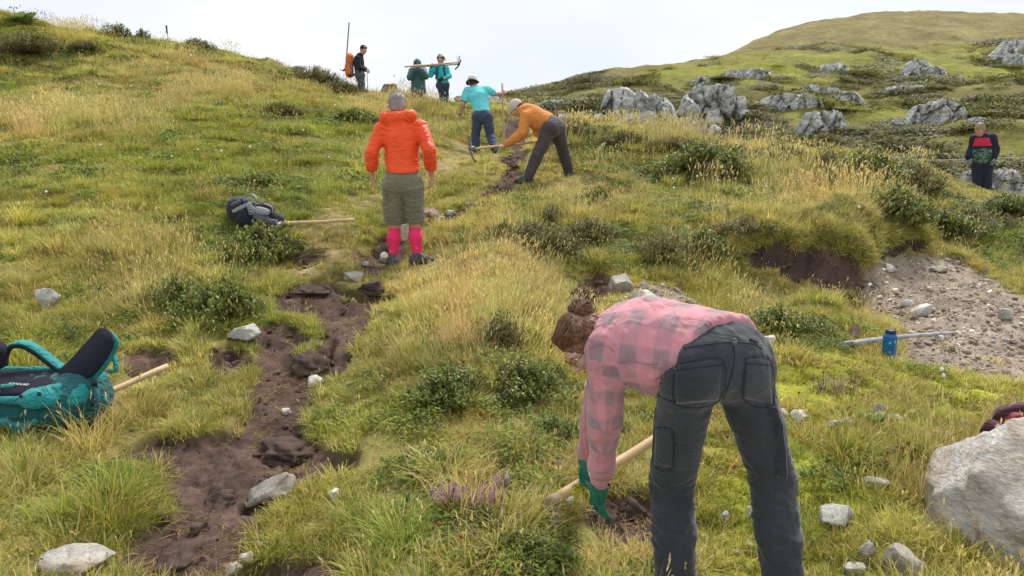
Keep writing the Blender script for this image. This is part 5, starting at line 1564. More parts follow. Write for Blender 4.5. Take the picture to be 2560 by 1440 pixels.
def bending_person():
    J = dict(pelvis=P(1792, 885, 2.40), chest=P(1606, 852, 2.56), neck=P(1522, 845, 2.64), shL=P(1522, 888, 2.50), shR=P(1556, 838, 2.80),
             elL=P(1512, 1052, 2.56), wrL=P(1500, 1212, 2.68), elR=P(1500, 985, 2.98), wrR=P(1470, 1130, 3.10),
             hipL=P(1724, 930, 2.36), hipR=P(1852, 918, 2.43), knL=P(1678, 1205, 2.50), knR=P(1932, 1195, 2.46))
    for sd, (x, Y) in (('L', (1695, 2.40)), ('R', (1975, 2.30))):
        p = P(x, 1500, Y); g = on_ground(p[0], p[1]); p[2] = g + .075; J['an' + sd] = p
    root = make_root(J)
    tag(root, 'person in faded pink plaid shirt and dark jeans bending down in the foreground', 'person')
    hd = (P(1468, 858, 2.59), unit(A(-.60, -.30, -.74)), unit(A(-.74, -.04, .62)))
    palm = A(.75, .45, .2); hl = (J['wrL'], unit(P(1488, 1300, 2.73) - J['wrL']), palm, A(-.2, .9, .1), dict(size=1.02, curl=.42, spread=.55))
    hr = (J['wrR'], unit(A(-.25, .1, -1)), A(.8, -.3, .2), A(.2, -.9, .1), dict(size=1.0, curl=.7))
    L, ax = body_mesh(J, root, SKIN, .0055, hd, [hl, hr], b=.93, hs=.90)
    # jeans
    up, right, fwd = frame_of(J)
    S = Shape()
    S.cone(J['hipL'] * .8 + J['pelvis'] * .2, J['hipR'] * .8 + J['pelvis'] * .2, .108, .108, .05)
    hb = A(.25, -.9, .35)
    for sd in 'LR': S.ell(J['hip' + sd] + A(.0, -.035, .005), A(.090, .092, .098), None, .05)
    S.cone(J['pelvis'], J['pelvis'] * .72 + J['chest'] * .28, .150, .135, .05, fwd, .80)
    for sd in 'LR':
        h, kn, an = J['hip' + sd], J['kn' + sd], J['an' + sd]
        S.cone(h, kn, .096, .072, .035); mid = kn * .6 + an * .4
        S.cone(kn, mid, .072, .068, .02); S.cone(mid, an + Zv * .01, .068, .070, .02)
    wc = J['pelvis'] * .80 + J['chest'] * .20
    S.cutbox(wc, unit(J['chest'] - J['pelvis']), wc + unit(J['chest'] - J['pelvis']) * .06 + Zv * .04, .21)
    S.cut(J['anL'] - Zv * .03, -Zv)
    V, F = S.mesh(.006)
    kn_w = np.zeros(len(V))
    for sd in 'LR':
        kd = np.linalg.norm(V - (J['kn' + sd] * .72 + J['an' + sd] * .28), axis=1); kn_w = np.maximum(kn_w, np.exp(-(kd / .17) ** 2))
    V = wrinkle(V, F, .012, 19, (0.1, 0, 1), 4.5, 3, kn_w * 1.0 + .08)
    V = wrinkle(V, F, .005, 7, (.2, 0, 1), 2.0, 8); V = wrinkle(V, F, .0045, 15, (.8, 0, .6), 3.0, 28)
    M_DEN = denim_mat()
    jeans = part_mesh('trousers', V, F, M_DEN, root); jeans['label'] = 'dark grey denim work trousers with cargo pockets'
    bvh = BVHTree.FromPolygons([Vector(v) for v in V], [tuple(int(i) for i in f) for f in F])
    M_STITCH = simple_mat('dark_stitching', (.016, .018, .022), .9, .1)
    for nm, o, g in (('back_pocket', [(1687, 912), (1804, 898), (1796, 1000), (1692, 1010)], (14, 12)), ('back_pocket', [(1865, 894), (1922, 900), (1930, 1012), (1858, 994)], (10, 12)),
                     ('cargo_pocket', [(1640, 1068), (1682, 1076), (1680, 1168), (1636, 1162)], (8, 12))):
        v, f = project_patch(bvh, o, g, .0032); pk = mesh_obj(nm, *thicken(v, f, .004), M_DEN, jeans); pk.location = (0, 0, 0)
        pk.data.transform(Matrix.Translation(-Vector(root.location)))
        lines = [project_line(bvh, o + o[:1], .0036, 8)]
        if nm == 'back_pocket': lines.append(project_line(bvh, [(o[0][0], o[0][1] + 14), (o[1][0], o[1][1] + 13)], .0040, 8))
        vv, ff = join(*[tube(l, .0011, 5) for l in lines if len(l) > 3])
        if len(vv): st = mesh_obj('stitching', vv, ff, M_STITCH, pk); st.data.transform(Matrix.Translation(-Vector(root.location)))
    flap = project_line(bvh, [(1922, 1016), (1936, 1060), (1944, 1110), (1948, 1160), (1952, 1190)], .012, 6)
    if len(flap) > 4:
        v, f = ribbon(flap, A(.75, -.5, 0), .035, .006); fo = mesh_obj('cargo_pocket', v, f, M_DEN, jeans); fo.data.transform(Matrix.Translation(-Vector(root.location)))
    seams = [[(1833, 852), (1835, 905), (1822, 960), (1800, 1020)], [(1700, 872), (1765, 862), (1832, 856), (1880, 860), (1905, 872)], [(1640, 985), (1665, 998), (1694, 1005)],
             [(1640, 1010), (1634, 1070), (1632, 1150)]]
    for l in (project_line(bvh, s_, .0008, 6) for s_ in seams):
        if len(l) > 3: st = mesh_obj('seam', *tube(l, .0016, 5), M_STITCH, jeans); st.data.transform(Matrix.Translation(-Vector(root.location)))
    for o in ([(1826, 848), (1838, 847), (1840, 866), (1828, 867)], [(1874, 842), (1894, 850), (1890, 858), (1872, 850)]):
        v, f = project_patch(bvh, o, (3, 5), .007); lp = mesh_obj('belt_loop', *thicken(v, f, .005), M_DEN, jeans); lp.data.transform(Matrix.Translation(-Vector(root.location)))
    # shirt
    S = Shape()
    pl = J['pelvis'] * 1.0; sp = unit(J['chest'] - J['pelvis'])
    S.cone(pl - sp * .02, J['chest'] * .5 + pl * .5, .172, .160, .05, fwd, .80)
    S.cone(J['chest'] * .5 + pl * .5, J['chest'], .160, .176, .05, fwd, .84)
    S.cone(J['chest'], J['chest'] * .35 + J['neck'] * .65, .172, .105, .05, fwd, .84)
    S.cone(J['shL'] * .9 + J['shR'] * .1, J['shL'] * .1 + J['shR'] * .9, .072, .072, .06)
    S.ell(J['chest'] * .62 + pl * .38 + A(0, -.03, -.075), A(.15, .10, .085), None, .06)      # cloth hanging below the trunk
    S.cone(J['neck'] * .8 + J['chest'] * .2, J['neck'] * 1.02 - J['chest'] * .02, .070, .064, .02)
    S.cone(J['shL'], J['elL'], .066, .054, .05).cone(J['elL'], J['elL'] * .35 + J['wrL'] * .65, .054, .048, .02).cone(J['elL'] * .35 + J['wrL'] * .65, J['wrL'] - unit(J['wrL'] - J['elL']) * .035, .048, .040, .02)
    S.cone(J['shR'], J['elR'], .072, .062, .05).cone(J['elR'], J['wrR'], .060, .044, .02)
    a_, b_ = P(1648, 958, 2.26), P(1890, 828, 2.46); ab = unit(b_ - a_); n_ = -sp; n_ = unit(n_ - ab * (n_ @ ab))
    S.cutbox((a_ + b_) / 2, n_, (a_ + b_) / 2, .40)
    wd = unit(J['wrL'] - J['elL']); S.cutbox(J['wrL'] - wd * .010, wd, J['wrL'] + wd * .05, .10)
    V, F = S.mesh(.006)
    V = wrinkle(V, F, .009, 8, unit(A(-.7, .2, .6)), 2.8, 21); V = wrinkle(V, F, .004, 18, unit(A(.6, .2, .8)), 2.4, 41)
    V = wrinkle(V, F, .005, 16, J['wrL'] - J['elL'], 2.6, 5, np.exp(-(np.linalg.norm(V - J['elL'] * .5 - J['wrL'] * .5, axis=1) / .24) ** 2))
    def bone(p, a, b):
        ba = b - a; h = np.clip((p - a) @ ba / (ba @ ba), 0, 1); return np.linalg.norm(p - a - h[:, None] * ba, axis=1), h * np.linalg.norm(ba)
    d1, t1 = bone(V, J['shL'] + (J['elL'] - J['shL']) * .06, J['elL']); d2, t2 = bone(V, J['elL'], J['wrL']); la = np.linalg.norm(J['elL'] - J['shL'])
    sl = (np.minimum(d1, d2) < .095) & ((V - J['shL']) @ unit(J['elL'] - J['shL']) > -.005)
    ta = np.where(d1 < d2, t1, la + t2)
    bd = np.where((d1 < d2)[:, None], unit(J['elL'] - J['shL']), unit(J['wrL'] - J['elL'])); bp = np.where((d1 < d2)[:, None], J['shL'], J['elL'])
    e1 = A(0, -1, 0); e2 = A(1, 0, 0); rel = V - bp; angA = np.arctan2(rel @ e2, rel @ e1)
    rel = V - pl; angT = np.arctan2(rel @ (-fwd), -(rel @ right))
    pv = np.where(sl, ta, rel @ up); pu = np.where(sl, angA * .066, angT * .155)
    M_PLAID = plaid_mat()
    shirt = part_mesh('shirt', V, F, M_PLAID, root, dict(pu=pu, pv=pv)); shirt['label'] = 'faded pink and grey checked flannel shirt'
    bv2 = BVHTree.FromPolygons([Vector(v) for v in V], [tuple(int(i) for i in f) for f in F])
    M_SEAM = simple_mat('shirt_seam', (.34, .15, .17), .9, .1)
    def on_shirt(nm, lines, r):
        ls = [l for l in (project_line(bv2, s_, .0006, 6) for s_ in lines) if len(l) > 3]
        for l in ls: o = mesh_obj(nm, *tube(l, r, 5), M_SEAM, shirt); o.data.transform(Matrix.Translation(-Vector(root.location)))
    on_shirt('seam', [[(1474, 872), (1500, 862), (1524, 868), (1534, 880)], [(1545, 906), (1580, 903), (1615, 910), (1646, 908)], [(1640, 948), (1700, 905), (1780, 864), (1850, 838), (1878, 826)], [(1478, 1196), (1505, 1200), (1534, 1198)]], .0016)
    v = _ICO[2][0] * A(.006, .003, .006) + np.array(project_line(bv2, [(1521, 1211), (1524, 1211)], .003, 2)[0] if project_line(bv2, [(1521, 1211), (1524, 1211)], .003, 2) else J['wrL'])
    bt = mesh_obj('button', v, _ICO[2][1], M_EYED, shirt); bt.data.transform(Matrix.Translation(-Vector(root.location)))
    # gloves
    M_GLOVE = simple_mat('green_work_glove', (.025, .145, .105), .8, .3, 50, .5, 200, .002)
    M_GLOVE_D = simple_mat('glove_palm', (.055, .075, .085), .8, .25, 50, .4, 150, .002)
    for h_ in (hl, hr):
        S = Shape(); hand(S, *h_[:4], inf=.0018, **h_[4])
        S.cone(h_[0] - unit(h_[1]) * .012, h_[0] + unit(h_[1]) * .045, .034, .033, .012)
        V, F = S.mesh(.0045); gl = part_mesh('glove', V, F, M_GLOVE, root)
    # hair: cap with swept locks and a bun
    cap = hair_cap(L, ax, .90, M_HAIR_BROWN, root, 4, .0055, -.01, thick=.009, amp=.004, fc=1.14)
    rr = np.random.default_rng(3); locks = []; r_, f_, u_ = ax
    bun = L(0, -.088, .098)
    for i in range(360):                       # hair drawn back from the brow to the bun
        a = rr.uniform(-1.7, 1.7); z0 = rr.uniform(.045, .095) if abs(a) < 1.0 else rr.uniform(.040, .085)
        s0 = L(math.sin(a) * .086, math.cos(a) * .075 + .005, z0 + .02 * math.cos(a)); d0 = unit(s0 - L(0, -.014, .03)); 
        mid = L(math.sin(a) * .093, -.02, .06 + z0 * .5); mid = L(0, -.014, .03) + unit(mid - L(0, -.014, .03)) * .106
        locks.append([s0 + d0 * .006, mid, bun * .8 + L(0, -.07, .06) * .2 + r_ * rr.normal(0, .012)])
    for i in range(90):                       # coils of the bun
        n0 = unit(rr.normal(size=3)); e_ = unit(np.cross(n0, rr.normal(size=3))); g_ = np.cross(n0, e_); R = rr.uniform(.030, .047); t0 = rr.uniform(0, 6.28)
        locks.append([bun + n0 * rr.normal(0, .014) + (e_ * math.cos(t0 + q) + g_ * math.sin(t0 + q)) * R * rr.uniform(.85, 1.1) for q in np.linspace(0, rr.uniform(2.5, 5), 6)])
    for i in range(60):                       # stray hairs
        s0 = L(rr.normal(0, .06), rr.uniform(-.09, .02), rr.uniform(.03, .10)); dd = unit(s0 - L(0, 0, 0)) + rr.normal(0, .5, 3)
        locks.append([s0, s0 + dd * .02, s0 + dd * .035 + rr.normal(0, .012, 3)])
    mainl = strands('lock', locks[:450], M_HAIR_BROWN, root, .0019, cap); mainl.data.transform(Matrix.Translation(-Vector(root.location)))
    st = strands('stray_hair', locks[450:], M_HAIR_BROWN, root, .0008, cap); st.data.transform(Matrix.Translation(-Vector(root.location)))
    S = Shape(); S.ell(bun, A(.036, .036, .036), None, .01); V, F = S.mesh(.006); bn = part_mesh('bun', wrinkle(V, F, .006, 40, r_, 3, 3), F, M_HAIR_BROWN, root)
    face_parts(L, ax, .90, root, M_HAIR_BROWN)
    M_WIRE = simple_mat('spectacle_wire', (.04, .035, .03), .35, .1, metal=.7)
    ring = []
    for e in (-1, 1):
        ring.append(tube([L(.033 * e + .023 * math.cos(q), .108 - .002 * abs(math.cos(q)), .004 + .019 * math.sin(q)) for q in np.linspace(0, 6.283, 20)], .0012, 5))
        ring.append(tube([L(.056 * e, .105, .008), L(.076 * e, .06, .010), L(.082 * e, .0, .010)], .0013, 5))
    ring.append(tube([L(-.010, .109, .008), L(0, .112, .011), L(.010, .109, .008)], .0013, 5))
    mesh_obj('spectacles', *join(*ring), M_WIRE, root)
    for sd in 'LR':
        t = J['an' + sd] + unit(A(-.5, .85, 0)) * .17; t[2] = J['an' + sd][2] - .065
        mesh_obj('boot', *shoe(J['an' + sd], t, -.07, 1.12), M_SHOE_BR, root)
    return root, J

# ================================================================ 2: standing man in the bright orange jacket
def jacket_man():
    Y0 = 7.70
    J = joints(Y0, pelvis=(1007, 446, 0), chest=(1003, 345, .08), neck=(997, 296, .13), shL=(953, 321, .08), shR=(1053, 319, .08), elL=(930, 381, 0), wrL=(929, 434, .08), elR=(1073, 376, -.05), wrR=(1079, 438, .10),
               hipL=(983, 464, 0), hipR=(1031, 464, 0), knL=(986, 566, .07), knR=(1037, 564, .07), anL=(984, 648, 0), anR=(1043, 645, 0))
    root = make_root(J); tag(root, 'person in bright orange jacket, olive shorts and pink socks walking up the path', 'person')
    hd = (P(994, 262, Y0 + .20), unit(A(.03, .95, -.25)), unit(A(0, .25, 1)))
    hL = (J['wrL'], unit(A(.04, .12, -1)), A(.9, .2, 0), A(.1, .9, 0), dict(curl=.55)); hR = (J['wrR'], unit(A(.02, .10, -1)), A(-.9, .2, 0), A(-.1, .9, 0), dict(curl=.75))
    L, ax = body_mesh(J, root, SKIN_R, .0075, hd, [hL, hR], hs=1.02)
    hc_ = hair_cap(L, ax, 1.02, M_HAIR_GREY, root, 2, .0075, -.030, thick=.008, amp=.009); rr = np.random.default_rng(8); lk = []
    for i in range(420):
        n0 = unit(rr.normal(size=3)); n0 = n0 if n0 @ ax[2] > -.55 else -n0
        if n0 @ ax[1] > .55 and n0 @ ax[2] < .35: continue
        s0 = L(0, -.014, .03) + (np.array(ax).T @ (n0 @ np.array(ax).T * A(.080, .100, .092))); d0 = n0 * .5 - ax[2] * .55 * (1 - .8 * max(0, n0 @ ax[2])) + rr.normal(0, .35, 3) + A(-.3, 0, .1); lk.append([s0, s0 + d0 * .018, s0 + d0 * .030 - Zv * .006])
    strands('lock', lk, M_HAIR_GREY, root, .0026)
    face_parts(L, ax, 1.02, root, M_HAIR_GREY)
    up, right, fwd = frame_of(J)
    M_ORANGE = cloth_mat('orange_shell', (.86, .075, .012), (.92, .095, .016), .42, .8, .026, 9, 240, .06, .3, .1)
    S = Shape(); pl = J['pelvis'] + Zv * .035
    S.cone(pl - Zv * .01, J['chest'] * .5 + pl * .5, .176, .158, .05, fwd, .74); S.cone(J['chest'] * .5 + pl * .5, J['chest'], .158, .180, .05, fwd, .74); S.cone(J['chest'], J['chest'] * .4 + J['neck'] * .6, .180, .108, .05, fwd, .74)
    S.cone(J['shL'] * .88 + J['shR'] * .12, J['shL'] * .12 + J['shR'] * .88, .072, .072, .06)
    for sd in 'LR': arm(S, J, sd, .014, 1.0, 1.0, (.058, .050, .048, .040), .045)
    S.cone(J['neck'] - Zv * .05, J['neck'] + Zv * .0, .085, .074, .03)
    S.cut(pl + Zv * .035, unit(-Zv + fwd * .15))
    for sd in 'LR':
        d = unit(J['wr' + sd] - J['el' + sd]); S.cutbox(J['wr' + sd] + d * .018, d, J['wr' + sd] + d * .07, .10)
    V, F = S.mesh(.008)
    armw = np.zeros(len(V))
    for sd in 'LR': armw = np.maximum(armw, np.exp(-(np.linalg.norm(V - (J['el' + sd] * .8 + J['wr' + sd] * .2), axis=1) / .20) ** 2))
    V = wrinkle(V, F, .010, 15, (0.05, 0, 1), 3.2, 3, armw); V = wrinkle(V, F, .0065, 9, (.15, 0, 1), 3.4, 9, 1 - armw * .5)
    jk = part_mesh('jacket', V, F, M_ORANGE, root)
    # hood lying on the back
    S = Shape(); hc = J['neck'] - fwd * .085 - Zv * .035
    S.cone(hc - right * .12 + Zv * .03, hc + right * .12 + Zv * .03, .062, .062, .05, Zv, .8); S.cone(hc - right * .06 - Zv * .05 - fwd * .02, hc + right * .06 - Zv * .05 - fwd * .02, .05, .05, .06, fwd, .6)
    for e in (-1, 1): S.cone(hc + right * .12 * e + Zv * .03, J['neck'] + right * .075 * e + fwd * .08 + Zv * .01, .055, .045, .05)
    V, F = S.mesh(.008); V = wrinkle(V, F, .009, 12, right, .6, 14); hood = part_mesh('hood', V, F, M_ORANGE, root)
    # shorts
    M_OLIVE = cloth_mat('olive_shorts', (.165, .165, .112), (.19, .19, .13), .7, .95, .028, 8)
    S = Shape(); S.cone(J['hipL'] * .75 + J['pelvis'] * .25, J['hipR'] * .75 + J['pelvis'] * .25, .122, .122, .05, fwd, .95); S.cone(J['pelvis'] - Zv * .02, J['pelvis'] + Zv * .08, .148, .150, .05, fwd, .74)
    for sd in 'LR': S.ell(J['hip' + sd] - fwd * .030 - Zv * .035, A(.095, .09, .09), None, .05); S.cone(J['hip' + sd] - Zv * .03, J['kn' + sd] + Zv * .01, .110, .106 if sd == 'L' else .096, .03)
    for sd in 'LR': S.cutbox(J['kn' + sd] + Zv * .035, -Zv, J['kn' + sd] - Zv * .10, .16)
    S.cut(J['pelvis'] + Zv * .085, Zv)
    V, F = S.mesh(.008); V = wrinkle(V, F, .011, 9, (.5, 0, .8), 2.6, 31); sh = part_mesh('shorts', V, F, M_OLIVE, root)
    M_PINK = simple_mat('pink_socks', (.80, .035, .14), .8, .07, 30, .3, 300, .002)
    for sd in 'LR':
        S = Shape(); kn, an = J['kn' + sd], J['an' + sd]; S.cone(kn - Zv * .01, kn * .62 + an * .38 - fwd * .018, .060, .067, .02); S.cone(kn * .62 + an * .38 - fwd * .018, an + Zv * .01, .067, .044, .03)
        S.cut(kn - Zv * .012, Zv); V, F = S.mesh(.007); part_mesh('sock', wrinkle(V, F, .002, 14, Zv, 3, 2), F, M_PINK, root)
    for sd, t in (('L', A(-.35, .9, 0)), ('R', A(.75, .65, 0))):
        tt = J['an' + sd] + unit(t) * .18; tt[2] = J['an' + sd][2] - .065
        sh_ = mesh_obj('shoe', *shoe(J['an' + sd], tt, -.065, 1.08), M_SHOE, root)
        a = J['an' + sd]; lc = mesh_obj('shoelace', *tube([a + A(math.cos(q) * .05, math.sin(q) * .05, -.005) for q in np.linspace(0, 6.283, 14)], .005, 5), simple_mat('orange_lace', (.7, .22, .03), .7), sh_); lc.data.transform(Matrix.Translation(-Vector(root.location)))
    return J

# ================================================================ 3: digging man in the orange hoodie
def cap_mesh(L, ax, s, root, mat, back=False, name='cap', brim=True, mat2=None):
    S = Shape(); r, f, u = ax
    S.ell(L(0, -.013, .038), A(.094, .114, .096) * s, ax, .01); S.cut(L(0, 0, .010), unit(-u + f * .10))
    V, F = S.mesh(.008); c = part_mesh(name, wrinkle(V, F, .003, 16, u, 2, 4), F, mat, root)
    if brim:
        S = Shape(); S.ell(L(0, .135, .030), A(.066, .062, .010) * s, ax, .01); S.cone(L(-.045, .085, .034), L(.045, .085, .034), .012 * s, .012 * s, .02); V, F = S.mesh(.007)
        b_ = part_mesh('brim', V, F, mat2 or mat, root)
    return c

def hoodie_man():
    Y0 = 11.0
    J = joints(Y0, pelvis=(1381, 311, .05), chest=(1333, 291, .16), neck=(1309, 279, .22), shL=(1316, 292, .02), shR=(1330, 283, .40), elL=(1306, 334, -.02), wrL=(1266, 361, .05), elR=(1345, 330, .45), wrR=(1368, 349, .28),
               hipL=(1374, 322, -.04), hipR=(1392, 319, .16), knL=(1343, 388, -.08), anL=(1319, 446, -.10), knR=(1408, 378, .28), anR=(1423, 432, .35))
    root = make_root(J); tag(root, 'person in orange hoodie and dark trousers swinging a pick at the path', 'person')
    hd = (P(1291, 271, Y0 + .20), unit(A(-.62, .05, -.76)), unit(A(-.70, .05, .66)))
    hL = (J['wrL'], unit(P(1250, 367, Y0 + .06) - J['wrL']), A(0, .3, -1), A(-.5, -.5, .6), dict(curl=1.15)); hR = (J['wrR'], unit(A(.6, -.6, -.2)), A(-.4, -.2, -1), A(.6, -.4, .5), dict(curl=1.2))
    L, ax = body_mesh(J, root, SKIN, .009, hd, [hL, hR])
    hair_cap(L, ax, 1.0, M_HAIR_DARK, root, 5, .009, -.05, thick=.004, amp=.002); face_parts(L, ax, 1.0, root, M_HAIR_DARK)
    M_CAP = cloth_mat('beige_cap', (.50, .45, .36), None, .8, .3); cap_mesh(L, ax, 1.0, root, M_CAP)
    M_RUST = cloth_mat('rust_orange_fleece', (.56, .20, .045), (.62, .235, .055), .85, .55, .02, 9)
    up, right, fwd = frame_of(J); S = Shape(); pl = J['pelvis']
    S.cone(pl * .85 + J['chest'] * .15, pl * .5 + J['chest'] * .5, .165, .165, .05, fwd, .80); S.cone(pl * .5 + J['chest'] * .5, J['chest'], .165, .182, .05, fwd, .80); S.cone(J['chest'], J['chest'] * .4 + J['neck'] * .6, .182, .11, .05, fwd, .8)
    S.cone(J['shL'] * .9 + J['shR'] * .1, J['shL'] * .1 + J['shR'] * .9, .078, .078, .06)
    for sd in 'LR': arm(S, J, sd, .018, 1.0, .98, (.060, .056, .052, .036), .045)
    S.ell(J['chest'] * .5 + pl * .5 + A(-.02, 0, -.09), A(.13, .11, .07), None, .06)
    hb = J['neck'] - fwd * .03; S.cone(hb - right * .08 + up * .0, hb + right * .08, .065, .065, .05); S.ell(hb - fwd * .05 - up * .06, A(.085, .10, .06), None, .05)
    S.cut(pl + (J['chest'] - pl) * .08, unit(pl - J['chest']) + A(0, 0, .2))
    V, F = S.mesh(.009); V = wrinkle(V, F, .008, 9, (.7, 0, .6), 2.2, 3); part_mesh('hoodie', V, F, M_RUST, root)
    M_PLUM = cloth_mat('dark_plum_trousers', (.060, .046, .046), (.075, .058, .058), .75, .6, .02, 9)
    S = Shape(); S.cone(J['hipL'], J['hipR'], .118, .118, .05); S.cone(pl, pl * .7 + J['chest'] * .3, .155, .145, .05, fwd, .8)
    for sd in 'LR': S.ell(J['hip' + sd] + A(.03, -.02, .0), A(.10, .10, .10), None, .05); leg(S, J, sd, .016, 1.0, 1.0, (.096, .070, .064, .058))
    S.cutbox(pl * .75 + J['chest'] * .25, unit(J['chest'] - pl), pl * .6 + J['chest'] * .4 + Zv * .03, .20)
    for sd in 'LR': S.cutbox(J['an' + sd] - Zv * .02, -Zv, J['an' + sd], .12)
    V, F = S.mesh(.009); V = wrinkle(V, F, .008, 11, (0, 0, 1), 2.4, 13); part_mesh('trousers', V, F, M_PLUM, root)
    for sd, t in (('L', A(-.95, -.2, 0)), ('R', A(-.2, .9, 0))):
        tt = J['an' + sd] + unit(t) * .18; tt[2] = J['an' + sd][2] - .07; mesh_obj('boot', *shoe(J['an' + sd], tt, -.07, 1.1), M_SHOE_BR, root)
    # pick
    a, b = P(1178, 373, Y0 + .08), P(1385, 350, Y0 + .28); tool = empty('pickaxe', tuple(a)); tag(tool, 'pick with a long pale handle held level by the person in orange hoodie', 'pickaxe')
    shaft('handle', a, b, .019, M_WOOD, tool, taper=.85)
    c = P(1176, 371, Y0 + .08); mesh_obj('pick_head', *ribbon(catmull([P(1170, 338, Y0 + .06), P(1173, 355, Y0 + .07), c, P(1180, 390, Y0 + .07), P(1190, 406, Y0 + .05)], 6), A(0, 1, 0), [.012 + .03 * math.sin(3.14 * i / 24) for i in range(25)], .03), M_STEEL, tool)
    mesh_obj('socket', *tube([c - unit(b - a) * .03, c + unit(b - a) * .06], .03, 10), M_STEEL, tool)
    return J

# ================================================================ 4: climbing man in the turquoise t-shirt
def tshirt_man():
    Y0 = 15.5
    J = joints(Y0, pelvis=(1206, 284, 0), chest=(1197, 243, .14), neck=(1189, 217, .24), shL=(1168, 228, .16), shR=(1220, 225, .20), elL=(1157, 262, .10), wrL=(1150, 287, .14), elR=(1238, 235, .32), wrR=(1253, 234, .47),
               hipL=(1195, 293, 0), hipR=(1217, 293, 0), knL=(1189, 337, .10), anL=(1190, 379, .02), knR=(1226, 338, .04), anR=(1237, 374, -.22))
    root = make_root(J); tag(root, 'person in turquoise t-shirt and white hat climbing with an upright wooden pole', 'person')
    hd = (P(1181, 204, Y0 + .30), unit(A(-.2, .95, -.25)), unit(A(-.06, .25, .96)))
    hL = (J['wrL'], unit(A(-.05, .1, -1)), A(.9, .2, 0), A(.1, .9, 0), dict(curl=.6)); hR = (J['wrR'], unit(A(.35, .75, .05)), A(.8, -.4, 0), A(0, .1, 1), dict(curl=1.25))
    L, ax = body_mesh(J, root, SKIN_T, .010, hd, [hL, hR])
    hair_cap(L, ax, 1.0, M_HAIR_DARK, root, 6, .010, -.04, thick=.003, amp=.002); face_parts(L, ax, 1.0, root)
    M_HAT = cloth_mat('white_hat', (.68, .66, .60), None, .8, .3); M_HATD = cloth_mat('black_hat_brim', (.015, .016, .02), None, .8, .2)
    S = Shape(); r, f, u = ax; S.ell(L(0, -.014, .045), A(.098, .118, .098), ax, .01); S.cut(L(0, 0, .005), -u); V, F = S.mesh(.009); hat = part_mesh('sun_hat', wrinkle(V, F, .004, 14, u, 1.5, 4), F, M_HAT, root)
    n = 28; v = []
    for ring, (rr, zz) in enumerate(((.100, .020), (.130, .004), (.152, -.018), (.150, -.026), (.094, .004))):
        for j in range(n): q = 6.28318 * j / n; v.append(L(math.cos(q) * rr * .92, math.sin(q) * rr * 1.05 - .01, zz + .012 * math.sin(2 * q)))
    fc = [(a * n + j, a * n + (j + 1) % n, (a + 1) * n + (j + 1) % n, (a + 1) * n + j) for a in range(4) for j in range(n)]; mesh_obj('hat_brim', v, fc, M_HATD, root)
    M_TEE = cloth_mat('turquoise_tshirt', (.13, .62, .66), (.15, .66, .70), .7, .65, .025, 8)
    up, right, fwd = frame_of(J); S = Shape(); pl = J['pelvis'] + up * .03
    S.cone(pl, J['chest'] * .5 + pl * .5, .165, .165, .05, fwd, .76); S.cone(J['chest'] * .5 + pl * .5, J['chest'], .165, .188, .05, fwd, .76); S.cone(J['chest'], J['chest'] * .4 + J['neck'] * .6, .188, .11, .05, fwd, .76)
    S.cone(J['shL'] * .9 + J['shR'] * .1, J['shL'] * .1 + J['shR'] * .9, .078, .078, .06)
    for sd in 'LR': S.cone(J['sh' + sd], J['sh' + sd] * .22 + J['el' + sd] * .78, .080, .082, .045); d = unit(J['el' + sd] - J['sh' + sd]); S.cutbox(J['sh' + sd] * .25 + J['el' + sd] * .75, d, J['sh' + sd] * .1 + J['el' + sd] * .9, .12)
    S.cut(pl - up * .02, -up)
    V, F = S.mesh(.010); V = wrinkle(V, F, .010, 8, (.5, 0, .8), 2.6, 7); part_mesh('t_shirt', V, F, M_TEE, root)
    M_NAVY = cloth_mat('navy_trousers', (.045, .062, .115), (.060, .080, .140), .75, .6, .022, 9)
    S = Shape(); S.cone(J['hipL'], J['hipR'], .118, .118, .05, fwd, .95); S.cone(J['pelvis'] - up * .02, J['pelvis'] + up * .07, .150, .152, .05, fwd, .78)
    for sd in 'LR': S.ell(J['hip' + sd] - fwd * .04, A(.10, .10, .10), None, .05); leg(S, J, sd, .016, 1.0, 1.0, (.098, .074, .070, .062))
    S.cut(J['pelvis'] + up * .06, up)
    for sd in 'LR': S.cutbox(J['an' + sd] + Zv * .005, -unit(J['kn' + sd] - J['an' + sd]), J['an' + sd], .12)
    V, F = S.mesh(.010); V = wrinkle(V, F, .010, 11, (0, 0, 1), 2.4, 17); part_mesh('trousers', V, F, M_NAVY, root)
    for sd in 'LR':
        t = J['an' + sd] + A(-.02, .17, 0); t[2] = J['an' + sd][2] - (.065 if sd == 'L' else .13); mesh_obj('shoe', *shoe(J['an' + sd], t, -.065, 1.1), M_SHOE, root)
    w = J['wrL']; mesh_obj('watch', *tube([w + A(math.cos(q) * .036, math.sin(q) * .036, .01) for q in np.linspace(0, 6.283, 14)], .010, 6), M_EYED, root)
    # the upright pole is a mattock handle
    gpos = J['wrR'] + unit(A(.35, .75, .05)) * .075
    top = gpos + A(-.01, 0, .21); g0 = gpos + A(.03, 0, 0); zb = on_ground(g0[0], g0[1]); bot = A(g0[0], g0[1], zb + .02)
    tool = empty('mattock', (bot[0], bot[1], zb)); tag(tool, 'upright mattock with pale wooden handle gripped by the person in turquoise t-shirt', 'mattock')
    shaft('handle', bot, top, .021, M_WOOD, tool); mesh_obj('blade', *ribbon([bot + A(-.02, -.10, .02), bot + A(0, 0, .06), bot + A(.02, .14, .02)], A(1, 0, 0), [.08, .05, .06], .012), M_STEEL, tool)
    return J

# ================================================================ 5-7: the three on the ridge
def snap(J, dz=.075):
    for sd in 'LR':
        p = J['an' + sd]; p[2] = on_ground(p[0], p[1]) + dz
        k = J['kn' + sd]; h = J['hip' + sd]; k[2] = (h[2] + p[2]) / 2 + .01

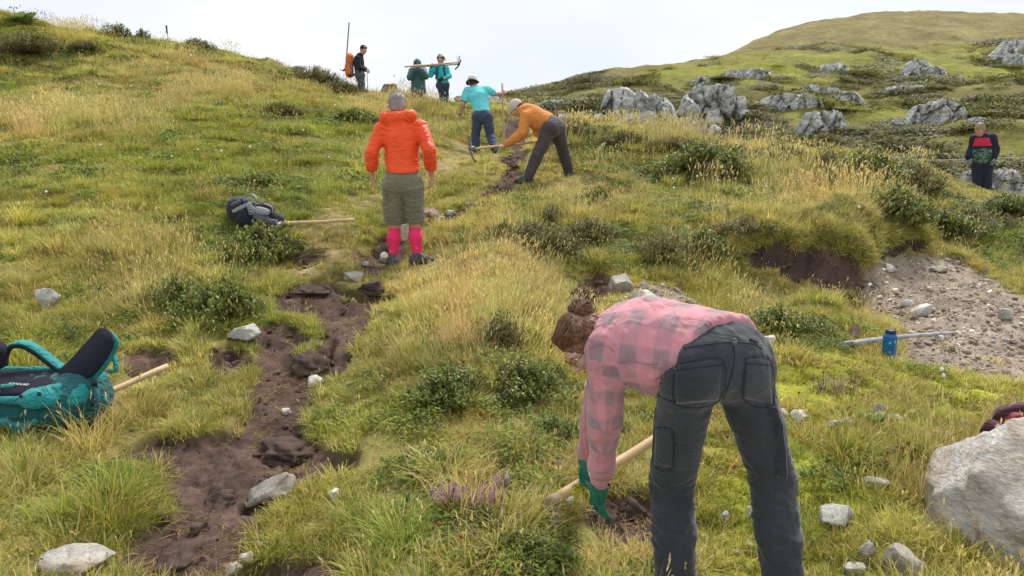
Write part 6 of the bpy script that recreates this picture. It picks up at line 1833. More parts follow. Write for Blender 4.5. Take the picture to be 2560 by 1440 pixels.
def ridge_photographer():
    Y0 = 21.0
    J = joints(Y0, pelvis=(1046, 221, 0), chest=(1045, 187, .03), neck=(1043, 172, .02), shR=(1030, 177, -.04), shL=(1060, 177, .04), elR=(1025, 193, -.16), wrR=(1036, 173, -.26), elL=(1064, 190, -.14), wrL=(1050, 172, -.25),
               hipR=(1038, 226, -.02), hipL=(1054, 226, .02), knR=(1038, 245, -.03), knL=(1053, 245, 0), anR=(1038, 262, 0), anL=(1054, 262, 0))
    snap(J); root = make_root(J); tag(root, 'person in dark teal hooded rain jacket holding both hands at the face on the ridge', 'person')
    hd = (P(1043, 160, Y0 - .02), unit(A(-.25, -.95, -.1)), Zv)
    hs_ = [(J['wr' + s], unit(A(.12 if s == 'R' else -.12, -.1, 1)), A(.5 if s == 'R' else -.5, .5, 0), A(.9 if s == 'R' else -.9, 0, .2), dict(curl=.9)) for s in 'RL']
    L, ax = body_mesh(J, root, SKIN, .011, hd, hs_); face_parts(L, ax, 1.0, root)
    M_TEAL = cloth_mat('dark_teal_rainwear', (.055, .135, .145), (.065, .16, .17), .55, .6, .02, 9)
    up, right, fwd = frame_of(J); S = Shape(); pl = J['pelvis'] - Zv * .06
    S.cone(pl, J['chest'], .20, .19, .05, fwd, .78); S.cone(J['chest'], J['neck'], .19, .10, .05, fwd, .78); S.cone(J['shL'], J['shR'], .075, .075, .06)
    for sd in 'LR': arm(S, J, sd, .028, 1.0, .97, (.062, .060, .056, .042))
    S.ell(L(0, -.015, .03), A(.10, .115, .115), ax, .03); S.cone(J['neck'], L(0, -.03, -.03), .10, .10, .03); S.cutball(L(0, .14, -.03), A(.066, .10, .090), ax); S.cut(pl - Zv * .06, -Zv)
    V, F = S.mesh(.011); V = wrinkle(V, F, .010, 8, (.3, 0, .9), 2.2, 4); part_mesh('rain_jacket', V, F, M_TEAL, root)
    S = Shape(); S.cone(J['hipL'], J['hipR'], .115, .115, .05)
    for sd in 'LR': leg(S, J, sd, .016)
    V, F = S.mesh(.012); part_mesh('trousers', wrinkle(V, F, .008, 10, Zv, 2, 3), F, cloth_mat('charcoal_trousers', (.055, .05, .05)), root)
    S = Shape(); S.ell(L(0, .115, .012), A(.055, .03, .03), ax, .01); V, F = S.mesh(.008); cm = part_mesh('camera', V, F, M_EYED, root)
    cm.parent = None; cm.location = root.location; tag(cm, 'small black camera held to the face by the person in rain jacket', 'camera')
    for sd in 'LR': t = J['an' + sd] + A(-.03, -.17, -.065); mesh_obj('boot', *shoe(J['an' + sd], t, -.07, 1.1, .011), M_SHOE_BR, root)

def pack_bag(root, c, r, f, u, w, h, d, mat, name='bag_body', vox=.010, seed=1):
    S = Shape(); S.cone(c - u * h * .30, c + u * h * .30, w * .5, w * .46, .03, f, d / w); S.ell(c - u * h * .1 + f * d * .30, A(w * .36, d * .3, h * .28), [r, f, u], .03); S.ell(c + u * h * .36, A(w * .44, d * .45, h * .16), [r, f, u], .03)
    V, F = S.mesh(vox); return part_mesh(name, wrinkle(V, F, .008, 9, u, 1.6, seed), F, mat, root)

def ridge_woman():
    Y0 = 20.3
    J = joints(Y0, pelvis=(1107, 209, 0), chest=(1103, 180, 0), neck=(1101, 165, 0), shR=(1087, 171, -.02), shL=(1116, 171, .02), elR=(1077, 189, -.10), wrR=(1077, 171, -.22), elL=(1124, 190, -.05), wrL=(1110, 197, -.22),
               hipR=(1100, 214, -.02), hipL=(1114, 214, .02), knR=(1104, 238, -.04), knL=(1115, 238, .02), anR=(1105, 262, 0), anL=(1116, 262, .04))
    snap(J); root = make_root(J); tag(root, 'person in turquoise pullover carrying long tools on the shoulder on the ridge', 'person')
    hd = (P(1101, 148, Y0 - .02), unit(A(-.08, -1, -.05)), Zv)
    hs_ = [(J['wrR'], unit(A(.08, .1, 1)), A(.6, .7, 0), A(.8, -.3, 0), dict(curl=1.1)), (J['wrL'], unit(A(-1, -.2, -.25)), A(0, .9, -.2), A(0, -.2, 1), dict(curl=.6))]
    L, ax = body_mesh(J, root, SKIN, .011, hd, hs_, b=.90, hs=.98); face_parts(L, ax, .98, root, M_HAIR_DARK)
    M_RH = simple_mat('auburn_hair', (.11, .035, .028), .5, .3, 60); hair_cap(L, ax, .98, M_RH, root, 8, .009, -.10, thick=.018)
    rr = np.random.default_rng(5); strands('loose_lock', [[L(-.08, 0, .02 + .02 * i), L(-.12, .0, -.02 + .012 * i), L(-.15 - .02 * rr.random(), -.01, -.06 + .02 * i)] for i in range(5)], M_RH, root, .006)
    v, f = tube([L(math.sin(q) * .088, math.cos(q) * .10, .082 - .012 * math.cos(q)) for q in np.linspace(-1.5, 1.5, 14)], .013, 8); mesh_obj('headband', v, f, simple_mat('pale_band', (.62, .58, .62), .5), root)
    M_TQ = cloth_mat('turquoise_pullover', (.03, .42, .46), (.04, .47, .50), .7, .6, .022, 9)
    up, right, fwd = frame_of(J); S = Shape(); pl = J['pelvis'] + Zv * .02
    S.cone(pl, J['chest'] * .5 + pl * .5, .150, .145, .05, fwd, .8); S.cone(J['chest'] * .5 + pl * .5, J['chest'], .145, .165, .05, fwd, .82); S.cone(J['chest'], J['neck'], .165, .075, .05, fwd, .8); S.cone(J['shL'], J['shR'], .062, .062, .06); S.cone(J['neck'] - Zv * .03, J['neck'] + Zv * .03, .072, .066, .02)
    arm(S, J, 'R', .016, .9, .95); arm(S, J, 'L', .016, .9, .80); S.cut(pl - Zv * .03, -Zv)
    V, F = S.mesh(.010); part_mesh('pullover', wrinkle(V, F, .007, 9, (.3, 0, .9), 2, 4), F, M_TQ, root)
    S = Shape(); S.cone(J['hipL'], J['hipR'], .112, .112, .05); S.cone(J['pelvis'], J['pelvis'] + Zv * .06, .14, .138, .05, fwd, .8)
    for sd in 'LR': leg(S, J, sd, .010, .95)
    V, F = S.mesh(.011); part_mesh('trousers', wrinkle(V, F, .007, 10, Zv, 2, 3), F, cloth_mat('slate_blue_trousers', (.042, .055, .085), None, .75), root)
    M_GL = simple_mat('black_gloves', (.018, .018, .022), .7, .2)
    for h_ in hs_:
        S = Shape(); hand(S, *h_[:4], inf=.004, **h_[4]); V, F = S.mesh(.008); part_mesh('glove', V, F, M_GL, root)
    for sd in 'LR': t = J['an' + sd] + A(-.01, -.17, -.065); mesh_obj('boot', *shoe(J['an' + sd], t, -.07, 1.0, .011), M_SHOE_BR, root)
    # blue rucksack
    bp = empty('backpack', tuple(J['chest'] + A(0, .16, -.3))); tag(bp, 'dark blue rucksack worn by the person in turquoise pullover', 'backpack')
    M_BL = cloth_mat('dark_blue_pack', (.012, .075, .16), None, .6); pack_bag(bp, J['chest'] + A(.02, .20, -.10), right, -fwd, Zv, .30, .52, .20, M_BL, vox=.012)
    for e in (-1, 1): mesh_obj('shoulder_strap', *ribbon(catmull([J['chest'] + right * .10 * e + A(0, .10, .12), J['chest'] + right * .095 * e + A(0, -.05, .17), J['chest'] + right * .095 * e + A(0, -.155, .02), J['chest'] + right * .13 * e + A(0, -.10, -.18)], 6), right, .05, .012), M_BL, bp)
    # two tools over the shoulder
    grip = J['wrR'] + A(.01, .03, .085)
    a, b = P(1012, 167, Y0 - .45), P(1150, 156, Y0 - .02); t1 = empty('mattock', tuple((a + b) / 2)); tag(t1, 'mattock with dark curved head carried on the shoulder of the turquoise pullover person', 'mattock'); shaft('handle', a, b, .020, M_WOOD, t1)
    c = b; mesh_obj('head', *ribbon(catmull([P(1153, 149, Y0), P(1150, 156, Y0 - .02), P(1146, 165, Y0 - .02), P(1137, 174, Y0)], 6), A(0, 1, 0), [.02 + .05 * math.sin(3.14 * i / 18) for i in range(19)], .03), M_STEEL_D, t1)
    a2, b2 = P(1038, 168, Y0 - .40), P(1146, 161, Y0 + .0); t2 = empty('rake', tuple((a2 + b2) / 2)); tag(t2, 'rake carried under the mattock on the turquoise pullover shoulder', 'rake'); shaft('handle', a2, b2, .016, M_GREYPOLE, t2)
    p0, p1 = P(1145, 163, Y0), P(1150, 140, Y0 + .05); hd_ = mesh_obj('rake_head', *tube([p0, p1], .012, 8), M_STEEL, t2)
    for i in range(8): q = p0 + (p1 - p0) * (i + .5) / 8; mesh_obj('tine', *tube([q, q + A(-.08, 0, .015)], [.006, .003], 6), M_STEEL, t2)

def ridge_packman():
    Y0 = 21.6
    J = joints(Y0, pelvis=(899, 184, 0), chest=(897, 155, .02), neck=(903, 139, .02), shR=(893, 146, -.17), shL=(901, 146, .19), elR=(897, 168, -.20), wrR=(913, 175, -.16), elL=(905, 168, .18), wrL=(916, 176, .02),
               hipR=(898, 189, -.09), hipL=(902, 189, .09), knR=(902, 210, -.10), knL=(905, 210, .10), anR=(900, 232, -.10), anL=(907, 232, .10))
    snap(J); root = make_root(J); tag(root, 'person in black hoodie and grey trousers standing on the ridge, looking back', 'person')
    hd = (P(909, 124, Y0 + .0), unit(A(.72, -.70, -.08)), unit(A(.05, 0, 1)))
    hs_ = [(J['wrR'], unit(A(.9, .1, -.35)), A(-.2, .9, -.3), A(.2, .1, 1), dict(curl=1.1)), (J['wrL'], unit(A(.9, -.4, -.35)), A(-.2, -.9, -.3), A(.2, 0, 1), dict(curl=1.1))]
    L, ax = body_mesh(J, root, SKIN_R, .011, hd, hs_); face_parts(L, ax, 1.0, root, M_HAIR_DARK); hair_cap(L, ax, 1.0, M_HAIR_DARK, root, 9, .010, -.05, thick=.006, amp=.003)
    c_ = cap_mesh(L, ax, .98, root, cloth_mat('black_cap', (.015, .016, .02), None, .8, .2), brim=False)
    r, f, u = ax
    for e in (-1, 1):
        S = Shape(); S.ell(L(.035 * e, .088, .075), A(.032, .012, .022), ax, .01); V, F = S.mesh(.007); part_mesh('goggle_lens', V, F, simple_mat('pale_lens', (.55, .58, .62), .25, .1), root)
    M_BLK = cloth_mat('black_hoodie', (.014, .016, .024), (.018, .02, .03), .8, .6, .02, 9)
    up, right, fwd = frame_of(J); S = Shape(); pl = J['pelvis'] + Zv * .02
    S.cone(pl, J['chest'], .155, .18, .05, fwd, .80); S.cone(J['chest'], J['neck'], .175, .085, .05, fwd, .8); S.cone(J['shL'], J['shR'], .074, .074, .06)
    for sd in 'LR': arm(S, J, sd, .018, 1.05, .98)
    S.cone(J['neck'] - fwd * .05 - right * .06, J['neck'] - fwd * .05 + right * .06, .06, .06, .05); S.cut(pl - Zv * .03, -Zv)
    V, F = S.mesh(.010); part_mesh('hoodie', wrinkle(V, F, .007, 9, (.3, 0, .9), 2, 4), F, M_BLK, root)
    S = Shape(); S.cone(J['hipL'], J['hipR'], .118, .118, .05); S.cone(J['pelvis'], J['pelvis'] + Zv * .06, .15, .15, .05, fwd, .8)
    for sd in 'LR': leg(S, J, sd, .016)
    V, F = S.mesh(.011); part_mesh('trousers', wrinkle(V, F, .010, 10, Zv, 2, 3), F, cloth_mat('grey_work_trousers', (.085, .085, .095), (.10, .10, .115), .8, .7), root)
    M_GL = simple_mat('pale_gloves', (.48, .44, .30), .8, .2)
    for h_ in hs_:
        S = Shape(); hand(S, *h_[:4], inf=.004, **h_[4]); V, F = S.mesh(.008); part_mesh('glove', V, F, M_GL, root)
    for sd in 'LR': t = J['an' + sd] + A(.17, -.05, -.065); mesh_obj('boot', *shoe(J['an' + sd], t, -.07, 1.1, .011), M_SHOE_BR, root)
    # orange rucksack
    bp = empty('backpack', tuple(P(873, 190, Y0 - .05))); tag(bp, 'orange and grey rucksack worn by the person in black hoodie', 'backpack')
    M_OR = cloth_mat('orange_pack', (.74, .16, .03), None, .6); M_GY = cloth_mat('grey_pack_panel', (.20, .20, .18), None, .7)
    pack_bag(bp, P(874, 163, Y0 - .03), unit(np.cross(-fwd, Zv)), -fwd, unit(A(.05, 0, 1)), .32, .62, .22, M_OR, vox=.011)
    S = Shape(); S.cone(P(870, 146, Y0 - .14), P(876, 178, Y0 - .15), .055, .06, .02, A(0, 1, 0), .6); V, F = S.mesh(.009); part_mesh('side_panel', V, F, M_GY, bp)
    S = Shape(); S.ell(P(876, 187, Y0 - .04), A(.12, .15, .06), None, .02); V, F = S.mesh(.009); part_mesh('base_panel', V, F, cloth_mat('rust_pack_base', (.30, .07, .03), None, .7), bp)
    mesh_obj('hip_strap', *ribbon([P(884, 186, Y0 - .17), P(891, 178, Y0 - .22), P(896, 172, Y0 - .24)], Zv, .025, .006), M_GY, bp)
    # shovel strapped upside down to the pack
    a, b = P(873, 56, Y0 + .0), P(864, 172, Y0 - .02); sv = empty('shovel', tuple(b)); tag(sv, 'shovel strapped blade down to the orange rucksack, its long handle sticking up', 'shovel'); shaft('handle', a, b, .018, M_GREYPOLE, sv, taper=1.1)
    mesh_obj('blade', *ribbon(catmull([P(867, 170, Y0 - .02), P(862, 174, Y0 - .02), P(856, 177, Y0 - .04), P(850, 172, Y0 - .06)], 5), A(0, 1, 0), [.05, .08, .14, .18, .20, .22, .22, .21, .20, .19, .18, .17, .15, .12, .10, .06], .012), M_STEEL_D, sv)
    # walking stick
    tp = P(917, 172, Y0 - .13); bt = P(920, 226, Y0 - .10); bt[2] = on_ground(bt[0], bt[1]); st = empty('walking_pole', tuple(bt)); tag(st, 'thin grey walking pole in the gloved hands of the black hoodie person', 'walking pole')
    mesh_obj('pole', *tube([tp, bt], [.010, .008], 8), M_GREYPOLE, st); mesh_obj('grip', *tube([tp + Zv * .04, tp - Zv * .08], .016, 8), M_EYED, st)

# ================================================================ 8: man with gloves at right
def camo_mat():
    m, nt, b = new_mat('printed_jersey'); N = NT(nt); c = N.coord('Object')
    z = N.add('ShaderNodeSeparateXYZ'); nt.links.new(c, z.inputs[0]); zz = z.outputs['Z']
    pr = N.ramp(N.noise(N.mapping(c, (1.0, 1, 2.0), (0, .6, 0)), 13, 5, .65, 1.2), [(.38, (.012, .018, .022)), (.47, (.05, .11, .08)), (.57, (.14, .24, .19)), (.68, (.38, .50, .40))])
    col = N.mix(N.ramp(N.math('SUBTRACT', zz, 1.185 - .5), [(.499, 0.0), (.503, 1.0)]), pr, (.018, .02, .032))
    col = N.mix(N.ramp(N.math('SUBTRACT', zz, 1.235 - .5), [(.499, 0.0), (.503, 1.0)]), col, (.55, .030, .075))
    x = N.attr('sleeve'); col = N.mix(x, col, (.016, .018, .035))
    nt.links.new(col, b.inputs['Base Color']); b.inputs['Roughness'].default_value = .75; b.inputs['Specular IOR Level'].default_value = .2
    n1 = N.math('ABSOLUTE', N.math('SUBTRACT', N.noise(c, 8, 3, .5, .8), .5)); nt.links.new(N.bump(N.math('MULTIPLY', n1, -2.0), .5, .02), b.inputs['Normal'])
    return m

def gloved_man():
    Y0 = 15.0
    J = joints(Y0, pelvis=(2456, 404, 0), chest=(2458, 362, -.02), neck=(2455, 343, -.04), shR=(2436, 347, .08), shL=(2479, 345, -.11), elR=(2429, 373, .08), wrR=(2421, 394, .0), elL=(2489, 373, -.14), wrL=(2485, 394, -.22),
               hipR=(2445, 412, .04), hipL=(2468, 412, -.05), knR=(2443, 445, .0), knL=(2470, 445, -.08), anR=(2443, 480, .05), anL=(2471, 480, -.05))
    snap(J); root = make_root(J); tag(root, 'person in navy jersey with red yoke and grey gloves standing below the far slope', 'person')
    hd = (P(2449, 324, Y0 - .08), unit(A(-.62, -.62, -.48)), unit(A(-.30, -.30, .88)))
    hs_ = [(J['wrR'], unit(A(-.05, -.05, -1)), A(.8, .4, 0), A(.1, -.9, 0), dict(curl=.7)), (J['wrL'], unit(A(0, -.05, -1)), A(-.8, .4, 0), A(-.1, -.9, 0), dict(curl=.8))]
    L, ax = body_mesh(J, root, SKIN_R, .010, hd, hs_, hs=1.04); face_parts(L, ax, 1.04, root, M_HAIR_SAND); hair_cap(L, ax, 1.04, M_HAIR_SAND, root, 12, .009, -.03, thick=.010)
    up, right, fwd = frame_of(J); S = Shape(); pl = J['pelvis'] - Zv * .02
    S.cone(pl, J['chest'] * .5 + pl * .5, .178, .180, .05, fwd, .80); S.cone(J['chest'] * .5 + pl * .5, J['chest'], .180, .195, .05, fwd, .80); S.cone(J['chest'], J['neck'], .19, .085, .05, fwd, .8); S.cone(J['shL'], J['shR'], .080, .080, .06)
    for sd in 'LR': arm(S, J, sd, .018, 1.05, .98, (.062, .054, .050, .036))
    S.cut(pl - Zv * .01, -Zv)
    V, F = S.mesh(.010); V = wrinkle(V, F, .009, 8, (.3, 0, .9), 2, 4)
    lat = np.abs((V - J['chest']) @ right); slv = sstep(.150, .165, lat + .30 * np.clip((V - J['chest']) @ Zv, 0, 1)) ; slv = np.maximum(slv, ((V - J['neck']) @ Zv > -.01) * 1.0)
    part_mesh('jersey', V, F, camo_mat(), root, dict(sleeve=slv))
    S = Shape(); S.cone(J['hipL'], J['hipR'], .120, .120, .05); S.cone(J['pelvis'], J['pelvis'] + Zv * .05, .155, .155, .05, fwd, .8)
    for sd in 'LR': leg(S, J, sd, .022)
    V, F = S.mesh(.011); part_mesh('trousers', wrinkle(V, F, .008, 10, Zv, 2, 3), F, cloth_mat('dark_navy_trousers', (.022, .025, .042), None, .75), root)
    M_GL = simple_mat('grey_work_gloves', (.22, .23, .26), .8, .3, 30)
    for h_ in hs_:
        S = Shape(); hand(S, *h_[:4], inf=.004, **h_[4]); V, F = S.mesh(.008); part_mesh('glove', V, F, M_GL, root)
    for sd in 'LR': t = J['an' + sd] + A(-.02, -.17, -.065); mesh_obj('boot', *shoe(J['an' + sd], t, -.07, 1.1, .011), M_SHOE_BR, root)

FG_ROOT, FG_J = bending_person()
jacket_man(); hoodie_man(); tshirt_man(); ridge_photographer(); ridge_woman(); ridge_packman(); gloved_man()
# ---------------------------------------------------------------- shrubs and single plants (things with parts)
def mesh_from(B, name, mat): return B.mesh(name, mat)

def shrub_meshes(seed, n_twig, n_leaf, leafL, leafW, hz, mat, upright=.4, spiky=False):
    """unit shrub (radius 1, height hz): twigs from the base, whorls of leaves on their outer halves"""
    r = np.random.default_rng(seed); B = Blades(); T = []
    lp, ld, ll = [], [], []
    lob = r.uniform(0, 50)
    for i in range(n_twig):
        a = r.uniform(0, 6.283); q = math.sqrt(r.uniform(0, 1)); rad = q * (.78 + .75 * float(fbm(np.array([math.cos(a) * 1.7 + lob]), np.array([math.sin(a) * 1.7]), octaves=2)[0]) + r.normal(0, .05))
        top = A(rad * math.cos(a), rad * math.sin(a), hz * max(.12, (1 - q * q * .75)) * r.uniform(.65, 1.12)); base = A(rad * .35 * math.cos(a), rad * .35 * math.sin(a), -.05)
        mid = base * .45 + top * .55 + A(math.cos(a), math.sin(a), 0) * rad * .12 - A(0, 0, hz * .05); pts = catmull([base, mid, top], 3)
        if i % 3 == 0: T.append(tube(pts, [.012 * (1 - .6 * j / (len(pts) - 1)) for j in range(len(pts))], 4, False))
        k = n_leaf
        for j in range(k):
            t = 1 - (r.random() ** 1.3) * .70; x = t * (len(pts) - 1); i0 = min(int(x), len(pts) - 2); p = pts[i0] + (pts[i0 + 1] - pts[i0]) * (x - i0)
            d = unit(top - mid) * upright * .7 + unit(r.normal(size=3)) + A(0, 0, .12)
            lp.append(p + r.normal(0, .028, 3)); ld.append(d); ll.append(leafL * r.uniform(.6, 1.15))
    lp, ld, ll = np.array(lp), np.array(ld), np.array(ll)
    B.leaves(lp, ld, ll, ll * leafW / leafL * r.uniform(.8, 1.2, len(ll)), r.random(len(ll)))
    fol = B.mesh('foliage', mat)
    v, f = join(*T); st = bpy.data.meshes.new('stem'); st.from_pydata([tuple(p) for p in v], [], f); st.materials.append(M_TWIG)
    return fol, st

_shrubs = {
    'big': [shrub_meshes(1 + i, 330, 26, .070, .032, .62, M_LEAF) for i in range(2)],          # leaf size relative to shrub radius
    'olive': [shrub_meshes(11 + i, 330, 26, .062, .028, .55, M_LEAF_OLIVE) for i in range(2)],
    'low': [shrub_meshes(21 + i, 240, 22, .10, .045, .50, M_LEAF) for i in range(2)],
    'twiggy': [shrub_meshes(31 + i, 150, 16, .085, .035, .75, M_LEAF_OLIVE, .8) for i in range(2)],
    'upright': [shrub_meshes(41, 60, 30, .16, .055, 1.1, M_LEAF, 1.0)],
}
def shrub(kind, px, py, w, h, label, group=None, i=[0], name='dwarf_shrub', Y=None):
    """shrub whose foot shows at (px, py) and which is w x h photograph pixels large"""
    g = hit(px, py) if Y is None else A(*P(px, py, Y)); k = g[1] / FPX / CP; i[0] += 1
    var = _shrubs[kind][i[0] % len(_shrubs[kind])]; rx = w * k * .66; hz = {'big': .62, 'olive': .55, 'low': .50, 'twiggy': .75, 'upright': 1.1}[kind]; rz = h * k / hz * .80
    o = empty(name, (g[0], g[1] + rx * .35, 0)); o.location.z = on_ground(g[0], g[1] + rx * .35) - .02
    o.rotation_euler = (0, 0, 0)
    for nm, me in (('foliage', var[0]), ('stem', var[1])):
        c = bpy.data.objects.new(nm, me); c.parent = o; c.scale = (rx, rx * .85, rz); c.rotation_euler = (0, 0, random.uniform(0, 6.28)); COL.objects.link(c)
    tag(o, label, 'shrub', group); SHRUBS.append((g[0], g[1] + rx * .35, rx))
    return o
for t in [
    ('big', 1775, 452, 240, 105, 'round dark dwarf shrub on the right crest behind the dry grass'),
    ('big', 2200, 478, 250, 115, 'largest dark shrub on the crest left of the man with gloves'),
    ('olive', 2300, 490, 170, 90, 'olive shrub leaning on the right side of the largest crest shrub'),
    ('olive', 2080, 440, 120, 70, 'small olive shrub left of the largest crest shrub'),
    ('low', 2250, 600, 200, 110, 'green shrub overhanging the upper end of the gravel'),
    ('low', 2370, 600, 150, 70, 'light shrub right of the one overhanging the gravel'),
    ('big', 2535, 545, 150, 62, 'dark shrub at the right edge below the man with gloves'),
    ('olive', 2440, 580, 160, 70, 'olive shrub at right above the moss strip'),
    ('low', 1498, 510, 110, 52, 'small green shrub right of the dark trousers'),
    ('olive', 1440, 352, 110, 62, 'shrub on the crest just right of the digging person'),
    ('olive', 1560, 372, 120, 48, 'second low shrub on the crest right of the digging person'),
    ('olive', 1690, 370, 130, 30, 'flat heath shrub on the crest before the crag foot'),
    ('olive', 1960, 400, 150, 46, 'flat heath shrub on the crest left of the largest shrub'),
    ('twiggy', 1380, 570, 140, 80, 'twiggy shrub in the middle of the slope right of the orange jacket'),
    ('olive', 1340, 640, 200, 90, 'broad olive shrub below the twiggy one'),
    ('low', 1260, 620, 120, 70, 'green shrub right of the pink socks'),
    ('olive', 1480, 620, 160, 70, 'olive shrub above the little gully'),
    ('olive', 1660, 660, 160, 90, 'heath shrub left of the bank scar'),
    ('low', 1765, 650, 150, 70, 'green shrub growing over the left end of the bank scar'),
    ('olive', 1880, 600, 150, 50, 'heath tuft on the turf lip above the bank scar'),
    ('low', 1560, 840, 140, 80, 'low green shrub behind the plaid shirt'),
    ('low', 1960, 850, 200, 90, 'low green shrub right behind the bending back'),
    ('low', 1720, 800, 110, 60, 'small green shrub at the top edge of the plaid shirt'),
    ('twiggy', 1250, 880, 180, 130, 'dark twiggy alpenrose in the middle of the slope'),
    ('low', 1310, 1000, 240, 110, 'leafy alpenrose left of the plaid shirt'),
    ('low', 1120, 1010, 200, 90, 'leafy alpenrose beside the narrow path'),
    ('low', 1210, 1340, 170, 80, 'leafy alpenrose in front of the purple heather'),
    ('low', 1300, 1420, 230, 100, 'leafy alpenrose at the lower edge of the picture'),
    ('low', 1390, 1100, 150, 70, 'small alpenrose above the mattock handle'),
    ('low', 640, 650, 190, 100, 'green bush below the grey rucksack'),
    ('low', 540, 800, 220, 110, 'wide green bush left of the upper path'),
    ('low', 430, 770, 160, 80, 'green bush left of the wide green bush'),
    ('olive', 690, 292, 120, 44, 'dark shrub on the left slope near the orange jacket'),
    ('olive', 60, 150, 160, 62, 'dark shrub at the left edge under the skyline'),
    ('olive', 205, 128, 100, 30, 'small dark shrub left, below the skyline bush'),
    ('olive', 785, 205, 100, 44, 'dark shrub on the skyline left of the orange rucksack'),
    ('olive', 845, 235, 90, 40, 'dark shrub below the orange rucksack'),
    ('big', 480, 124, 80, 32, 'round shrub on the left skyline'),
    ('olive', 660, 160, 60, 22, 'flat shrub on the left skyline'),
    ('low', 620, 470, 130, 30, 'dark green patch of shrub above the grey rucksack'),
    ('low', 880, 310, 140, 40, 'green shrub behind the orange jacket shoulder'),
    ('upright', 290, 96, 70, 46, 'upright leafy bush on the left skyline'),
    ('upright', 350, 100, 50, 40, 'second upright leafy bush on the left skyline'),
]: shrub(*t)

# small plants
M_HEATHER = leaf_mat('heather_bells', (.46, .22, .42), (.66, .42, .60), dry=(.40, .22, .22), dry_at=.9, rough=.7)
M_HEATHER_P = leaf_mat('faded_heather', (.34, .20, .26), (.46, .34, .36), dry=(.34, .22, .16), dry_at=.8, rough=.7)
M_BROAD = leaf_mat('broad_leaf', (.15, .22, .045), (.24, .31, .08), dry_at=.99, rough=.5, trans=.35)
M_SEED = simple_mat('red_brown_seed_head', (.24, .085, .035), .8, .4, 60)
M_STALK = simple_mat('green_stalk', (.13, .15, .04), .7, .2)
M_WHITE = simple_mat('white_fluff', (.74, .73, .68), .9, .08)

def heather(px, py, w, h, label, mat, n=42, seed=0):
    g = hit(px, py); k = g[1] / FPX / CP; r = np.random.default_rng(int(px)); o = empty('heather', tuple(g)); B = Blades(); T = []
    p, d = [], []
    for i in range(n):
        a = r.uniform(0, 6.283); q = w * k * .5 * math.sqrt(r.random()); b = A(q * math.cos(a), q * .7 * math.sin(a), 0); H_ = h * k * r.uniform(.55, 1.1); t = b + A(r.normal(0, .02), r.normal(0, .02), H_)
        if i % 2 == 0: T.append(tube([b, t], [.0022, .001], 4, False))
        for j in range(26): f_ = r.uniform(.45, 1); p.append(b + (t - b) * f_ + r.normal(0, .004, 3)); d.append(r.normal(size=3) + A(0, 0, .3))
    p, d = np.array(p), np.array(d); B.leaves(p, d, r.uniform(.004, .008, len(p)), r.uniform(.003, .006, len(p)), r.random(len(p)))
    f = bpy.data.objects.new('blossom', B.mesh('blossom', mat)); f.parent = o; COL.objects.link(f)
    v, fc = join(*T); v = [x + g for x in v]; mesh_obj('stem', v, fc, M_TWIG, o)
    tag(o, label, 'heather', 'heather clumps')
heather(1118, 1275, 90, 75, 'purple flowering heather, left of two clumps in the foreground', M_HEATHER)
heather(1205, 1290, 100, 90, 'purple flowering heather, right of two clumps in the foreground', M_HEATHER)
heather(1258, 1225, 40, 50, 'small purple heather sprig behind the foreground clumps', M_HEATHER, 24)
heather(2080, 985, 110, 50, 'faded pink heather tuft in the moss at right', M_HEATHER_P)
heather(1230, 690, 150, 50, 'faded heather on the mound right of the pink socks', M_HEATHER_P, 90)

def rosette(px, py, size, label, n=7, up=.9, seed=1, lw=.38):
    """broad-leaved herb: a ring of large leaves, each a part"""
    g = hit(px, py); r = np.random.default_rng(seed); o = empty('broad_leaved_plant', tuple(g)); k = g[1] / FPX / CP; L = size * k
    for i in range(n):
        a = 6.283 * i / n + r.normal(0, .25); d = A(math.cos(a), math.sin(a), 0); e = A(-math.sin(a), math.cos(a), 0); el = r.uniform(.5, 1.1) * up; ln = L * r.uniform(.7, 1.1); V, F = [], []
        for j in range(7):
            t = j / 6; c = g + d * ln * (t * math.cos(el) + .12 * t * t) + Zv0 * ln * (t * math.sin(el) - .22 * t * t); w = ln * lw * (math.sin(3.1 * t ** .8) * .5 + .04)
            V += [c - e * w + Zv0 * w * .35, c, c + e * w + Zv0 * w * .35]
        for j in range(6): b = 3 * j; F += [(b, b + 1, b + 4, b + 3), (b + 1, b + 2, b + 5, b + 4)]
        lf = mesh_obj('leaf', V, F, M_BROAD, o); set_attr(lf.data, 'br', np.full(len(V), r.uniform(.3, .95)))
    tag(o, label, 'plant')
Zv0 = np.array([0, 0, 1.0])
rosette(2180, 1062, 60, 'pale green broad leaved plant in the moss at right', 8, 1.1, 3)
rosette(1385, 1412, 70, 'bright green broad leaved plant at the lower edge', 6, .9, 4)
rosette(1120, 985, 50, 'light green broad leaved plant left of the alpenrose', 7, 1.0, 5)
rosette(935, 1005, 36, 'pale withered broad leaf beside the path', 4, .5, 6)
rosette(60, 62, 46, 'broad leaved plant on the skyline at the left edge', 12, .9, 7, .6)
rosette(2205, 1262, 40, 'small broad leaved plant beside the boulder', 6, .8, 8)

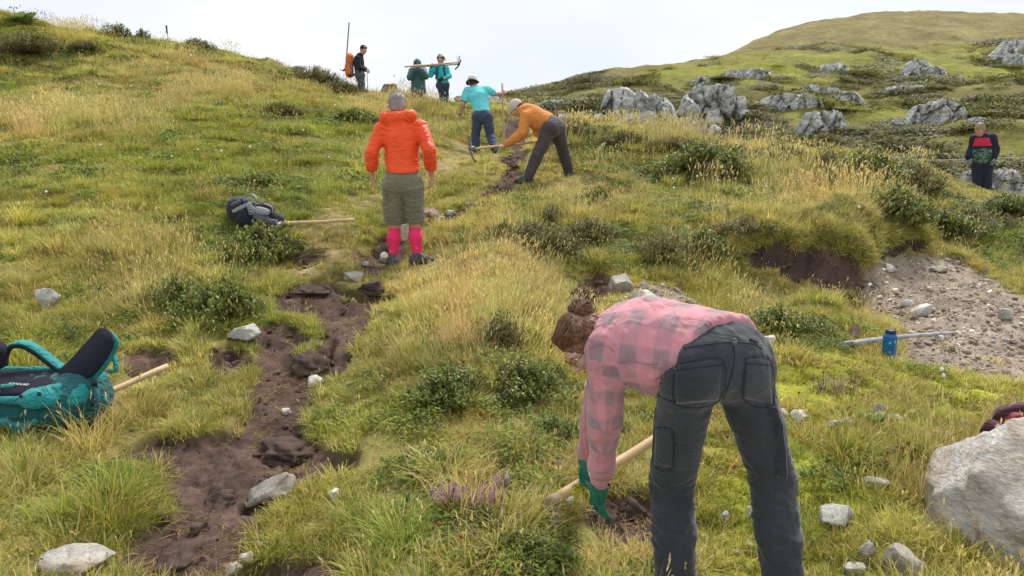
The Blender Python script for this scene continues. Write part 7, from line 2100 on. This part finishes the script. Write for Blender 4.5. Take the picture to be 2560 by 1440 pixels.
def copy_tree(src, parent=None):
    c = src.copy(); COL.objects.link(c); c.parent = parent
    for ch in src.children: copy_tree(ch, c)
    return c
def seed_stalk(name, hgt, headr, mat, cat, label, group):
    o = empty(name); v, f = tube([A(0, 0, -.02), A(.01, .005, hgt * .5), A(.022, 0, hgt)], [.0022, .0018, .0016], 5); mesh_obj('stalk', v, f, M_STALK, o)
    hv = _ICO[2][0] * A(headr, headr, headr * 1.25); hv = hv * (1 + .25 * fbm(hv[:, 0] * 200, hv[:, 1] * 200, hv[:, 2] * 200, 2))[:, None] + A(.022, 0, hgt + headr * .7)
    mesh_obj('seed_head', hv, _ICO[2][1], mat, o); tag(o, label, cat, group); return o
def plant_many(src, spots, smin=.8, smax=1.2):
    for i, (px, py) in enumerate(spots):
        o = src if i == 0 else copy_tree(src); g = hit(px, py); s = random.uniform(smin, smax) * (1 + max(0, g[1] - 6) * .05)
        o.location = g; o.scale = (s, s, s); o.rotation_euler = (random.gauss(0, .12), random.gauss(0, .12), random.uniform(0, 6.28))
plant_many(seed_stalk('avens_seed_head', .075, .0075, M_SEED, 'seed head', 'red brown seed head on a thin stalk in the moss at right', 'red brown seed heads at right'),
           [(2130, 1010), (2150, 1015), (2112, 1045), (2145, 1040), (2240, 1160), (2252, 1162), (2282, 1150), (2290, 1158), (2200, 1170), (2222, 1150), (2190, 1215), (2205, 1190), (2215, 1195), (2335, 1160), (2262, 1160), (2060, 960), (1995, 1010)])
plant_many(seed_stalk('red_seed_head', .09, .008, M_SEED, 'seed head', 'red brown seed head on a stalk among the alpenrose in the middle', 'red brown seed heads among the alpenrose'),
           [(1155, 950), (1215, 915), (1240, 900), (1150, 1000), (1440, 1040), (1590, 1050), (965, 975), (1085, 1375), (1150, 1400), (1820, 1140), (1850, 1200), (1380, 1200)])
plant_many(seed_stalk('white_flower', .16, .013, M_WHITE, 'flower', 'small white fluffy flower head standing in the grass', 'white flower heads in the grass'),
           [(1790, 475), (1798, 480), (1822, 470), (1740, 475), (1680, 480), (1990, 485), (1850, 400), (1500, 300 + 90), (1610, 420), (2010, 470), (1980, 478), (2000, 482), (1915, 500), (2130, 560), (1690, 510), (500, 400), (560, 415), (620, 400), (330, 240), (480, 170), (840, 290), (160, 300), (360, 420), (690, 430), (760, 350), (430, 420), (250, 400), (2350, 1000), (2337, 985), (120, 520), (820, 420), (1720, 900)], .7, 1.1)
# umbels and a tall stalk on the skyline
def stalk_plant(px, py, hpx, label, name, heads, mat):
    g = hit(px, py); k = g[1] / FPX / CP; o = empty(name, tuple(g)); h = hpx * k; mesh_obj('stalk', *tube([g, g + A(.02, 0, h * .5), g + A(0, 0, h)], [.012, .009, .006], 6), M_TWIG, o)
    for i in range(heads):
        c = g + A(0, 0, h * (1 - .5 * i / heads)) if heads > 4 else g + A(0, 0, h); n = 9
        for j in range(n): a = 6.283 * j / n; mesh_obj('flower_head', (_ICO[2][0] * (.013 if heads < 5 else .016)) + c + A(math.cos(a) * .09, math.sin(a) * .09, .03) * (1 if heads < 5 else .14), _ICO[2][1], mat, o)
    tag(o, label, 'plant')
for i, (px, h) in enumerate(((38, 34), (50, 26), (72, 34))): stalk_plant(px, 60 + i * 6, h, ['dry umbel on the left skyline, leftmost of three', 'dry umbel on the left skyline, middle of three', 'dry umbel on the left skyline, rightmost of three'][i], 'dry_umbel', 1, M_TWIG)
stalk_plant(419, 105, 36, 'single tall flower spike on the left skyline', 'flower_spike', 6, M_LEAF_OLIVE)
# ---------------------------------------------------------------- bags, tools, bottle
def prop_part(name, V, F, mat, root): return part_mesh(name, V, F, mat, root)
def text_mesh(txt, width, mat, name, origin, xdir, ydir, parent):
    cu = bpy.data.curves.new('lettering', 'FONT'); cu.body = txt; cu.extrude = 0.0; cu.align_x = 'CENTER'; cu.align_y = 'CENTER'
    ob = bpy.data.objects.new('lettering', cu); COL.objects.link(ob); bpy.context.view_layer.update()
    me = bpy.data.meshes.new_from_object(ob.evaluated_get(bpy.context.evaluated_depsgraph_get())); COL.objects.unlink(ob); bpy.data.objects.remove(ob)
    co = np.array([v.co[:] for v in me.vertices]); s = width / (co[:, 0].max() - co[:, 0].min()); xd, yd = unit(xdir), unit(ydir)
    V = origin + np.outer(co[:, 0] * s, xd) + np.outer(co[:, 1] * s, yd)
    return mesh_obj(name, V, [tuple(p.vertices) for p in me.polygons], mat, parent, False)

M_TEALB = cloth_mat('teal_pack_cloth', (.010, .22, .215), (.014, .26, .25), .6, .9, .03, 9, 300, .14); M_TEALD = cloth_mat('dark_teal_pack_cloth', (.007, .080, .088), (.009, .10, .11), .65, .9, .03, 8, 300, .18)
M_FOAM = simple_mat('navy_foam_mesh', (.016, .017, .030), .9, .15, 30, .4, 400, .002); M_BUCKLE = simple_mat('black_buckle', (.012, .02, .028), .4, .1)
M_PRINT = simple_mat('white_print', (.75, .75, .75), .6, .03)

def teal_backpack():
    c = hit(108, 1068); c = A(c[0], 4.12, 0); c[2] = on_ground(c[0], c[1]); root = empty('backpack', tuple(c)); tag(root, 'teal rucksack lying on its front in the grass at left', 'backpack')
    ct, sn = math.cos(.30), math.sin(.30); g = lambda x, y, z: c + A(x, y * ct - z * sn + .04, y * sn + z * ct + .03); Zr = A(0, -sn, ct)
    S = Shape(); S.cone(g(-.34, .02, .135), g(.18, .02, .135), .150, .165, .05, Zr, .82); S.ell(g(.20, .01, .14), A(.14, .19, .135), None, .06); S.ell(g(-.10, -.10, .10), A(.26, .10, .09), None, .06); S.cut(c + A(0, 0, .005), -Zv)
    V, F = S.mesh(.009); V = wrinkle(V, F, .014, 7, (1, 0, .3), 1.6, 5); V = wrinkle(V, F, .007, 15, (.5, .3, 1), 2.6, 15); body = part_mesh('bag_body', V, F, M_TEALD, root)
    # upper rim and side wing in bright teal
    S = Shape(); S.cone(g(-.36, -.13, .235), g(.05, -.15, .230), .016, .022, .03); S.cone(g(.05, -.15, .225), g(.27, -.10, .220), .048, .040, .05, Zr, .6); S.cone(g(.05, -.12, .255), g(.25, -.04, .262), .050, .040, .05, Zr, .6); S.cone(g(.27, -.10, .22), g(.31, .10, .22), .035, .03, .05); S.cone(g(-.36, .15, .235), g(.25, .14, .245), .018, .022, .04)
    V, F = S.mesh(.008); part_mesh('rim_panel', wrinkle(V, F, .007, 12, (1, 0, 0), 1.5, 6), F, M_TEALB, root)
    S = Shape(); S.cone(g(-.28, -.195, .16), g(-.02, -.215, .09), .035, .028, .02, A(0, 1, 0), .45); S.cone(g(-.02, -.215, .09), g(.06, -.20, .13), .024, .012, .02, A(0, 1, 0), .5); V, F = S.mesh(.007); part_mesh('side_pocket', wrinkle(V, F, .012, 16, (1, 0, .5), 1.4, 16), F, M_TEALB, root)
    S = Shape(); S.cone(g(-.36, .0, .248), g(.10, .0, .252), .125, .120, .03, Zr, .22); S.cone(g(.10, .0, .255), g(.20, .02, .262), .10, .07, .03, Zr, .25); V, F = S.mesh(.008); back = part_mesh('back_panel', V, F, M_FOAM, root)
    tx = text_mesh('ORTOVOX', .125, M_PRINT, 'lettering', g(-.075, -.055, .2815), g(-1, .12, 0) - g(0, 0, 0), g(-.10, -1, 0) - g(0, 0, 0), back); tx.data.transform(Matrix.Translation(-Vector(root.location)))
    # hip-belt fin standing up
    fin = catmull([P(168, 948, 4.10), P(205, 918, 4.10), P(238, 880, 4.12), P(262, 845, 4.14), P(270, 826, 4.15)], 6); n = len(fin)
    side = A(.80, -.25, -.55); wd = [.10 + .06 * math.sin(math.pi * min(1, .25 + .8 * i / (n - 1))) for i in range(n)]; wd = [w * (1 if i < n - 5 else math.sqrt(max(.12, 1 - ((i - n + 6) / 5.5) ** 2))) for i, w in enumerate(wd)]
    mesh_obj('hip_fin', *ribbon(fin, side, wd, .024), M_FOAM, root); mesh_obj('hip_fin_cover', *ribbon([p + A(.012, .022, -.012) for p in fin[:-1]], side, [w * 1.10 for w in wd[:-1]], .016), M_TEALB, root)
    mesh_obj('hip_strap', *ribbon(catmull([P(278, 880, 4.16), P(288, 900, 4.16), P(291, 925, 4.15), P(284, 932, 4.14), P(268, 925, 4.12)], 5), A(.3, 1, 0), .04, .004), M_TEALB, root)
    # shoulder strap arching over the far side
    arch = catmull([P(6, 918, 4.16), P(12, 885, 4.18), P(30, 866, 4.20), P(62, 863, 4.22), P(95, 880, 4.22), P(125, 903, 4.20), P(155, 926, 4.17)], 5)
    mesh_obj('shoulder_strap', *ribbon(arch, A(.1, 1, .12), .065, .020), M_FOAM, root); mesh_obj('strap_webbing', *ribbon([p + A(.004, 0, .016) for p in arch[8:]], A(.1, 1, .12), .060, .008), M_TEALB, root)
    mesh_obj('shoulder_strap', *ribbon(catmull([P(-30, 930, 4.06), P(-8, 900, 4.02), P(0, 870, 4.02), P(-25, 850, 4.05)], 5), A(.1, 1, .1), .075, .022), M_FOAM, root)
    for (px, py, Y, w) in ((98, 1000, 3.93, .022), (236, 958, 4.02, .03), (235, 1008, 3.96, .032), (52, 990, 3.92, .014)):
        p = P(px, py, Y); bm = bmesh.new(); bmesh.ops.create_cube(bm, size=1); bmesh.ops.scale(bm, vec=(w, .012, w * 1.35), verts=bm.verts); bmesh.ops.bevel(bm, geom=bm.edges[:], offset=.003, segments=2, affect='EDGES')
        v = [A(*x.co) + p for x in bm.verts]; f = [tuple(q.index for q in z.verts) for z in bm.faces]; bm.free(); mesh_obj('buckle', v, f, M_BUCKLE, root)
    mesh_obj('side_strap', *ribbon(catmull([P(238, 965, 4.02), P(244, 990, 3.98), P(242, 1020, 3.95), P(236, 1042, 3.97)], 5), A(1, .3, 0), .03, .005), M_TEALD, root)
    mesh_obj('side_strap', *ribbon(catmull([P(97, 980, 3.93), P(98, 1000, 3.925), P(98, 1012, 3.93)], 5), A(1, 0, 0), .02, .004), M_BUCKLE, root)
    mesh_obj('loose_strap', *ribbon(catmull([P(0, 966, 4.02), P(18, 964, 4.0), P(36, 962, 4.0)], 4), A(0, .8, .6), .025, .003), M_TEALB, root)
    mesh_obj('bottom_flap', *ribbon(catmull([P(252, 985, 4.05), P(260, 1000, 4.03), P(266, 1012, 4.02)], 4), A(.8, -.4, 0), [.05] * 5 + [.045, .04, .03, .012], .006), M_TEALB, root)
    KEEP_OFF.append((c[0] - .12, c[1], .22)); KEEP_OFF.append((c[0] + .12, c[1], .20))
    a, b = P(232, 996, 4.22), P(419, 916, 4.62); b[2] = max(b[2], on_ground(b[0], b[1]) + .03)
    t = empty('hoe', tuple((a + b) / 2)); tag(t, 'tool with plain wooden handle sticking out from under the teal rucksack', 'tool'); shaft('handle', a - (b - a) * .35, b, .019, M_WOOD, t)
    hpt = a - (b - a) * .35; mesh_obj('blade', *ribbon([hpt + A(-.02, 0, -.03), hpt + A(0, 0, .02), hpt + A(.02, .02, -.08)], A(.4, -1, 0), [.10, .06, .14], .012), M_STEEL, t)

def grey_backpack():
    Y0 = 7.85; g0 = hit(640, 560); root = empty('backpack', tuple(g0)); tag(root, 'grey and black rucksack lying in the turf at mid slope', 'backpack')
    M_D = cloth_mat('black_pack_cloth', (.022, .024, .034), None, .7); M_G = cloth_mat('light_grey_pack_cloth', (.30, .31, .34), None, .65); M_M = cloth_mat('mid_grey_pack_cloth', (.10, .105, .125), None, .7)
    S = Shape(); S.ell(P(612, 532, Y0), A(.15, .13, .15), None, .03); S.cone(P(615, 540, Y0), P(690, 552, Y0 + .05), .13, .09, .06); S.ell(P(590, 520, Y0), A(.09, .11, .11), None, .05); V, F = S.mesh(.010); part_mesh('bag_body', wrinkle(V, F, .012, 10, (1, 0, .6), 1.8, 3), F, M_D, root)
    for (a, b, r, m) in (((582, 512), (606, 502), .022, M_M), ((586, 528), (612, 514), .024, M_G), ((622, 512), (634, 528), .028, M_G), ((646, 526), (664, 530), .040, M_G), ((640, 540), (662, 548), .036, M_M), ((668, 552), (688, 556), .030, M_M), ((618, 506), (624, 538), .014, M_D), ((604, 500), (614, 530), .016, M_D)):
        S = Shape(); S.cone(P(*a, Y0 - .125), P(*b, Y0 - .12), r, r, .02, A(0, 1, 0), .7); V, F = S.mesh(.007); part_mesh('panel', wrinkle(V, F, .004, 20, (1, 0, .4), 1.6, 8), F, m, root)
    c = P(627, 497, Y0 - .04); mesh_obj('haul_loop', *ribbon([c + A(math.cos(q) * .055, 0, math.sin(q) * .048) for q in np.linspace(-.3, 5.6, 20)], A(0, 1, 0), .05, .012), M_G, root)
    st = catmull([P(640, 514, Y0 - .02), P(662, 512, Y0 - .04), P(680, 520, Y0 - .06), P(682, 534, Y0 - .06)], 6); mesh_obj('shoulder_strap', *ribbon(st, A(.2, .8, .5), .06, .02), M_D, root); mesh_obj('strap_edge', *ribbon([p + A(.006, -.03, .012) for p in st[6:]], A(.1, .3, 1), .016, .01), simple_mat('pink_grey_edge', (.45, .36, .36), .8), root)
    mesh_obj('loose_strap', *ribbon(catmull([P(585, 545, Y0 - .10), P(572, 550, Y0 - .12), P(562, 554, Y0 - .12)], 4), A(0, 1, 0), .02, .004), M_D, root)
    for q in range(5): mesh_obj('cord', *tube(catmull([P(614 + 2 * q, 508 + 6 * q, Y0 - .16), P(622 + q, 512 + 6 * q, Y0 - .17), P(630, 506 + 7 * q, Y0 - .16)], 4), .005, 5), M_G, root)
    KEEP_OFF.append((P(625, 540, Y0)[0], Y0, .16))
    a, b = P(704, 559, Y0), P(886, 550, Y0 + .05); t = empty('mattock', tuple(a)); tag(t, 'mattock with yellow band lying in the grass beside the grey rucksack', 'mattock'); shaft('handle', a, b, .019, M_WOOD, t, taper=.9)
    d = unit(b - a); mesh_obj('tape', *tube([a + d * .055, a + d * .085], .0215, 12), M_YEL_TAPE, t); mesh_obj('head', *ribbon(catmull([a + A(-.06, -.12, -.06), a + A(-.01, -.02, .0), a + A(0, .10, .0), a + A(-.05, .2, -.05)], 4), A(1, 0, .2), [.04 + .02 * math.sin(i) for i in range(13)], .05), M_STEEL, t)

def front_mattock():
    a, b = P(1375, 1256, 3.02), P(1690, 1066, 3.42); d = unit(b - a); t = empty('mattock', tuple(a)); tag(t, 'mattock with yellow banded handle lying behind the green glove', 'mattock')
    shaft('handle', a, b, .0235, M_WOOD, t, 16, .86); mesh_obj('collar', *tube([a - d * .015, a + d * .05], [.028, .025], 14), simple_mat('earthy_wood', (.30, .22, .15), .8, .3, 30), t)
    tp = mesh_obj('tape', *tube([a + d * .10, a + d * .165], .0243, 18), M_YEL_TAPE, t)
    n = unit(np.array([0, 0, CAM_Z]) - a); n = unit(n - d * (n @ d)); w = np.cross(n, d)
    tx = text_mesh('50', .03, M_EYED, 'print', a + d * .132 + n * .0248, w, -d, tp); tx.data.transform(Matrix.Translation(-Vector(t.location)))
    mesh_obj('blade', *ribbon(catmull([a + A(.0, .09, -.02), a + A(-.005, .02, -.005), a + A(0, -.03, -.03), a + A(.02, -.10, -.10)], 5), d, [.05, .05, .05, .05, .05, .05, .055, .06, .065, .07, .075, .08, .085, .09, .09, .09], .016), M_STEEL, t)

def bottle():
    g = hit(2221, 892); root = empty('water_bottle', tuple(g)); tag(root, 'blue water bottle standing on the gravel edge in front of the grey pole', 'bottle')
    m, nt, b = new_mat('blue_bottle_plastic'); N = NT(nt); b.inputs['Base Color'].default_value = (.012, .20, .52, 1); b.inputs['Roughness'].default_value = .18; b.inputs['Transmission Weight'].default_value = .45; b.inputs['IOR'].default_value = 1.45
    z = N.add('ShaderNodeSeparateXYZ'); nt.links.new(N.coord('Object'), z.inputs[0]); nt.links.new(N.mix(N.ramp(N.noise(N.coord('Object'), 18, 3), [(.35, 0.0), (.7, 1.0)]), (.010, .15, .44), (.018, .25, .60)), b.inputs['Base Color'])
    def lathe(prof, n=28): 
        V = [g + A(r * math.cos(6.28318 * j / n), r * math.sin(6.28318 * j / n), z_) for r, z_ in prof for j in range(n)]
        F = [(i * n + j, i * n + (j + 1) % n, (i + 1) * n + (j + 1) % n, (i + 1) * n + j) for i in range(len(prof) - 1) for j in range(n)]
        return V, F + [tuple(range(n))[::-1], tuple(range((len(prof) - 1) * n, len(prof) * n))]
    R = .050
    mesh_obj('bottle_body', *lathe([(R * .9, .0), (R, .006), (R, .075), (R * .985, .08), (R, .085), (R, .155), (R * .97, .166), (R * .80, .180), (R * .70, .184)]), m, root)
    capm = simple_mat('dark_blue_cap', (.012, .03, .075), .4, .1); cp = mesh_obj('cap', *lathe([(R * .74, .183), (R * .76, .186), (R * .76, .205), (R * .70, .210), (R * .3, .211)]), capm, root)
    mesh_obj('cap_loop', *tube([g + A(math.cos(q) * R * .72, math.sin(q) * R * .72, .184) for q in np.linspace(0, 6.283, 20)], .004, 6), capm, root)
    mk = simple_mat('white_marks', (.30, .48, .66), .5)
    for (an, z0, w, h) in ((-2.0, .12, .014, .016), (-1.25, .128, .012, .02), (-1.2, .10, .010, .006), (-1.2, .085, .010, .004), (-1.2, .07, .010, .004), (-1.2, .055, .010, .004), (-1.2, .04, .010, .004), (-1.9, .05, .018, .008)):
        q = [g + A(math.cos(an + s * w / R / 2) * (R + .0006), math.sin(an + s * w / R / 2) * (R + .0006), z0 + t * h / 2) for s, t in ((-1, -1), (1, -1), (1, 1), (-1, 1))]; mesh_obj('mark', q, [(0, 1, 2, 3)], mk, root)
    KEEP_OFF.append((g[0], g[1] - .05, .09))

def long_pole():
    a, b = hit(2098, 872), hit(2382, 838); a[2] += .03; b[2] = on_ground(b[0], b[1]) + .02; mid = (a + b) / 2; a[2] = on_ground(a[0], a[1]) + .03
    t = empty('flat_bar', tuple(a)); tag(t, 'long grey weathered bar lying on the gravel behind the blue bottle', 'bar')
    m = rock_mat('weathered_bar', (.34, .34, .36), (.16, .16, .18), (.52, .52, .54), 14, 0, None, .003, None, .05)
    mesh_obj('bar', *ribbon([a + (b - a) * q + A(0, 0, .012 * math.sin(3.1 * q)) for q in np.linspace(0, 1, 9)], A(.05, .55, .85), [.044, .042, .040, .037, .033, .030, .027, .024, .021], .018), m, t)
    mesh_obj('tip', *tube([b, b + unit(b - a) * .06], [.013, .005], 8), M_WOOD, t)

def maroon_backpack():
    Y0 = 3.62; c = P(2620, 1100, Y0); c[2] = on_ground(c[0], c[1]); root = empty('backpack', tuple(c)); tag(root, 'maroon rucksack half hidden behind the big boulder', 'backpack')
    M_MA = cloth_mat('maroon_cloth', (.16, .016, .034), (.20, .022, .045), .65); M_MD = cloth_mat('dark_maroon_foam', (.055, .014, .024), None, .8)
    S = Shape(); S.cone(c + A(-.10, .02, .16), c + A(.28, .02, .16), .15, .16, .05, Zv, .8); V, F = S.mesh(.010); part_mesh('bag_body', wrinkle(V, F, .01, 9, (1, 0, 0), 1.6, 4), F, M_MA, root)
    mesh_obj('hip_fin', *ribbon(catmull([P(2560, 1085, Y0 - .05), P(2510, 1078, Y0 - .06), P(2475, 1068, Y0 - .06), P(2450, 1082, Y0 - .06)], 5), A(.1, .6, .8), [.06, .07, .075, .08, .08, .08, .08, .08, .08, .08, .075, .07, .06, .05, .04, .02], .022), M_MD, root)
    for k_, (off, m) in enumerate(((0, M_MD), (14, M_MA))):
        mesh_obj('shoulder_strap', *ribbon(catmull([P(2488, 1072, Y0 - .03 * k_), P(2486 + off, 1046, Y0), P(2505 + off, 1026 + off, Y0), P(2545, 1016 + off, Y0 + .02), P(2600, 1018 + off, Y0 + .03)], 6), A(.2, .9, .3), .05, .018), m, root)
    mesh_obj('haul_loop', *ribbon(catmull([P(2520, 1060, Y0 - .05), P(2532, 1040, Y0 - .05), P(2552, 1040, Y0 - .05), P(2566, 1056, Y0 - .05)], 5), A(.2, .9, .2), .04, .012), M_MA, root)

def fence_wire():
    pts = [P(1828, 349, 15.6), P(1950, 362, 15.6), P(2100, 392, 15.6), P(2309, 400, 15.6), P(2420, 398, 15.6), P(2560, 393, 15.6), P(2760, 388, 15.6)]
    o = mesh_obj('fence_wire', *tube(catmull(pts, 5), .0065, 5), simple_mat('pale_wire', (.55, .55, .48), .6)); tag(o, 'thin pale fence wire running behind the gloved person at right', 'wire')
teal_backpack(); grey_backpack(); front_mattock(); bottle(); long_pole(); maroon_backpack(); fence_wire()
build_gravel()
build_far_heath()
build_grass()
